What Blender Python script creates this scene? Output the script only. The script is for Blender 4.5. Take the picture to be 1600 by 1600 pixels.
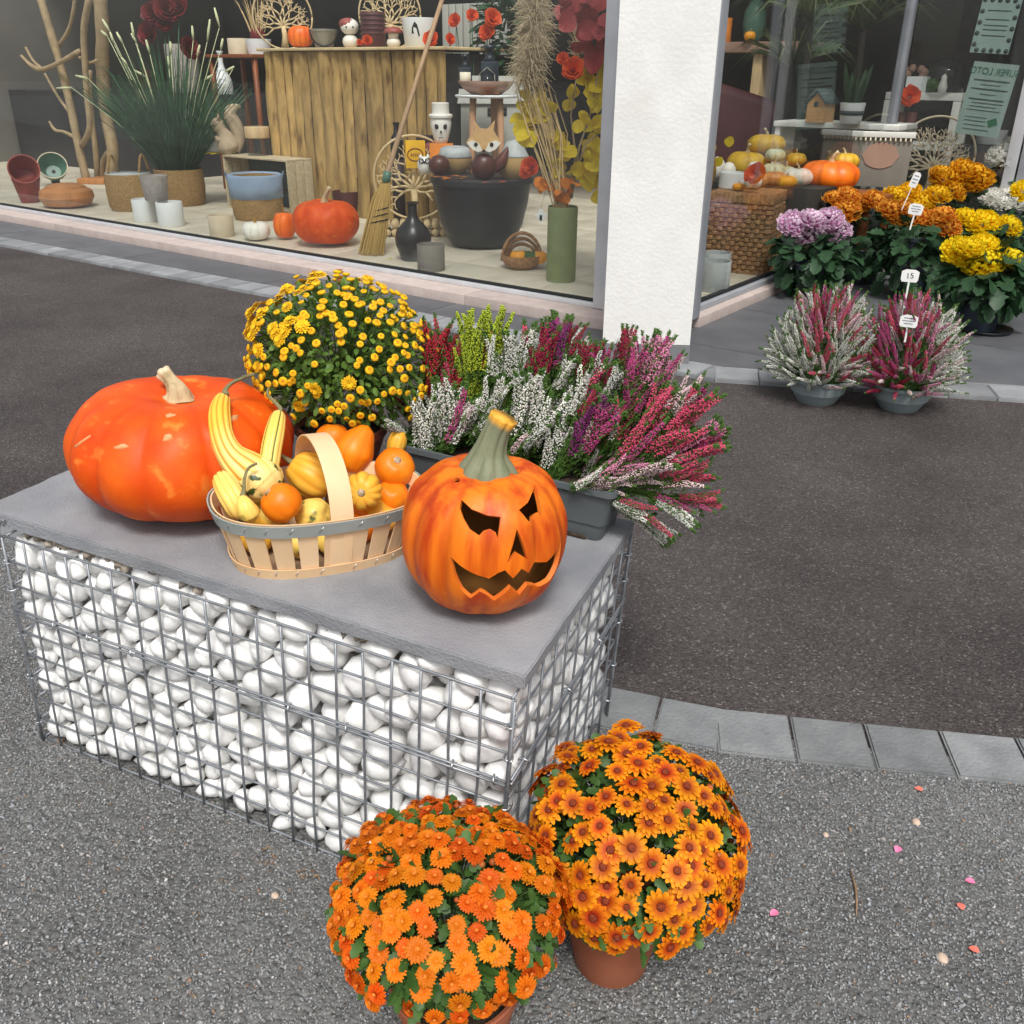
import bpy, bmesh, math, random
import numpy as np
from mathutils import Vector, Matrix, Euler, noise
random.seed(7); np.random.seed(7)
for o in list(bpy.data.objects): bpy.data.objects.remove(o)
scene = bpy.context.scene
COL = scene.collection
PI = math.pi
# ------------------------------------------------------------------ camera
F, YAW, PIT, ROL = 1450.0, -0.39905, 0.44154, 0.00941      # focal length in px of the 1600 px frame
CAMP = Vector((0.44882, -1.01044, 1.27867))
_f = Vector((math.sin(YAW)*math.cos(PIT), math.cos(YAW)*math.cos(PIT), -math.sin(PIT)))
_r = Vector((math.cos(YAW), -math.sin(YAW), 0)); _u = _r.cross(_f)
CR = _r*math.cos(ROL) + _u*math.sin(ROL); CU = -_r*math.sin(ROL) + _u*math.cos(ROL); CF = _f
cam_d = bpy.data.cameras.new('camera'); cam = bpy.data.objects.new('camera', cam_d); COL.objects.link(cam)
cam.matrix_world = Matrix(((CR.x, CU.x, -CF.x, CAMP.x), (CR.y, CU.y, -CF.y, CAMP.y), (CR.z, CU.z, -CF.z, CAMP.z), (0, 0, 0, 1)))
cam_d.sensor_width = 36; cam_d.lens = 36*F/1600; cam_d.clip_start = .02; cam_d.clip_end = 500
scene.camera = cam
# ------------------------------------------------------------------ sky, sun, exposure (bright overcast day)
SUN_EL, SUN_AZ = math.radians(56), math.radians(152)         # sun behind the camera, veiled by cloud
world = bpy.data.worlds.new('World'); scene.world = world; world.use_nodes = True
wn = world.node_tree; wn.nodes.clear()
sky = wn.nodes.new('ShaderNodeTexSky'); sky.sky_type = 'NISHITA'; sky.sun_disc = False
sky.sun_elevation = SUN_EL; sky.sun_rotation = SUN_AZ; sky.dust_density = 4; sky.air_density = 1.2; sky.ozone_density = .6
hs = wn.nodes.new('ShaderNodeHueSaturation'); hs.inputs['Saturation'].default_value = .32
bg = wn.nodes.new('ShaderNodeBackground'); bg.inputs['Strength'].default_value = .10
wo = wn.nodes.new('ShaderNodeOutputWorld')
wn.links.new(sky.outputs[0], hs.inputs['Color']); wn.links.new(hs.outputs[0], bg.inputs['Color']); wn.links.new(bg.outputs[0], wo.inputs['Surface'])
sun_d = bpy.data.lights.new('sun', 'SUN'); sun_d.energy = 1.5; sun_d.angle = math.radians(14); sun_d.color = (1, .98, .95)
sun = bpy.data.objects.new('sun', sun_d); COL.objects.link(sun)
sdir = Vector((math.sin(SUN_AZ)*math.cos(SUN_EL), math.cos(SUN_AZ)*math.cos(SUN_EL), math.sin(SUN_EL)))
sun.rotation_euler = sdir.to_track_quat('Z', 'Y').to_euler()
vs = scene.view_settings; vs.view_transform = 'Standard'; vs.look = 'None'; vs.exposure = 0.75; vs.gamma = 1
scene.render.engine = 'CYCLES'
scene.cycles.max_bounces = 8; scene.cycles.transparent_max_bounces = 12

# ------------------------------------------------------------------ places: the ground, the slab's tilted top, the shop's own axes
GM = Matrix.Rotation(0.05899, 4, 'Y') @ Matrix.Rotation(-0.00285, 4, 'X')      # the gabion leans with the sloping ground
GI = GM.inverted()
TH = math.radians(-13.4)
A = Vector((math.cos(TH), math.sin(TH), 0)); B = Vector((-A.y, A.x, 0))         # along the shop front, into the shop
def st(s, t, z=0): return A*s + B*t + Vector((0, 0, z))
def ray(px, py): return (CR*((px-800)/F) - CU*((py-800)/F) + CF)
def floor(px, py, z=0):
    d = ray(px, py); return CAMP + d*((z-CAMP.z)/d.z)
def atT(px, py, t):                                   # on the upright plane t = const of the shop
    d = ray(px, py); return CAMP + d*((t-B.dot(CAMP))/B.dot(d))
def above(P, px, py):                                 # on the upright plane through P that faces the camera
    n = Vector((CF.x, CF.y, 0)); d = ray(px, py); return CAMP + d*(n.dot(P-CAMP)/n.dot(d))
def mpp(P): return (P-CAMP).dot(CF)/F                 # metres per pixel at P
SLAB = .505
def sl(px, py, h=0):                                  # on the slab's top (or h above it)
    c = GI @ CAMP; d = GI.to_3x3() @ ray(px, py); return GM @ (c + d*((SLAB+h-c.z)/d.z))
def smooth(a, b, x):
    u = min(1, max(0, (x-a)/(b-a))); return u*u*(3-2*u)
def gz(x, y):                                         # ground height: it rises to the left along the gabion
    k = .12; sp = lambda u: k*math.log(1+math.exp(min(40, u/k)))
    return (.059*(sp(-x)-sp(-x-1.25)) - .006)*(1-smooth(.7, 2.0, y))
def gnd(px, py):
    P = floor(px, py, 0)
    for _ in range(8): P = floor(px, py, gz(P.x, P.y))
    return P

# ------------------------------------------------------------------ materials
MATS = {}
def nd(nt, typ, **kw):
    n = nt.nodes.new(typ)
    for k, v in kw.items():
        if k in n.inputs: n.inputs[k].default_value = v
        else: setattr(n, k, v)
    return n
def mat(name, c, r=.6, c2=None, sc=8, det=4, lo=.35, hi=.65, bump=0, bsc=60, metal=0, spec=.4, rnd=0, attr=None, ac=None, sub=0, coat=0, stretch=None, c3=None, sc3=3, lo3=.6, hi3=.66, rr=0, hue=0, trl=0):
    """principled material: noise between c and c2, patches of c3, attribute mix towards ac, noise bump, value varied per object by rnd"""
    m = bpy.data.materials.new(name); m.use_nodes = True; nt = m.node_tree; L = nt.links.new
    p = nt.nodes['Principled BSDF']; p.inputs['Roughness'].default_value = r; p.inputs['Metallic'].default_value = metal
    p.inputs['Specular IOR Level'].default_value = spec
    if coat: p.inputs['Coat Weight'].default_value = coat; p.inputs['Coat Roughness'].default_value = .15
    if sub: p.inputs['Subsurface Weight'].default_value = sub; p.inputs['Subsurface Radius'].default_value = (.01, .006, .004); p.inputs['Subsurface Scale'].default_value = .5
    tc = nd(nt, 'ShaderNodeTexCoord'); co = tc.outputs['Object']
    if stretch:
        mp = nd(nt, 'ShaderNodeMapping'); mp.inputs['Scale'].default_value = stretch; L(co, mp.inputs['Vector']); co = mp.outputs[0]
    oi = None
    if rnd or hue or rr: oi = nd(nt, 'ShaderNodeObjectInfo')
    def nz(scale, d=4):
        n = nd(nt, 'ShaderNodeTexNoise', Scale=scale, Detail=d); n.noise_dimensions = '4D' if oi else '3D'; L(co, n.inputs['Vector'])
        if oi:
            w = nd(nt, 'ShaderNodeMath', operation='MULTIPLY'); w.inputs[1].default_value = 37; L(oi.outputs['Random'], w.inputs[0]); L(w.outputs[0], n.inputs['W'])
        return n
    def ramp(src, a, b):
        q = nd(nt, 'ShaderNodeMapRange'); q.inputs['From Min'].default_value = a; q.inputs['From Max'].default_value = b; L(src, q.inputs['Value']); return q.outputs[0]
    def mix(f, x, y):
        q = nd(nt, 'ShaderNodeMix', data_type='RGBA')
        if hasattr(f, 'node'): L(f, q.inputs[0])
        else: q.inputs[0].default_value = f
        for s, v in ((6, x), (7, y)):
            if hasattr(v, 'node'): L(v, q.inputs[s])
            else: q.inputs[s].default_value = (*v, 1)
        return q.outputs[2]
    col = c
    if c2: col = mix(ramp(nz(sc, det).outputs[0], lo, hi), c, c2)
    if c3: col = mix(ramp(nz(sc3, 5).outputs[0], lo3, hi3), col, c3)
    if attr:
        at = nd(nt, 'ShaderNodeAttribute', attribute_name=attr); col = mix(at.outputs['Fac'], col, ac)
    if rnd or hue:
        if not hasattr(col, 'node'): col = mix(0.0, col, col)
        h = nd(nt, 'ShaderNodeHueSaturation'); L(col, h.inputs['Color'])
        if rnd: L(rs(nt, oi, 1-rnd, 1+rnd), h.inputs['Value'])
        if hue: L(rs(nt, oi, .5-hue, .5+hue, 7.31), h.inputs['Hue'])
        col = h.outputs[0]
    if hasattr(col, 'node'): L(col, p.inputs['Base Color'])
    else: p.inputs['Base Color'].default_value = (*col, 1)
    if bump:
        b = nd(nt, 'ShaderNodeBump', Strength=bump, Distance=.01); L(nz(bsc, 4).outputs[0], b.inputs['Height']); L(b.outputs[0], p.inputs['Normal'])
    if trl:
        t = nd(nt, 'ShaderNodeBsdfTranslucent'); ms = nd(nt, 'ShaderNodeMixShader'); ms.inputs[0].default_value = trl
        if hasattr(col, 'node'): L(col, t.inputs['Color'])
        else: t.inputs['Color'].default_value = (*col, 1)
        L(p.outputs[0], ms.inputs[1]); L(t.outputs[0], ms.inputs[2]); L(ms.outputs[0], nt.nodes['Material Output'].inputs['Surface'])
    MATS[name] = m; return m
def rs(nt, oi, a, b, mul=1.0):
    w = nd(nt, 'ShaderNodeMath', operation='MULTIPLY'); w.inputs[1].default_value = mul; nt.links.new(oi.outputs['Random'], w.inputs[0])
    fr = nd(nt, 'ShaderNodeMath', operation='FRACT'); nt.links.new(w.outputs[0], fr.inputs[0])
    q = nd(nt, 'ShaderNodeMapRange'); q.inputs['To Min'].default_value = a; q.inputs['To Max'].default_value = b
    nt.links.new(fr.outputs[0], q.inputs['Value']); return q.outputs[0]
def m(x): return MATS[x] if isinstance(x, str) else x

# ------------------------------------------------------------------ mesh building
class MB:
    def __init__(s): s.v = []; s.f = []; s.mi = []; s.cur = 0; s.at = None
    def add(s, vs, fs):
        n = len(s.v); s.v += [tuple(v) for v in vs]; s.f += [tuple(i+n for i in f) for f in fs]; s.mi += [s.cur]*len(fs); return s
    def box(s, c, d, M=None, bev=0):
        x, y, z = d[0]/2, d[1]/2, d[2]/2
        if bev:
            bm = bmesh.new(); bmesh.ops.create_cube(bm, size=1)
            for v in bm.verts: v.co = Vector((v.co.x*d[0], v.co.y*d[1], v.co.z*d[2]))
            bmesh.ops.bevel(bm, geom=bm.edges[:], offset=bev, segments=2, affect='EDGES', profile=.6)
            vs = [v.co.copy() for v in bm.verts]; bm.verts.index_update(); fs = [[v.index for v in f.verts] for f in bm.faces]; bm.free()
        else:
            vs = [Vector((sx*x, sy*y, sz*z)) for sx in (-1, 1) for sy in (-1, 1) for sz in (-1, 1)]
            fs = [(0, 1, 3, 2), (4, 6, 7, 5), (0, 4, 5, 1), (2, 3, 7, 6), (0, 2, 6, 4), (1, 5, 7, 3)]
        c = Vector(c)
        return s.add([(M @ v if M else v) + c for v in vs], fs)
    def tube(s, pts, rad, seg=8, cap=True, flat=None):
        pts = [Vector(p) for p in pts]; n = len(pts)
        if not hasattr(rad, '__len__'): rad = [rad]*n
        t0 = (pts[1]-pts[0]).normalized(); up = Vector((0, 0, 1)) if abs(t0.z) < .9 else Vector((1, 0, 0))
        x = t0.cross(up).normalized(); vs = []
        for i in range(n):
            t = (pts[min(i+1, n-1)]-pts[max(i-1, 0)]).normalized(); x = (x - t*x.dot(t)).normalized(); y = t.cross(x)
            for k in range(seg):
                a = 2*PI*k/seg; vs.append(pts[i] + (x*math.cos(a) + y*math.sin(a)*(flat or 1))*rad[i])
        fs = [(i*seg+k, i*seg+(k+1) % seg, (i+1)*seg+(k+1) % seg, (i+1)*seg+k) for i in range(n-1) for k in range(seg)]
        if cap: fs += [tuple(range(seg))[::-1], tuple((n-1)*seg+k for k in range(seg))]
        return s.add(vs, fs)
    def lathe(s, prof, seg=32, c=(0, 0, 0), M=None, fn=None, closed=False):
        c = Vector(c); vs = []; n = len(prof)
        for (r, z) in prof:
            for k in range(seg):
                a = 2*PI*k/seg; rr = fn(a, r, z) if fn else r
                v = Vector((rr*math.cos(a), rr*math.sin(a), z)); vs.append((M @ v if M else v) + c)
        fs = [(i*seg+k, i*seg+(k+1) % seg, (i+1)*seg+(k+1) % seg, (i+1)*seg+k) for i in range(n-1 if not closed else n) for k in range(seg)] if not closed else \
             [(i*seg+k, i*seg+(k+1) % seg, ((i+1) % n)*seg+(k+1) % seg, ((i+1) % n)*seg+k) for i in range(n) for k in range(seg)]
        if not closed:
            if prof[0][0] > 1e-4: fs.append(tuple(range(seg))[::-1])
            if prof[-1][0] > 1e-4: fs.append(tuple((n-1)*seg+k for k in range(seg)))
        return s.add(vs, fs)
    def prism(s, poly, z0, z1, M=None):                # poly: (x, y) list
        n = len(poly); vs = [Vector((x, y, z0)) for x, y in poly] + [Vector((x, y, z1)) for x, y in poly]
        if M: vs = [M @ v for v in vs]
        fs = [tuple(range(n))[::-1], tuple(range(n, 2*n))] + [(i, (i+1) % n, n+(i+1) % n, n+i) for i in range(n)]
        return s.add(vs, fs)
    def mesh(s, name, mats, smooth_=True, auto=None):
        me = bpy.data.meshes.new(name); me.from_pydata(s.v, [], s.f)
        for q in (mats if isinstance(mats, (list, tuple)) else [mats]): me.materials.append(m(q))
        if s.cur or any(s.mi): me.polygons.foreach_set('material_index', s.mi)
        if smooth_: me.polygons.foreach_set('use_smooth', [True]*len(me.polygons))
        if s.at is not None:
            a = me.attributes.new('fac', 'FLOAT', 'POINT'); a.data.foreach_set('value', s.at)
        me.validate(); me.update()
        if smooth_ and auto is not None: sharp(me, auto)
        return me
    def build(s, name, mats, parent=None, smooth_=True, auto=None, kind=None):
        return link(name, s.mesh(name, mats, smooth_, auto), parent, kind=kind)
def sharp(me, ang):
    bm = bmesh.new(); bm.from_mesh(me)
    for e in bm.edges:
        if len(e.link_faces) == 2 and e.calc_face_angle(0) > ang: e.smooth = False
    bm.to_mesh(me); bm.free()
def link(name, data, parent=None, mw=None, kind=None):
    o = bpy.data.objects.new(name, data); COL.objects.link(o)
    if parent: o.parent = parent
    if mw is not None: o.matrix_basis = mw
    if kind: o['kind'] = kind
    return o
def thing(name, label, cat, loc=(0, 0, 0), rot=None, group=None, data=None):
    o = bpy.data.objects.new(name, data); COL.objects.link(o)
    o.matrix_basis = Matrix.Translation(loc) @ (rot.to_4x4() if rot is not None else Matrix())
    o['label'] = label; o['category'] = cat
    if group: o['group'] = group
    return o
def struct(o): o['kind'] = 'structure'; return o
RZ = lambda a: Matrix.Rotation(a, 4, 'Z'); RX = lambda a: Matrix.Rotation(a, 4, 'X'); RY = lambda a: Matrix.Rotation(a, 4, 'Y')
T = lambda *a: Matrix.Translation(a if len(a) == 3 else a[0])
SHOPR = Matrix.Rotation(TH, 4, 'Z')
def face_cam(P): return math.atan2((CAMP-P).y, (CAMP-P).x)     # azimuth from P to the camera
def look(d, roll=0.0):                                          # +Z of the object along d
    d = Vector(d).normalized(); return d.to_track_quat('Z', 'Y').to_matrix().to_4x4() @ RZ(roll)
def bez(a, b, c, n=8):
    a, b, c = Vector(a), Vector(b), Vector(c); return [a*(1-u)**2 + b*2*u*(1-u) + c*u*u for u in [i/n for i in range(n+1)]]
# ================================================================== ground, kerbs, terrace
def vor_ground(name, base, c2, c3, sc, bump, spec=.3, patch=None):
    m_ = bpy.data.materials.new(name); m_.use_nodes = True; nt = m_.node_tree; L = nt.links.new; p = nt.nodes['Principled BSDF']
    p.inputs['Roughness'].default_value = .82; p.inputs['Specular IOR Level'].default_value = spec
    tc = nd(nt, 'ShaderNodeTexCoord'); co = tc.outputs['Object']
    v = nd(nt, 'ShaderNodeTexVoronoi', Scale=sc); L(co, v.inputs['Vector'])
    v2 = nd(nt, 'ShaderNodeTexVoronoi', Scale=sc*.55); L(co, v2.inputs['Vector'])
    sep = nd(nt, 'ShaderNodeSeparateColor'); L(v.outputs['Color'], sep.inputs[0])
    r = nd(nt, 'ShaderNodeValToRGB'); e = r.color_ramp.elements; e[0].position = 0; e[0].color = (*base, 1); e[1].position = .93; e[1].color = (*c2, 1)
    q = e.new(.985); q.color = (*c3, 1); L(sep.outputs[0], r.inputs[0])
    n = nd(nt, 'ShaderNodeTexNoise', Scale=1.3, Detail=8, Roughness=.62); L(co, n.inputs['Vector'])
    mr = nd(nt, 'ShaderNodeMapRange'); mr.inputs['From Min'].default_value = .3; mr.inputs['From Max'].default_value = .7; mr.inputs['To Min'].default_value = .66; mr.inputs['To Max'].default_value = 1.38; L(n.outputs[0], mr.inputs['Value'])
    h = nd(nt, 'ShaderNodeHueSaturation'); L(r.outputs[0], h.inputs['Color']); L(mr.outputs[0], h.inputs['Value']); L(h.outputs[0], p.inputs['Base Color'])
    ad = nd(nt, 'ShaderNodeMath', operation='ADD'); L(v.outputs['Distance'], ad.inputs[0]); L(v2.outputs['Distance'], ad.inputs[1])
    iv = nd(nt, 'ShaderNodeMath', operation='MULTIPLY'); iv.inputs[1].default_value = -1; L(ad.outputs[0], iv.inputs[0])
    b = nd(nt, 'ShaderNodeBump', Strength=bump, Distance=.004); L(iv.outputs[0], b.inputs['Height']); L(b.outputs[0], p.inputs['Normal'])
    MATS[name] = m_; return m_
vor_ground('asphalt', (.038, .031, .030), (.085, .072, .068), (.17, .155, .145), 210, .9)
vor_ground('gravel_bed', (.085, .085, .082), (.15, .15, .145), (.2, .2, .19), 150, 1.0)
mat('kerb', (.148, .154, .156), .8, (.215, .221, .222), 11, det=7, bump=.5, bsc=110, rnd=.14, c3=(.10, .10, .095), sc3=5, lo3=.58, hi3=.85)
mat('light_kerb', (.19, .198, .205), .8, (.26, .268, .275), 7, det=6, bump=.3, bsc=140, rnd=.2, c3=(.14, .14, .14), sc3=4, lo3=.6, hi3=.8)
mat('dark_tile', (.085, .088, .096), .5, (.115, .118, .126), 5, bump=.05, bsc=90, rnd=.1, spec=.5)
mat('grout', (.30, .295, .285), .9, bump=.2, bsc=200)

def axis(lo, hi, step, far):
    a = list(np.arange(lo, hi+1e-6, step)); d = step; x = lo
    pre = []
    while x > -far: d *= 1.6; x -= d; pre.append(x)
    post = []; d = step; x = hi
    while x < far: d *= 1.6; x += d; post.append(x)
    return pre[::-1] + a + post
def grid(name, xs, ys, fz, mt, fy=None):
    b = MB(); nx, ny = len(xs), len(ys)
    for y in ys:
        for x in xs:
            yy = fy(x, y) if fy else y; b.v.append((x, yy, fz(x, yy)))
    b.f = [(j*nx+i, j*nx+i+1, (j+1)*nx+i+1, (j+1)*nx+i) for j in range(ny-1) for i in range(nx-1)]; b.mi = [0]*len(b.f)
    return struct(b.build(name, mt))
grid('asphalt', axis(-3, 2.5, .1, 90), axis(-1.5, 4, .1, 90), gz, 'asphalt')
KL = [(-60, .62), (-2.2, .66), (-.05, .615), (.25, .648), (2.4, 1.20), (60, 16)]
def kerb_y(x):
    for (x0, y0), (x1, y1) in zip(KL, KL[1:]):
        if x <= x1: return y0 + (y1-y0)*(x-x0)/(x1-x0)
    return KL[-1][1]
vv = [1-.0]; step = .06; u = 0; ulist = [0]
while u < 60: u += step; step *= 1.09; ulist.append(u)
grid('gravel', axis(-2.5, 2.4, .07, 50), ulist, lambda x, y: gz(x, y)+.004, 'gravel_bed', fy=lambda x, u: kerb_y(x)-u)

# loose stone chips bound into the gravel surface: one uncountable mass of real little stones
def chips():
    rg = np.random.default_rng(3); n = 205000
    x = rg.uniform(-1.9, 1.75, n); y = rg.uniform(-.95, .95, n)
    ky = np.interp(x, [k[0] for k in KL], [k[1] for k in KL]) - .066
    ok = (y < ky) & ~((x > -.985) & (x < -.015) & (y > .012) & (y < .58))
    cz = CAMP
    d = np.stack([x-cz.x, y-cz.y, 0*x-cz.z], 1); w = d @ np.array(CF); X = 800+F*(d @ np.array(CR))/w; Y = 800-F*(d @ np.array(CU))/w
    ok &= (X > -260) & (X < 1860) & (Y < 1850)
    x, y = x[ok], y[ok]; n = len(x)
    k = .12; sp = lambda u: k*np.log1p(np.exp(np.minimum(40, u/k)))
    z = .059*(sp(-x)-sp(-x-1.25)) - .006
    u = np.clip((y-.7)/1.3, 0, 1); z = z*(1-u*u*(3-2*u)) + .004
    s = rg.uniform(.0015, .0033, n)*(1+.6*(rg.random(n) > .95))
    O = np.array([[1, 0, 0], [-.3, .9, 0], [-.8, -.6, .1], [.35, -.8, 0], [.1, .05, .75], [0, 0, -.5]])
    a = rg.uniform(0, 2*PI, n); c, sn = np.cos(a), np.sin(a)
    J = O[None] + rg.normal(0, .18, (n, 6, 3)); J *= np.stack([rg.uniform(.8, 1.5, n), rg.uniform(.7, 1.1, n), rg.uniform(.5, 1.1, n)], 1)[:, None]
    V = np.empty_like(J); V[..., 0] = J[..., 0]*c[:, None]-J[..., 1]*sn[:, None]; V[..., 1] = J[..., 0]*sn[:, None]+J[..., 1]*c[:, None]; V[..., 2] = J[..., 2]
    tl = rg.normal(0, .35, (n, 2)); V[..., 2] += V[..., 0]*tl[:, :1] + V[..., 1]*tl[:, 1:]
    V = V*s[:, None, None] + np.stack([x, y, z+.0008], 1)[:, None]
    Fc = np.array([[0, 1, 4], [1, 2, 4], [2, 3, 4], [3, 0, 4], [1, 0, 5], [2, 1, 5], [3, 2, 5], [0, 3, 5]])
    FF = (Fc[None] + 6*np.arange(n)[:, None, None]).reshape(-1, 3)
    me = bpy.data.meshes.new('gravel_chips'); me.vertices.add(6*n); me.vertices.foreach_set('co', V.reshape(-1).astype(np.float32))
    me.loops.add(len(FF)*3); me.polygons.add(len(FF)); me.loops.foreach_set('vertex_index', FF.reshape(-1).astype(np.int32))
    me.polygons.foreach_set('loop_start', np.arange(0, len(FF)*3, 3, dtype=np.int32)); me.update(calc_edges=True)
    g = rg.beta(2.6, 3.0, n)*.27+.125; tint = rg.normal(0, .035, n)
    colr = np.stack([g*(1+tint+.0), g, g*(1-tint*.9+.0)], 1); q = rg.random(n)
    colr[q > .992] = np.array([.55, .53, .49]); colr[q < .018] = np.array([.26, .17, .11])
    at = me.attributes.new('col', 'FLOAT_COLOR', 'POINT'); at.data.foreach_set('color', np.repeat(np.concatenate([colr, np.ones((n, 1))], 1), 6, 0).reshape(-1).astype(np.float32))
    mt = bpy.data.materials.new('stone_chips'); mt.use_nodes = True; nt = mt.node_tree; p = nt.nodes['Principled BSDF']; p.inputs['Roughness'].default_value = .7; p.inputs['Specular IOR Level'].default_value = .35
    t = nd(nt, 'ShaderNodeAttribute', attribute_name='col'); nt.links.new(t.outputs['Color'], p.inputs['Base Color'])
    me.materials.append(mt)
    o = link('gravel_chips', me, kind='stuff'); o['label'] = 'grey stone chips of the gravelly surface in the foreground'; o['category'] = 'gravel'
chips()

def clip(poly, n, d):                                  # keep n.x <= d
    out = []
    for i, p in enumerate(poly):
        q = poly[(i+1) % len(poly)]; a = n[0]*p[0]+n[1]*p[1]-d; c = n[0]*q[0]+n[1]*q[1]-d
        if a <= 0: out.append(p)
        if a*c < 0: u = a/(a-c); out.append((p[0]+(q[0]-p[0])*u, p[1]+(q[1]-p[1])*u))
    return out
def inset(poly, g):
    c = (sum(p[0] for p in poly)/len(poly), sum(p[1] for p in poly)/len(poly)); out = poly
    n = len(poly); ar = sum(poly[i][0]*poly[(i+1) % n][1]-poly[(i+1) % n][0]*poly[i][1] for i in range(n))
    for i in range(n):
        p, q = poly[i], poly[(i+1) % n]; e = (q[0]-p[0], q[1]-p[1]); l = math.hypot(*e)
        if l < 1e-6: continue
        nn = (e[1]/l, -e[0]/l) if ar > 0 else (-e[1]/l, e[0]/l)
        out = clip(out, nn, nn[0]*p[0]+nn[1]*p[1]-g)
        if len(out) < 3: return []
    return out
def slabpoly(name, poly, z0, z1, mt, parent, bev=.003):
    bm = bmesh.new(); vs = [bm.verts.new((x, y, z0)) for x, y in poly]; f = bm.faces.new(vs)
    if f.normal.z < 0 or f.calc_area() < 0: pass
    bm.normal_update()
    if f.normal.z < 0: f.normal_flip()
    r = bmesh.ops.extrude_face_region(bm, geom=[f]); tv = [g for g in r['geom'] if isinstance(g, bmesh.types.BMVert)]
    for v in tv: v.co.z = z1
    bm.faces.remove(f) if f.is_valid else None
    top = [e for e in bm.edges if all(abs(v.co.z-z1) < 1e-6 for v in e.verts)]
    if bev: bmesh.ops.bevel(bm, geom=top, offset=bev, segments=2, affect='EDGES')
    bmesh.ops.recalc_face_normals(bm, faces=bm.faces[:])
    me = bpy.data.meshes.new(name); bm.to_mesh(me); bm.free(); me.materials.append(m(mt)); return link(name, me, parent)
def run_blocks(parent, name, pts, width, length, z, h, mt, gap=.004, jit=.02, fz=None):
    """blocks laid end to end along a polyline that is their right-hand edge; width towards the left"""
    for (x0, y0), (x1, y1) in zip(pts, pts[1:]):
        d = Vector((x1-x0, y1-y0)); l = d.length; d /= l; nrm = Vector((-d.y, d.x)); u = 0
        while u < l-.02:
            ln = min(length*(1+random.uniform(-jit, jit)), l-u)
            if l-u-ln < length*.3: ln = l-u
            p0 = Vector((x0, y0)) + d*(u+gap/2); p1 = Vector((x0, y0)) + d*(u+ln-gap/2)
            k = random.uniform(-.003, .003); poly = [p0+nrm*k, p1+nrm*(k+random.uniform(-.002, .002)), p1+nrm*(width+k), p0+nrm*(width+k)]
            c = (p0+p1)/2+nrm*width/2; zz = (fz(c.x, c.y) if fz else 0)+z+random.uniform(-.0015, .0015)
            o = slabpoly(name, [tuple(p-c) for p in poly], -h, 0, mt, parent, .004)
            sx = ((fz(c.x+.1, c.y)-fz(c.x-.1, c.y))/.2) if fz else 0; sy = ((fz(c.x, c.y+.1)-fz(c.x, c.y-.1))/.2) if fz else 0
            o.matrix_basis = T((c.x, c.y, zz)) @ Vector((-sx, -sy, 1)).to_track_quat('Z', 'X').to_matrix().to_4x4() @ (Vector((-sx, -sy, 1)).to_track_quat('Z', 'X').to_matrix().to_4x4().to_euler().z and RZ(-Vector((-sx, -sy, 1)).to_track_quat('Z', 'X').to_euler().z) or Matrix()) if False else T((c.x, c.y, zz)) @ Matrix(((1, 0, 0, 0), (0, 1, 0, 0), (sx, sy, 1, 0), (0, 0, 0, 1)))
            u += ln
kb = struct(thing('kerb', 'row of grey kerb stones between gravel and dark asphalt', 'kerb')); del kb['category']
run_blocks(kb, 'kerb_stone', [(x, y-.072) for x, y in [(-2.75, .655), (-2.2, .66), (-.05, .615), (.25, .648), (2.4, 1.20)]], .148, .163, .010, .10, 'kerb', gap=.006, jit=.05, fz=gz)
TZ = .022
tk = struct(thing('terrace_kerb', 'light grey kerb blocks along the shop terrace', 'kerb')); del tk['category']
KO = [(-11.0, 5.328), (-.3, 3.145), (5.0, 4.25)]
run_blocks(tk, 'kerb_block', KO, .20, .205, TZ-.003, .10, 'light_kerb', gap=.004)
te = struct(thing('terrace', 'dark grey tiled terrace along the shop front', 'terrace')); del te['category']
def toST(x, y): v = Vector((x, y, 0)); return (A.dot(v), B.dot(v))
kin = []
for (p, q) in zip(KO, KO[1:]):
    d = (Vector(q)-Vector(p)).normalized(); n = Vector((-d.y, d.x)); a0 = Vector(p)+n*.2
    s0, t0 = toST(*a0); s1, t1 = toST(*(a0+d)); e = Vector((s1-s0, t1-t0)); nn = Vector((e.y, -e.x)).normalized(); kin.append(((nn.x, nn.y), nn.x*s0+nn.y*t0))
cells = []
js = [-12.0, -11.0, -10.0] + [A.dot(floor(px, py, TZ)) for px, py in ((80, 356), (260, 392), (475, 430), (713, 474))]
dj = js[-1]-js[-2]
while js[-1] < -1.6: js.append(js[-1]+dj)
cells += [(js[i], js[i+1], 2.3, 3.45) for i in range(len(js)-1) if js[i+1] < -1.3]
s = js[-1] if js[-1] < -1.3 else js[-2]
s_start = [c[1] for c in cells][-1]
for i in range(9):
    for j in range(6):
        cells.append((s_start+i*.9, s_start+(i+1)*.9, 2.3+j*.9+.28, 2.3+(j+1)*.9+.28))
for (sa, sb, ta, tb) in cells:
    poly = [(sa, ta), (sb, ta), (sb, tb), (sa, tb)]
    for nn, dd in kin: poly = clip(poly, nn, dd)
    if len(poly) > 2: poly = inset(poly, .003)
    if len(poly) > 2:
        c = (sum(p[0] for p in poly)/len(poly), sum(p[1] for p in poly)/len(poly))
        o = slabpoly('tile', [(p[0]-c[0], p[1]-c[1]) for p in poly], -.02, 0, 'dark_tile', te, .0015); o.matrix_basis = T(st(c[0], c[1], TZ)) @ SHOPR
gp = [(-13, 2.3), (8, 2.3), (8, 8), (-13, 8)]
for nn, dd in kin: gp = clip(gp, nn, dd)
o = slabpoly('grout', gp, -.06, -.003, 'grout', te, 0); o.matrix_basis = T((0, 0, TZ)) @ SHOPR
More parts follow.
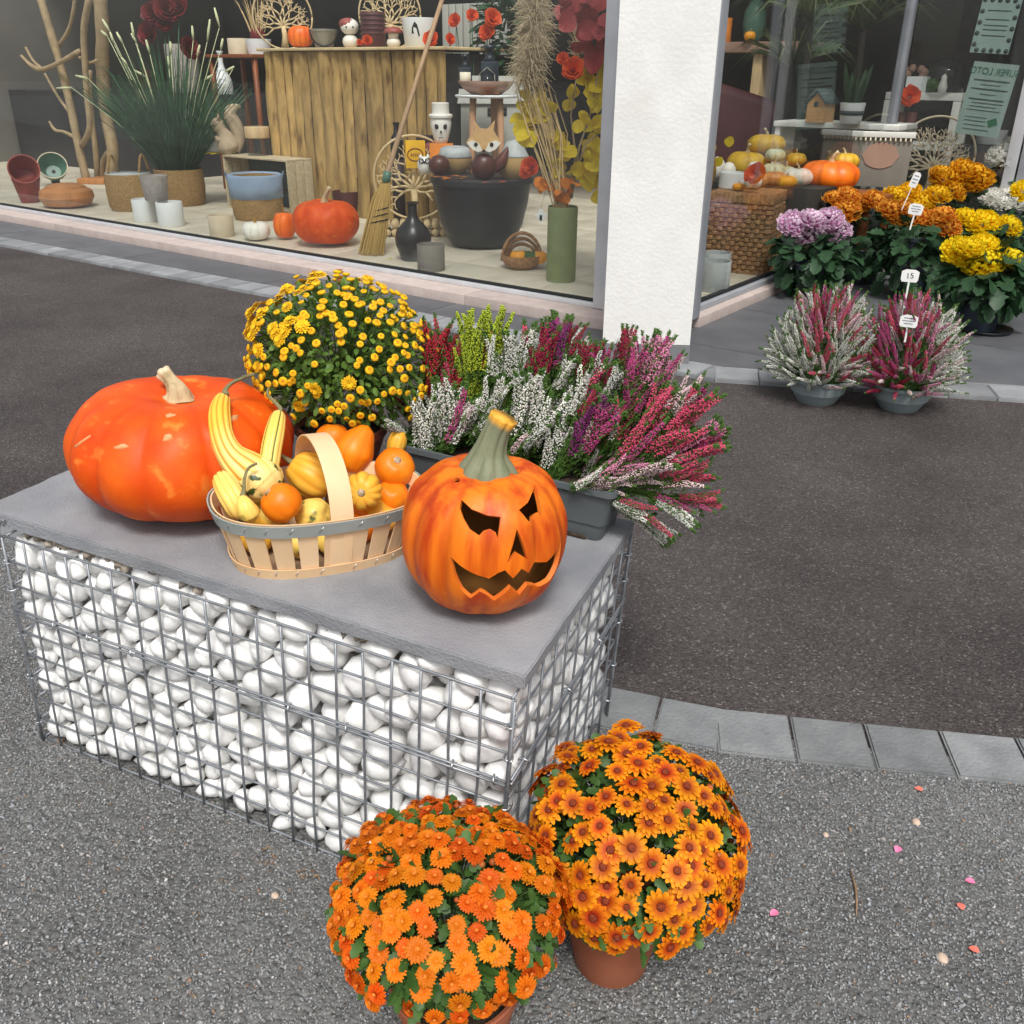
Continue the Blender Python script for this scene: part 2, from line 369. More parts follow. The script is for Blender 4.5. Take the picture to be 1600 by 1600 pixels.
# ================================================================== gabion: wire cage, white stones, slab
mat('white_stone', (.83, .825, .81), .5, (.68, .67, .64), 22, det=7, lo=.42, hi=.75, bump=.22, bsc=70, rnd=.06, hue=.006, c3=(.60, .54, .43), sc3=8, lo3=.66, hi3=.84, spec=.35)
mat('wire', (.22, .235, .255), .5, (.32, .335, .355), 40, metal=.6, bump=.1, bsc=300)
mat('ring_wire', (.5, .52, .54), .35, metal=.9)
mat('slab_stone', (.185, .193, .21), .66, (.30, .303, .315), 7, det=9, lo=.3, hi=.7, bump=.3, bsc=190, c3=(.20, .19, .185), sc3=5, lo3=.55, hi3=.85, spec=.3)
mat('core', (.32, .30, .27), .95, (.2, .18, .15), 30)
gab = thing('gabion', 'wire cage gabion filled with white pebbles, carrying the grey slab', 'gabion', rot=GM)
WZ = .462; q = .05135; DEP = .593
def wire(pts, r=.0023, mt='wire', name='wire'):
    return MB().tube(pts, r, 6).build(name, mt, gab)
def sag(n, a): return [random.gauss(0, a) for _ in range(n)]
def face_wires(org, du, n, step, nrm, rows=range(10)):
    org, du, nrm = Vector(org), Vector(du), Vector(nrm)
    for i in range(n+1):
        w = sag(6, .0010)
        wire([org + du*(i*step+w[k]) + nrm*(.0015+w[(k+2) % 6]) + Vector((0, 0, WZ*k/5)) for k in range(6)])
    for j in rows:
        z = WZ-q*j
        if j == 3:
            for dz, rr in ((.004, .0026), (-.005, .0024)):
                w = sag(9, .0012); wire([org + du*(n*step*k/8) + nrm*(.0065+w[k]*.5) + Vector((0, 0, z+dz+w[k])) for k in range(9)], rr)
        else:
            w = sag(9, .0012); wire([org + du*(n*step*k/8) + nrm*(-.0022+w[k]*.5) + Vector((0, 0, max(.002, z+w[k]))) for k in range(9)])
face_wires((-1, 0, 0), (1, 0, 0), 20, .05, (0, -1, 0))
face_wires((0, 0, 0), (0, 1, 0), 10, .0593, (1, 0, 0))
face_wires((-1, 0, 0), (0, 1, 0), 10, .0593, (-1, 0, 0))
face_wires((-1, DEP, 0), (1, 0, 0), 20, .05, (0, 1, 0))
def ring(P, ax, R=.008, r=.0017):
    P = Vector(P); M_ = look(ax); pts = [P + M_ @ Vector((math.cos(a)*R, math.sin(a)*R*.8, .004*a/6)) for a in [6.1*k/11 for k in range(12)]]
    MB().tube(pts, r, 6).build('ring', 'ring_wire', gab)
for (x, y) in ((0, 0), (0, DEP), (-1, 0)):
    wire([(x+.004, y-.004, z) for z in (0, .15, .3, WZ)], .0026)
    for j in (1, 2, 4, 6, 8): ring((x, y, WZ-q*j-.004+random.uniform(-.006, .006)), (random.uniform(-.3, .3), random.uniform(-.3, .3), 1), .0085)
for x in (-.9, -.82, -.72, -.55, -.39, -.28, -.09, -.02): ring((x, -.006, WZ-3*q), (1, .2, .1), .0085)
for y in (.05, .25, .42): ring((.006, y, WZ-3*q), (.1, 1, .1), .0085)
wire(bez((-1.0, -.003, WZ-.01), (-1.003, -.006, WZ+.03), (-.985, .0, WZ+.036)), .002)

def icos(sub):
    bm = bmesh.new(); bmesh.ops.create_icosphere(bm, subdivisions=sub, radius=1); v = np.array([x.co[:] for x in bm.verts]); bm.verts.index_update()
    f = [tuple(x.index for x in y.verts) for y in bm.faces]; bm.free(); return v, f
ICO2 = icos(2); ICO3 = icos(3)
def pack(w, h, n, seed, it=7):
    rg = np.random.default_rng(seed); P = rg.uniform([0, 0], [w, h], (n, 2)); sc = np.array([1, 1.18]); S = rg.uniform([0, 0], [w, h], (9000, 2))
    wt = rg.uniform(.8, 1.25, n)
    for _ in range(it):
        D = np.linalg.norm((S[:, None]-P[None])*sc, axis=2)/wt; a = D.argmin(1)
        for i in range(n):
            k = a == i
            if k.any(): P[i] = P[i]*.25+S[k].mean(0)*.75
    return P, rg
def stones(w, h, n, seed, place, one=None, depth=.030, grow=1.05):
    P, rg = pack(w, h, n, seed); IV, IF = ICO2; big = MB()
    for i in range(n):
        d = P-P[i]; l = np.linalg.norm(d, axis=1); k = np.argsort(l)[1:11]; d = d[k]; l = l[k]; u = d/l[:, None]
        H = list(zip(u, l/2)) + [(np.array(e), v) for e, v in (((1, 0), max(.012, w-P[i, 0])), ((-1, 0), max(.012, P[i, 0])), ((0, 1), max(.012, h-P[i, 1])), ((0, -1), max(.012, P[i, 1])))]
        U = np.array([x[0] for x in H]); D = np.array([x[1] for x in H])
        lat = IV[:, :2]; ll = np.linalg.norm(lat, axis=1)+1e-9; dr = lat/ll[:, None]
        c = dr @ U.T; inv = np.maximum(c, .02)/D[None]; inv = (inv**5.5).sum(1)**(1/5.5); R = np.minimum(1/inv, .047)*grow*rg.uniform(.96, 1.04)
        mR = R.mean(); dd = np.clip(mR*rg.uniform(.8, 1.05), .018, .036)
        e = .86; L2 = np.sign(ll)*ll**e; Z = np.sign(IV[:, 2])*np.abs(IV[:, 2])**e
        V = np.stack([dr[:, 0]*L2*R, dr[:, 1]*L2*R, Z*dd], 1)
        for _k in range(4):
            nn = rg.normal(0, 1, 3); nn /= np.linalg.norm(nn); pr = V @ nn; lim = pr.max()*rg.uniform(.68, .92); V -= np.outer(np.maximum(0, pr-lim)*.85, nn)
        V[:, 2] += V[:, 0]*rg.normal(0, .22) + V[:, 1]*rg.normal(0, .22)
        off = Vector(rg.uniform(-9, 9, 3)); nzv = np.array([noise.noise(Vector(v)*26+off) for v in V]); V *= (1+.11*nzv)[:, None]
        V *= (1+.03*np.array([noise.noise(Vector(v)*75+off) for v in V]))[:, None]
        cz = depth+dd*.12+rg.uniform(-.003, .008) - (depth-dd)*1.0
        front = V[:, 2].min(); cz = .003 - front + rg.exponential(.004)
        c3, M_ = place(P[i, 0], P[i, 1], cz)
        vs = [M_ @ Vector(v) for v in V]
        if one: big.add([v+c3 for v in vs], IF)
        else:
            o = MB().add(vs, IF).build('stone', 'white_stone', gab); o.location = c3
    if one:
        o = big.build(one, 'white_stone', gab, kind='stuff')
Mf = Matrix(((1, 0, 0), (0, 0, 1), (0, 1, 0)))          # u -> x, v -> z, depth -> +y
Ms = Matrix(((0, 0, -1), (1, 0, 0), (0, 1, 0)))         # u -> y, v -> z, depth -> -x
Ml = Matrix(((0, 0, 1), (1, 0, 0), (0, 1, 0)))
Mb = Matrix(((1, 0, 0), (0, 0, -1), (0, 1, 0)))
H_ = .474
stones(.992, H_, 186, 11, lambda u, v, d: (Vector((-.996+u, d, v+.001)), Mf))
stones(.535, H_, 100, 12, lambda u, v, d: (Vector((-d, .05+u, v+.001)), Ms))
stones(.535, H_, 70, 13, lambda u, v, d: (Vector((-1+d, .05+u, v)), Ml), one='stone_fill')
stones(.9, H_, 110, 14, lambda u, v, d: (Vector((-.95+u, DEP-d, v)), Mb), one='stone_fill')
stones(.93, H_-.01, 130, 15, lambda u, v, d: (Vector((-.965+u, d+.043, v)), Mf), one='stone_fill')
stones(.48, H_-.01, 70, 16, lambda u, v, d: (Vector((-d-.043, .08+u, v)), Ms), one='stone_fill')
MB().box((-.5, .297, .235), (.86, .44, .46)).build('core_fill', 'core', gab)

def slab():
    x0, x1, y0, y1, z0, z1 = -1.045, .013, .004, .56, .479, SLAB
    bm = bmesh.new(); bmesh.ops.create_cube(bm, size=1)
    for v in bm.verts: v.co = Vector(((x0+x1)/2+v.co.x*(x1-x0), (y0+y1)/2+v.co.y*(y1-y0), (z0+z1)/2+v.co.z*(z1-z0)))
    bmesh.ops.bisect_edges(bm, edges=[e for e in bm.edges if abs((e.verts[0].co-e.verts[1].co).x) > .5], cuts=60) if False else None
    bmesh.ops.subdivide_edges(bm, edges=[e for e in bm.edges if abs((e.verts[0].co-e.verts[1].co).x) > .5], cuts=90)
    bmesh.ops.subdivide_edges(bm, edges=[e for e in bm.edges if abs((e.verts[0].co-e.verts[1].co).y) > .5], cuts=40)
    bmesh.ops.bevel(bm, geom=[e for e in bm.edges if len(e.link_faces) == 2 and e.calc_face_angle(0) > 1], offset=.0022, segments=2, affect='EDGES')
    for v in bm.verts:
        p = v.co; n1 = noise.noise(p*18)*.0022+noise.noise(p*70)*.0012
        if p.y < y0+.01: p.y += n1*(1.6 if p.z < z0+.01 else .7) + max(0, noise.noise(Vector((p.x*9, 3, 0)))-.25)*.012*(1 if p.z < z0+.012 else .15)
        if p.x > x1-.01: p.x -= n1
        if p.x < x0+.01: p.x += n1*1.5
        if p.y > y1-.01: p.y += n1
    me = bpy.data.meshes.new('stone_slab'); bm.to_mesh(me); bm.free(); me.materials.append(m('slab_stone'))
    me.polygons.foreach_set('use_smooth', [True]*len(me.polygons)); sharp(me, .6)
    thing('stone_slab', 'grey stone slab lying on the gabion as a display top', 'slab', rot=GM, data=me)
slab()
# grit and mortar crumbs left under the slab's front edge
mat('mortar', (.40, .34, .28), .95, (.24, .2, .16), 60, bump=.6, bsc=120)
b = MB(); IV, IF = icos(1)
for i in range(46):
    x = random.choice((random.uniform(-.97, -.72), random.uniform(-.97, -.2))); r_ = random.uniform(.006, .013)
    b.add([Vector(v)*r_*random.uniform(.7, 1.2) + Vector((x, random.uniform(.012, .03), .473+random.uniform(-.008, .004))) for v in IV], IF)
b.build('mortar_crumbs', 'mortar', gab, kind='stuff')
# ================================================================== pumpkins, basket and gourds on the slab
ON = GM.to_3x3().to_4x4()                                # things on the slab stand square to it
def loc(x, y, h=0): return GM @ Vector((x, y, SLAB+h))
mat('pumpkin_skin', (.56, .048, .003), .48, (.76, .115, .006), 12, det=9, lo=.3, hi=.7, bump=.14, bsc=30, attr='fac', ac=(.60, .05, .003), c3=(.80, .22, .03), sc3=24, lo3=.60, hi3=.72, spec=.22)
mat('pumpkin_skin_small', (.84, .17, .008), .38, (.90, .26, .015), 9, bump=.05, bsc=50, attr='fac', ac=(.55, .075, .004), spec=.5)
mat('scar', (.66, .36, .17), .7, (.6, .22, .07), 60)
mat('dry_stem', (.55, .42, .24), .85, (.30, .22, .11), 30, bump=.5, bsc=90, stretch=(1, 1, .25), attr='fac', ac=(.62, .52, .34))
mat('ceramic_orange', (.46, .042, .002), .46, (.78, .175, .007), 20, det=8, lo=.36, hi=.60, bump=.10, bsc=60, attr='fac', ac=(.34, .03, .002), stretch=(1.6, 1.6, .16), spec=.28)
mat('ceramic_inside', (.36, .16, .035), .85, (.24, .09, .02), 9)
mat('ceramic_cut', (.74, .20, .022), .6, (.66, .13, .012), 30)
mat('ceramic_stem', (.20, .21, .125), .6, (.15, .17, .10), 9, stretch=(3, 3, .4), attr='fac', ac=(.72, .36, .04), bump=.25, bsc=40)

def lobed(b, rx, ry, H, n, dep, rows=40, seg=120, dimple=.16, sq=.86, wob=.03, seed=0, M_=None, taper=0.0):
    """a ribbed pumpkin body on its base; records how deep each point lies in a crease"""
    off = Vector((seed*3.1, seed*1.7, 0)); at = []; vs = []
    for i in range(rows+1):
        ph = PI*i/rows; s = abs(math.sin(ph))**sq; c = math.cos(ph)
        for k in range(seg):
            a = 2*PI*k/seg; aw = a + .10*math.sin(2*a+seed)+.05*math.sin(3*a+2*seed)
            cr = 1-abs(math.sin(n*aw/2))**.75
            rr = s*(1-dep*cr*(s**.5))*(1+wob*noise.noise(Vector((math.cos(a), math.sin(a), c*.6))*1.5+off))*(1-taper*c)
            dz = math.exp(-(s/.42)**2)*dimple*(1.0 if c > 0 else .8)
            z = H*.5*(1+(c*(1-dz)) * (abs(c)**-.08 if abs(c) > .01 else 1)) + H*.03*noise.noise(Vector((math.cos(a)*s, math.sin(a)*s, c))*2+off)
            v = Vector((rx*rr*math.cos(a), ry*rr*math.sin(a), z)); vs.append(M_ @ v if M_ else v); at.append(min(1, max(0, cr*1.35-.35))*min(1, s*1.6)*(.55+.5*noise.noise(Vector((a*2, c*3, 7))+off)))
    fs = [((i+1)*seg+k, (i+1)*seg+(k+1) % seg, i*seg+(k+1) % seg, i*seg+k) for i in range(rows) for k in range(seg)]
    b.add(vs, fs); b.at = (b.at or []) + at; return b
def sweep(b, pts, rad, seg=40, lobes=0, ldep=.06, atf=None, tw=0.0):
    pts = [Vector(p) for p in pts]; n = len(pts); vs = []; at = []
    t0 = (pts[1]-pts[0]).normalized(); x = t0.cross(Vector((0, 1, .13))).normalized()
    for i in range(n):
        t = (pts[min(i+1, n-1)]-pts[max(i-1, 0)]).normalized(); x = (x-t*x.dot(t)).normalized(); y = t.cross(x); u = i/(n-1)
        for k in range(seg):
            a = 2*PI*k/seg; l = abs(math.sin(lobes*(a+tw*u)/2)) if lobes else 1
            rr = rad[i]*(1-ldep*(1-l**.8)); vs.append(pts[i]+(x*math.cos(a)+y*math.sin(a))*rr); at.append(atf(u, a+tw*u, l) if atf else 0)
    fs = [(i*seg+k, i*seg+(k+1) % seg, (i+1)*seg+(k+1) % seg, (i+1)*seg+k) for i in range(n-1) for k in range(seg)]
    fs += [tuple(range(seg))[::-1], tuple((n-1)*seg+k for k in range(seg))]
    b.add(vs, fs); b.at = (b.at or []) + at; return b
def resample(P, n):
    """smooth a list of (x, y, z, r) through its knots"""
    P = [Vector(p) for p in P]; Q = [P[0]*2-P[1]] + P + [P[-1]*2-P[-2]]; out = []
    for i in range(1, len(Q)-2):
        for j in range(n):
            u = j/n; a, b_, c, d = Q[i-1], Q[i], Q[i+1], Q[i+2]
            out.append(.5*((2*b_)+(c-a)*u+(2*a-5*b_+4*c-d)*u*u+(3*b_-a-3*c+d)*u**3))
    out.append(P[-1]); return out
def V4(*a): return Vector(a)
def stem_part(parent, pts, rads, mt, lobes=5, name='stem', tip=.82, ldep=.22, seg=30):
    P = resample([Vector((*p, r)) for p, r in zip(pts, rads)], 8)
    return sweep(MB(), [p.xyz for p in P], [max(.0005, p.w) for p in P], seg, lobes, ldep, lambda u, a, l: smooth(tip, min(1, tip+.12), u)).build(name, mt, parent)

# --- the big pumpkin
C_ = GI @ sl(283, 703, .112); pb = thing('large_pumpkin', 'huge orange pumpkin with dry cut stem at the left end of the slab', 'pumpkin', loc(C_.x-.008, C_.y+.016), ON)
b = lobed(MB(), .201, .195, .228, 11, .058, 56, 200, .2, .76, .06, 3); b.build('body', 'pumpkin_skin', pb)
stem_part(pb, [(.0, .0, .200), (-.003, .002, .216), (-.020, .008, .229), (-.042, .014, .240)], [.032, .021, .0135, .0155], 'dry_stem')
# corky scars on the skin
for (az, ph, l, w, ro) in ((-.95, 1.12, .018, .011, .5), (-.95, .86, .014, .010, 0), (-.22, 1.0, .024, .010, .2), (-1.9, 1.3, .03, .004, .9), (-1.45, 1.25, .02, .008, .3), (-1.7, 2.0, .055, .004, .4)):
    bv = [v for v in b.v]; d = Vector((math.cos(az)*math.sin(ph), math.sin(az)*math.sin(ph), math.cos(ph)))
    P = max((Vector(v) for v in bv), key=lambda v: ((v-Vector((0, 0, .117))).normalized()).dot(d)); n = (P-Vector((0, 0, .117))); n = Vector((n.x/.200**2, n.y/.196**2, n.z/.115**2)).normalized()
    q_ = MB(); seg = 14; pts = [(math.cos(2*PI*k/seg)*l*.6*(1+random.uniform(-.2, .2)), math.sin(2*PI*k/seg)*w*.55*(1+random.uniform(-.2, .2))) for k in range(seg)]
    q_.add([(0, 0, .0009)]+[(x, y, .0002) for x, y in pts]+[(x*1.1, y*1.1, -.004) for x, y in pts], [(0, 1+k, 1+(k+1) % seg) for k in range(seg)]+[(1+k, 1+seg+k, 1+seg+(k+1) % seg, 1+(k+1) % seg) for k in range(seg)])
    o = q_.build('scar', 'scar', pb); o.matrix_basis = T(P*1.0) @ look(n, ro)

# --- the jack-o'-lantern: a hollow ceramic pumpkin whose face is really cut out
Cj = GI @ sl(755, 832, .122); jo = thing('jack_o_lantern', 'grinning ceramic pumpkin lantern with a carved face and grey-green stem', 'lantern', loc(Cj.x, Cj.y+.003), ON)
def jack():
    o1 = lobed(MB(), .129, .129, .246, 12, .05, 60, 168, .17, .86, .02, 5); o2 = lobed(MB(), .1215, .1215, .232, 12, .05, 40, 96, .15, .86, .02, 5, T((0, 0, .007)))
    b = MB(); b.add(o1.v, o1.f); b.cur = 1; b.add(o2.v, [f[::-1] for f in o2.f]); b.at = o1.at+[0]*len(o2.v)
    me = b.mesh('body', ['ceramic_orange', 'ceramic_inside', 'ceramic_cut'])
    bm = bmesh.new(); bm.from_mesh(me); bmesh.ops.remove_doubles(bm, verts=bm.verts[:], dist=1e-5); bm.to_mesh(me); bm.free()
    o = link('body', me, jo); inv = (jo.matrix_basis).inverted()
    z2 = lambda x, y: (580+x*.375, 440+y*.375)
    eyeL = [(375, 908), (420, 950), (480, 973), (538, 982), (532, 1030), (526, 1070), (517, 1044), (494, 1030), (468, 1038), (450, 1058), (412, 1032), (386, 988), (370, 945)]
    eyeR = [(610, 955), (650, 922), (682, 846), (696, 905), (706, 985), (688, 962), (670, 976), (664, 1012), (642, 992)]
    nose = [(600, 1030), (628, 1090), (652, 1158), (602, 1126), (563, 1172)]
    mouth = [(328, 1148), (375, 1185), (440, 1222), (490, 1242), (530, 1212), (556, 1200), (588, 1232), (625, 1194), (656, 1214), (682, 1174), (730, 1168), (768, 1122), (792, 1076), (790, 1120), (772, 1180), (735, 1238), (692, 1268), (650, 1262), (612, 1298), (578, 1268), (512, 1322), (452, 1290), (415, 1312), (378, 1280), (345, 1220)]
    cw = jo.matrix_basis @ Vector((0, 0, .123))
    def surf(x, y):                                      # where the line of sight meets the outer skin
        d = ray(*z2(x, y)).normalized(); oc = CAMP-cw; bq = d.dot(oc); disc = bq*bq-(oc.dot(oc)-.127**2); return CAMP+d*(-bq-math.sqrt(max(0, disc)))
    def cutter(poly):                                    # knife cuts run towards the pumpkin's middle
        n = len(poly); P0 = [surf(x, y) for x, y in poly]; vs = [inv @ (cw+(p-cw)*k) for k in (1.25, .62) for p in P0]
        c = MB(); c.cur = 2; c.add(vs, [tuple(range(n)), tuple(range(n, 2*n))[::-1]]+[(i, n+i, n+(i+1) % n, (i+1) % n) for i in range(n)])
        me_ = c.mesh('cut', ['ceramic_orange', 'ceramic_inside', 'ceramic_cut'], False)
        bm_ = bmesh.new(); bm_.from_mesh(me_); bmesh.ops.triangulate(bm_, faces=[f for f in bm_.faces if len(f.verts) > 4]); bmesh.ops.recalc_face_normals(bm_, faces=bm_.faces[:]); bm_.to_mesh(me_); bm_.free(); return link('cut', me_, jo)
    cs = [cutter(p) for p in (eyeL, eyeR, nose, mouth)]
    for (x, y, r_) in ((350, 816, 15), (618, 770, 17)): cs.append(cutter([(x+r_*math.cos(2*PI*k/12), y+r_*.8*math.sin(2*PI*k/12)) for k in range(12)]))
    for i, c in enumerate(cs):
        md = o.modifiers.new('cut%d' % i, 'BOOLEAN'); md.operation = 'DIFFERENCE'; md.solver = 'EXACT'; md.object = c
    bpy.context.view_layer.update(); dg = bpy.context.evaluated_depsgraph_get(); dg.update()
    nm = bpy.data.meshes.new_from_object(o.evaluated_get(dg)); o.modifiers.clear(); o.data = nm
    for c in cs: bpy.data.objects.remove(c)
    nm.polygons.foreach_set('use_smooth', [True]*len(nm.polygons)); sharp(nm, .55)
jack()
_e = Vector((CR.x, CR.y, 0)).normalized()
stem_part(jo, [Vector((0, 0, .214)), Vector((0, 0, .232)), Vector((0, 0, .258))+_e*.002, Vector((0, 0, .290))+_e*.010, Vector((0, 0, .314))+_e*.020], [.053, .043, .0265, .0205, .0215], 'ceramic_stem', 8, tip=.84, ldep=.16, seg=64)

# --- chip-wood basket
mat('chip_wood', (.72, .47, .25), .6, (.80, .57, .34), 10, stretch=(1, 1, .15), bump=.08, bsc=120, rnd=.06, c3=(.6, .36, .18), sc3=8, lo3=.68, hi3=.8)
mat('grey_band', (.27, .30, .28), .55, (.33, .36, .34), 14, bump=.05, bsc=100)
mat('staple', (.7, .7, .7), .3, metal=1)
mat('basket_floor', (.30, .20, .12), .8, (.2, .13, .08), 15)
BC = Vector((-.440, .178, 0)); BA = math.radians(47.5)
bk = thing('chip_basket', 'oval chip-wood basket with grey rim band and arched handle, full of gourds', 'basket', loc(BC.x, BC.y), ON @ RZ(BA))
BH = .106
def oval(u, z, g=0):                                     # superellipse that flares upwards
    f = z/BH; a_, b_ = .148+.030*f+g, .088+.026*f+g; c, s = math.cos(u), math.sin(u); e = .82
    return Vector((a_*math.copysign(abs(c)**e, c), b_*math.copysign(abs(s)**e, s), z))
def band(name, z0, z1, g0, g1, mt, n=96):
    b = MB(); vs = []
    for k in range(n):
        u = 2*PI*k/n
        for (z, g) in ((z0, g0), (z0, g1), (z1, g1), (z1, g0)): vs.append(oval(u, z, g))
    b.add(vs, [(k*4+j, ((k+1) % n)*4+j, ((k+1) % n)*4+(j+1) % 4, k*4+(j+1) % 4) for k in range(n) for j in range(4)]); return b.build(name, mt, bk, auto=.6)
rim = band('rim_band', .087, .1095, .0022, .0048, 'grey_band'); band('inner_rim', .087, .1105, -.0035, -.0012, 'chip_wood'); base_b = band('base_band', .0, .019, .0022, .0045, 'chip_wood')
MB().prism([tuple(oval(2*PI*k/48, 0).xy) for k in range(48)], .001, .004).build('basket_floor', 'basket_floor', bk)
per = [oval(2*PI*k/720, .05) for k in range(720)]; ln = [0]
for k in range(720): ln.append(ln[-1]+(per[(k+1) % 720]-per[k]).length)
NS = 22
for i in range(NS):
    mid = ln[-1]*(i+.35)/NS; w = ln[-1]/NS*.76; us = [float(np.interp(mid+(j/4-.5)*w, ln, [2*PI*k/720 for k in range(721)])) for j in range(5)]
    b = MB(); vs = []
    for z in (.002, .035, .07, .108):
        tw = .006*(z/BH-.4)*math.sin(i*2.4)
        vs += [oval(u+tw, z, .0008) for u in us] + [oval(u+tw, z, -.0010) for u in us]
    fs = []
    for r_ in range(3):
        for j in range(4): fs += [(r_*10+j, r_*10+j+1, r_*10+11+j, r_*10+10+j), (r_*10+5+j+1, r_*10+5+j, r_*10+15+j, r_*10+16+j)]
        fs += [(r_*10, r_*10+10, r_*10+15, r_*10+5), (r_*10+4, r_*10+9, r_*10+19, r_*10+14)]
    b.add(vs, fs).build('slat', 'chip_wood', bk, auto=.7)
for i in range(26):
    for z in (.099, .010):
        u = 2*PI*i/26; P = oval(u, z, .0050); Q = oval(u+.035, z+.006, .0050); MB().tube([P-Vector((0, 0, .003)), Q], .0006, 5).build('staple', 'staple', rim if z > .05 else base_b)
def strap():
    b = MB(); vs = []; n = 28
    for k in range(n+1):
        a = PI*k/n; y = -math.cos(a)*(.112 if True else 0); z = .083+math.sin(a)**.8*.120; x = .003+.004*math.cos(a)
        tl = -math.cos(a)*.05
        if k == 0: z = .004; y = -.0895
        if k == n: z = .004; y = .0895
        nrm = Vector((0, -math.cos(a), math.sin(a)*1.1)).normalized(); w = .0185
        for sx in (-w, w):
            for g in (.0, .0022): vs.append(Vector((x+sx, y, z))+nrm*g)
    fs = []
    for k in range(n):
        q0, q1 = k*4, k*4+4
        for (a_, c_) in ((0, 2), (2, 3), (3, 1), (1, 0)): fs.append((q0+a_, q0+c_, q1+c_, q1+a_))
    fs += [(0, 1, 3, 2), (n*4, n*4+2, n*4+3, n*4+1)]
    b.add(vs, fs).build('handle', 'chip_wood', bk, auto=.9)
strap()

# --- gourds heaped in the basket (each placed where it lies, heights above the slab)
mat('gourd_yellow', (.74, .37, .025), .42, (.80, .50, .08), 9, attr='fac', ac=(.72, .20, .012), bump=.04, bsc=50, spec=.3)
mat('gourd_striped', (.84, .66, .22), .4, (.85, .54, .10), 7, attr='fac', ac=(.10, .13, .02), bump=.04, bsc=60, spec=.3)
mat('gourd_crook', (.84, .64, .22), .42, (.82, .46, .05), 6, lo=.42, hi=.6, attr='fac', ac=(.70, .27, .02), bump=.05, bsc=45, spec=.3)
mat('gourd_green', (.07, .10, .016), .42, (.78, .56, .12), 26, lo=.36, hi=.43, bump=.05, bsc=50, spec=.5)
mat('gourd_orange', (.76, .165, .004), .42, (.80, .24, .008), 10, attr='fac', ac=(.74, .16, .008), bump=.04, bsc=55, spec=.3)
mat('gourd_stem', (.22, .20, .10), .85, (.14, .12, .05), 40, bump=.4, bsc=150)
mat('stem_scar', (.55, .42, .28), .8, (.12, .09, .05), 90)
GG = 'gourds heaped in the chip basket'
def round_gourd(name, label, px, py, h, w, hh, mt, n, dep, tilt, scar_=True, taper=0, stem=None, sc=1, roll=0):
    P = sl(px, py, h); o = thing(name, label, 'gourd', P, ON @ look(tilt, roll), group=GG)
    lobed(MB(), w/2, w/2, hh, n, dep, 30, 80, .14, .88, .04, px*.1, T((0, 0, -hh/2)), taper).build('body', mt, o)
    if stem: stem_part(o, [Vector(s) for s in stem], [.0065, .0040, .0034, .0032, .003][:len(stem)], 'gourd_stem', 5, tip=2)
    elif scar_: MB().lathe([(.0, hh*.475), (.0045, hh*.478), (.0065, hh*.46), (.007, hh*.42)], 12).build('stem_scar', 'stem_scar', o)
    return o
vd = lambda px, py: -ray(px, py).normalized()            # towards the viewer
round_gourd('round_gourd', 'small round orange gourd at the front left of the basket', 440, 786, .108, .066, .064, 'gourd_orange', 8, .012, Vector((-.7, -.35, .7)))
round_gourd('round_gourd', 'round orange gourd with a round stem scar at the right end of the basket', 617, 731, .112, .072, .068, 'gourd_orange', 8, .012, vd(617, 731)+CU*.55+CR*.12)
round_gourd('round_gourd', 'orange gourd half hidden behind the basket handle', 520, 686, .135, .062, .06, 'gourd_orange', 9, .02, Vector((-.2, .3, 1)), False)
round_gourd('round_gourd', 'orange gourd low in the basket under the right-hand round one', 612, 775, .07, .06, .055, 'gourd_orange', 8, .015, Vector((.2, -.3, 1)), False)
o = thing('pear_gourd', 'plump orange pear-shaped gourd leaning at the back of the basket', 'gourd', sl(553, 702, .128), ON, group=GG)
P = resample([V4(*(-CR*.010-CU*.040), .004), V4(*(-CR*.008-CU*.034), .024), V4(*(-CR*.003-CU*.012), .0365), V4(*(CR*.006+CU*.008), .034), V4(*(CR*.017+CU*.026), .023), V4(*(CR*.023+CU*.037), .014), V4(*(CR*.026+CU*.042), .003)], 6)
P = [V4(*(ON.inverted().to_3x3() @ p.xyz), p.w) for p in P]
sweep(MB(), [p.xyz for p in P], [max(.001, p.w) for p in P], 48, 8, .03, lambda u, a, l: max(0, .6-l)).build('body', 'gourd_orange', o)
round_gourd('ribbed_gourd', 'yellow ribbed gourd with a long curled stem, left of the handle', 486, 742, .112, .080, .088, 'gourd_yellow', 11, .07, Vector((-.8, -.25, .5)), stem=[(0, 0, .036), (0, 0, .052), (.006, .004, .066), (.018, .006, .078), (.03, .0, .085)], taper=.12)
round_gourd('scalloped_gourd', 'yellow scalloped gourd right of the handle, its stem end forward', 567, 767, .108, .068, .060, 'gourd_yellow', 10, .13, vd(567, 767)+CR*-.12-CU*.1)
round_gourd('ribbed_gourd', 'small yellow gourd at the back right of the basket', 620, 692, .12, .036, .05, 'gourd_yellow', 9, .05, Vector((.1, .5, 1)))
round_gourd('speckled_gourd', 'yellow gourd blotched with dark green lying deep in the basket', 490, 805, .07, .06, .06, 'gourd_green', 9, .05, Vector((1, 0, .3)), False)
round_gourd('speckled_gourd', 'green and yellow warty gourd showing between the front slats', 470, 845, .035, .06, .05, 'gourd_green', 7, .06, Vector((1, .4, .2)), False)
round_gourd('round_gourd', 'orange gourd at the bottom of the basket behind the slats', 560, 820, .035, .065, .06, 'gourd_orange', 8, .02, Vector((.3, .2, 1)), False)
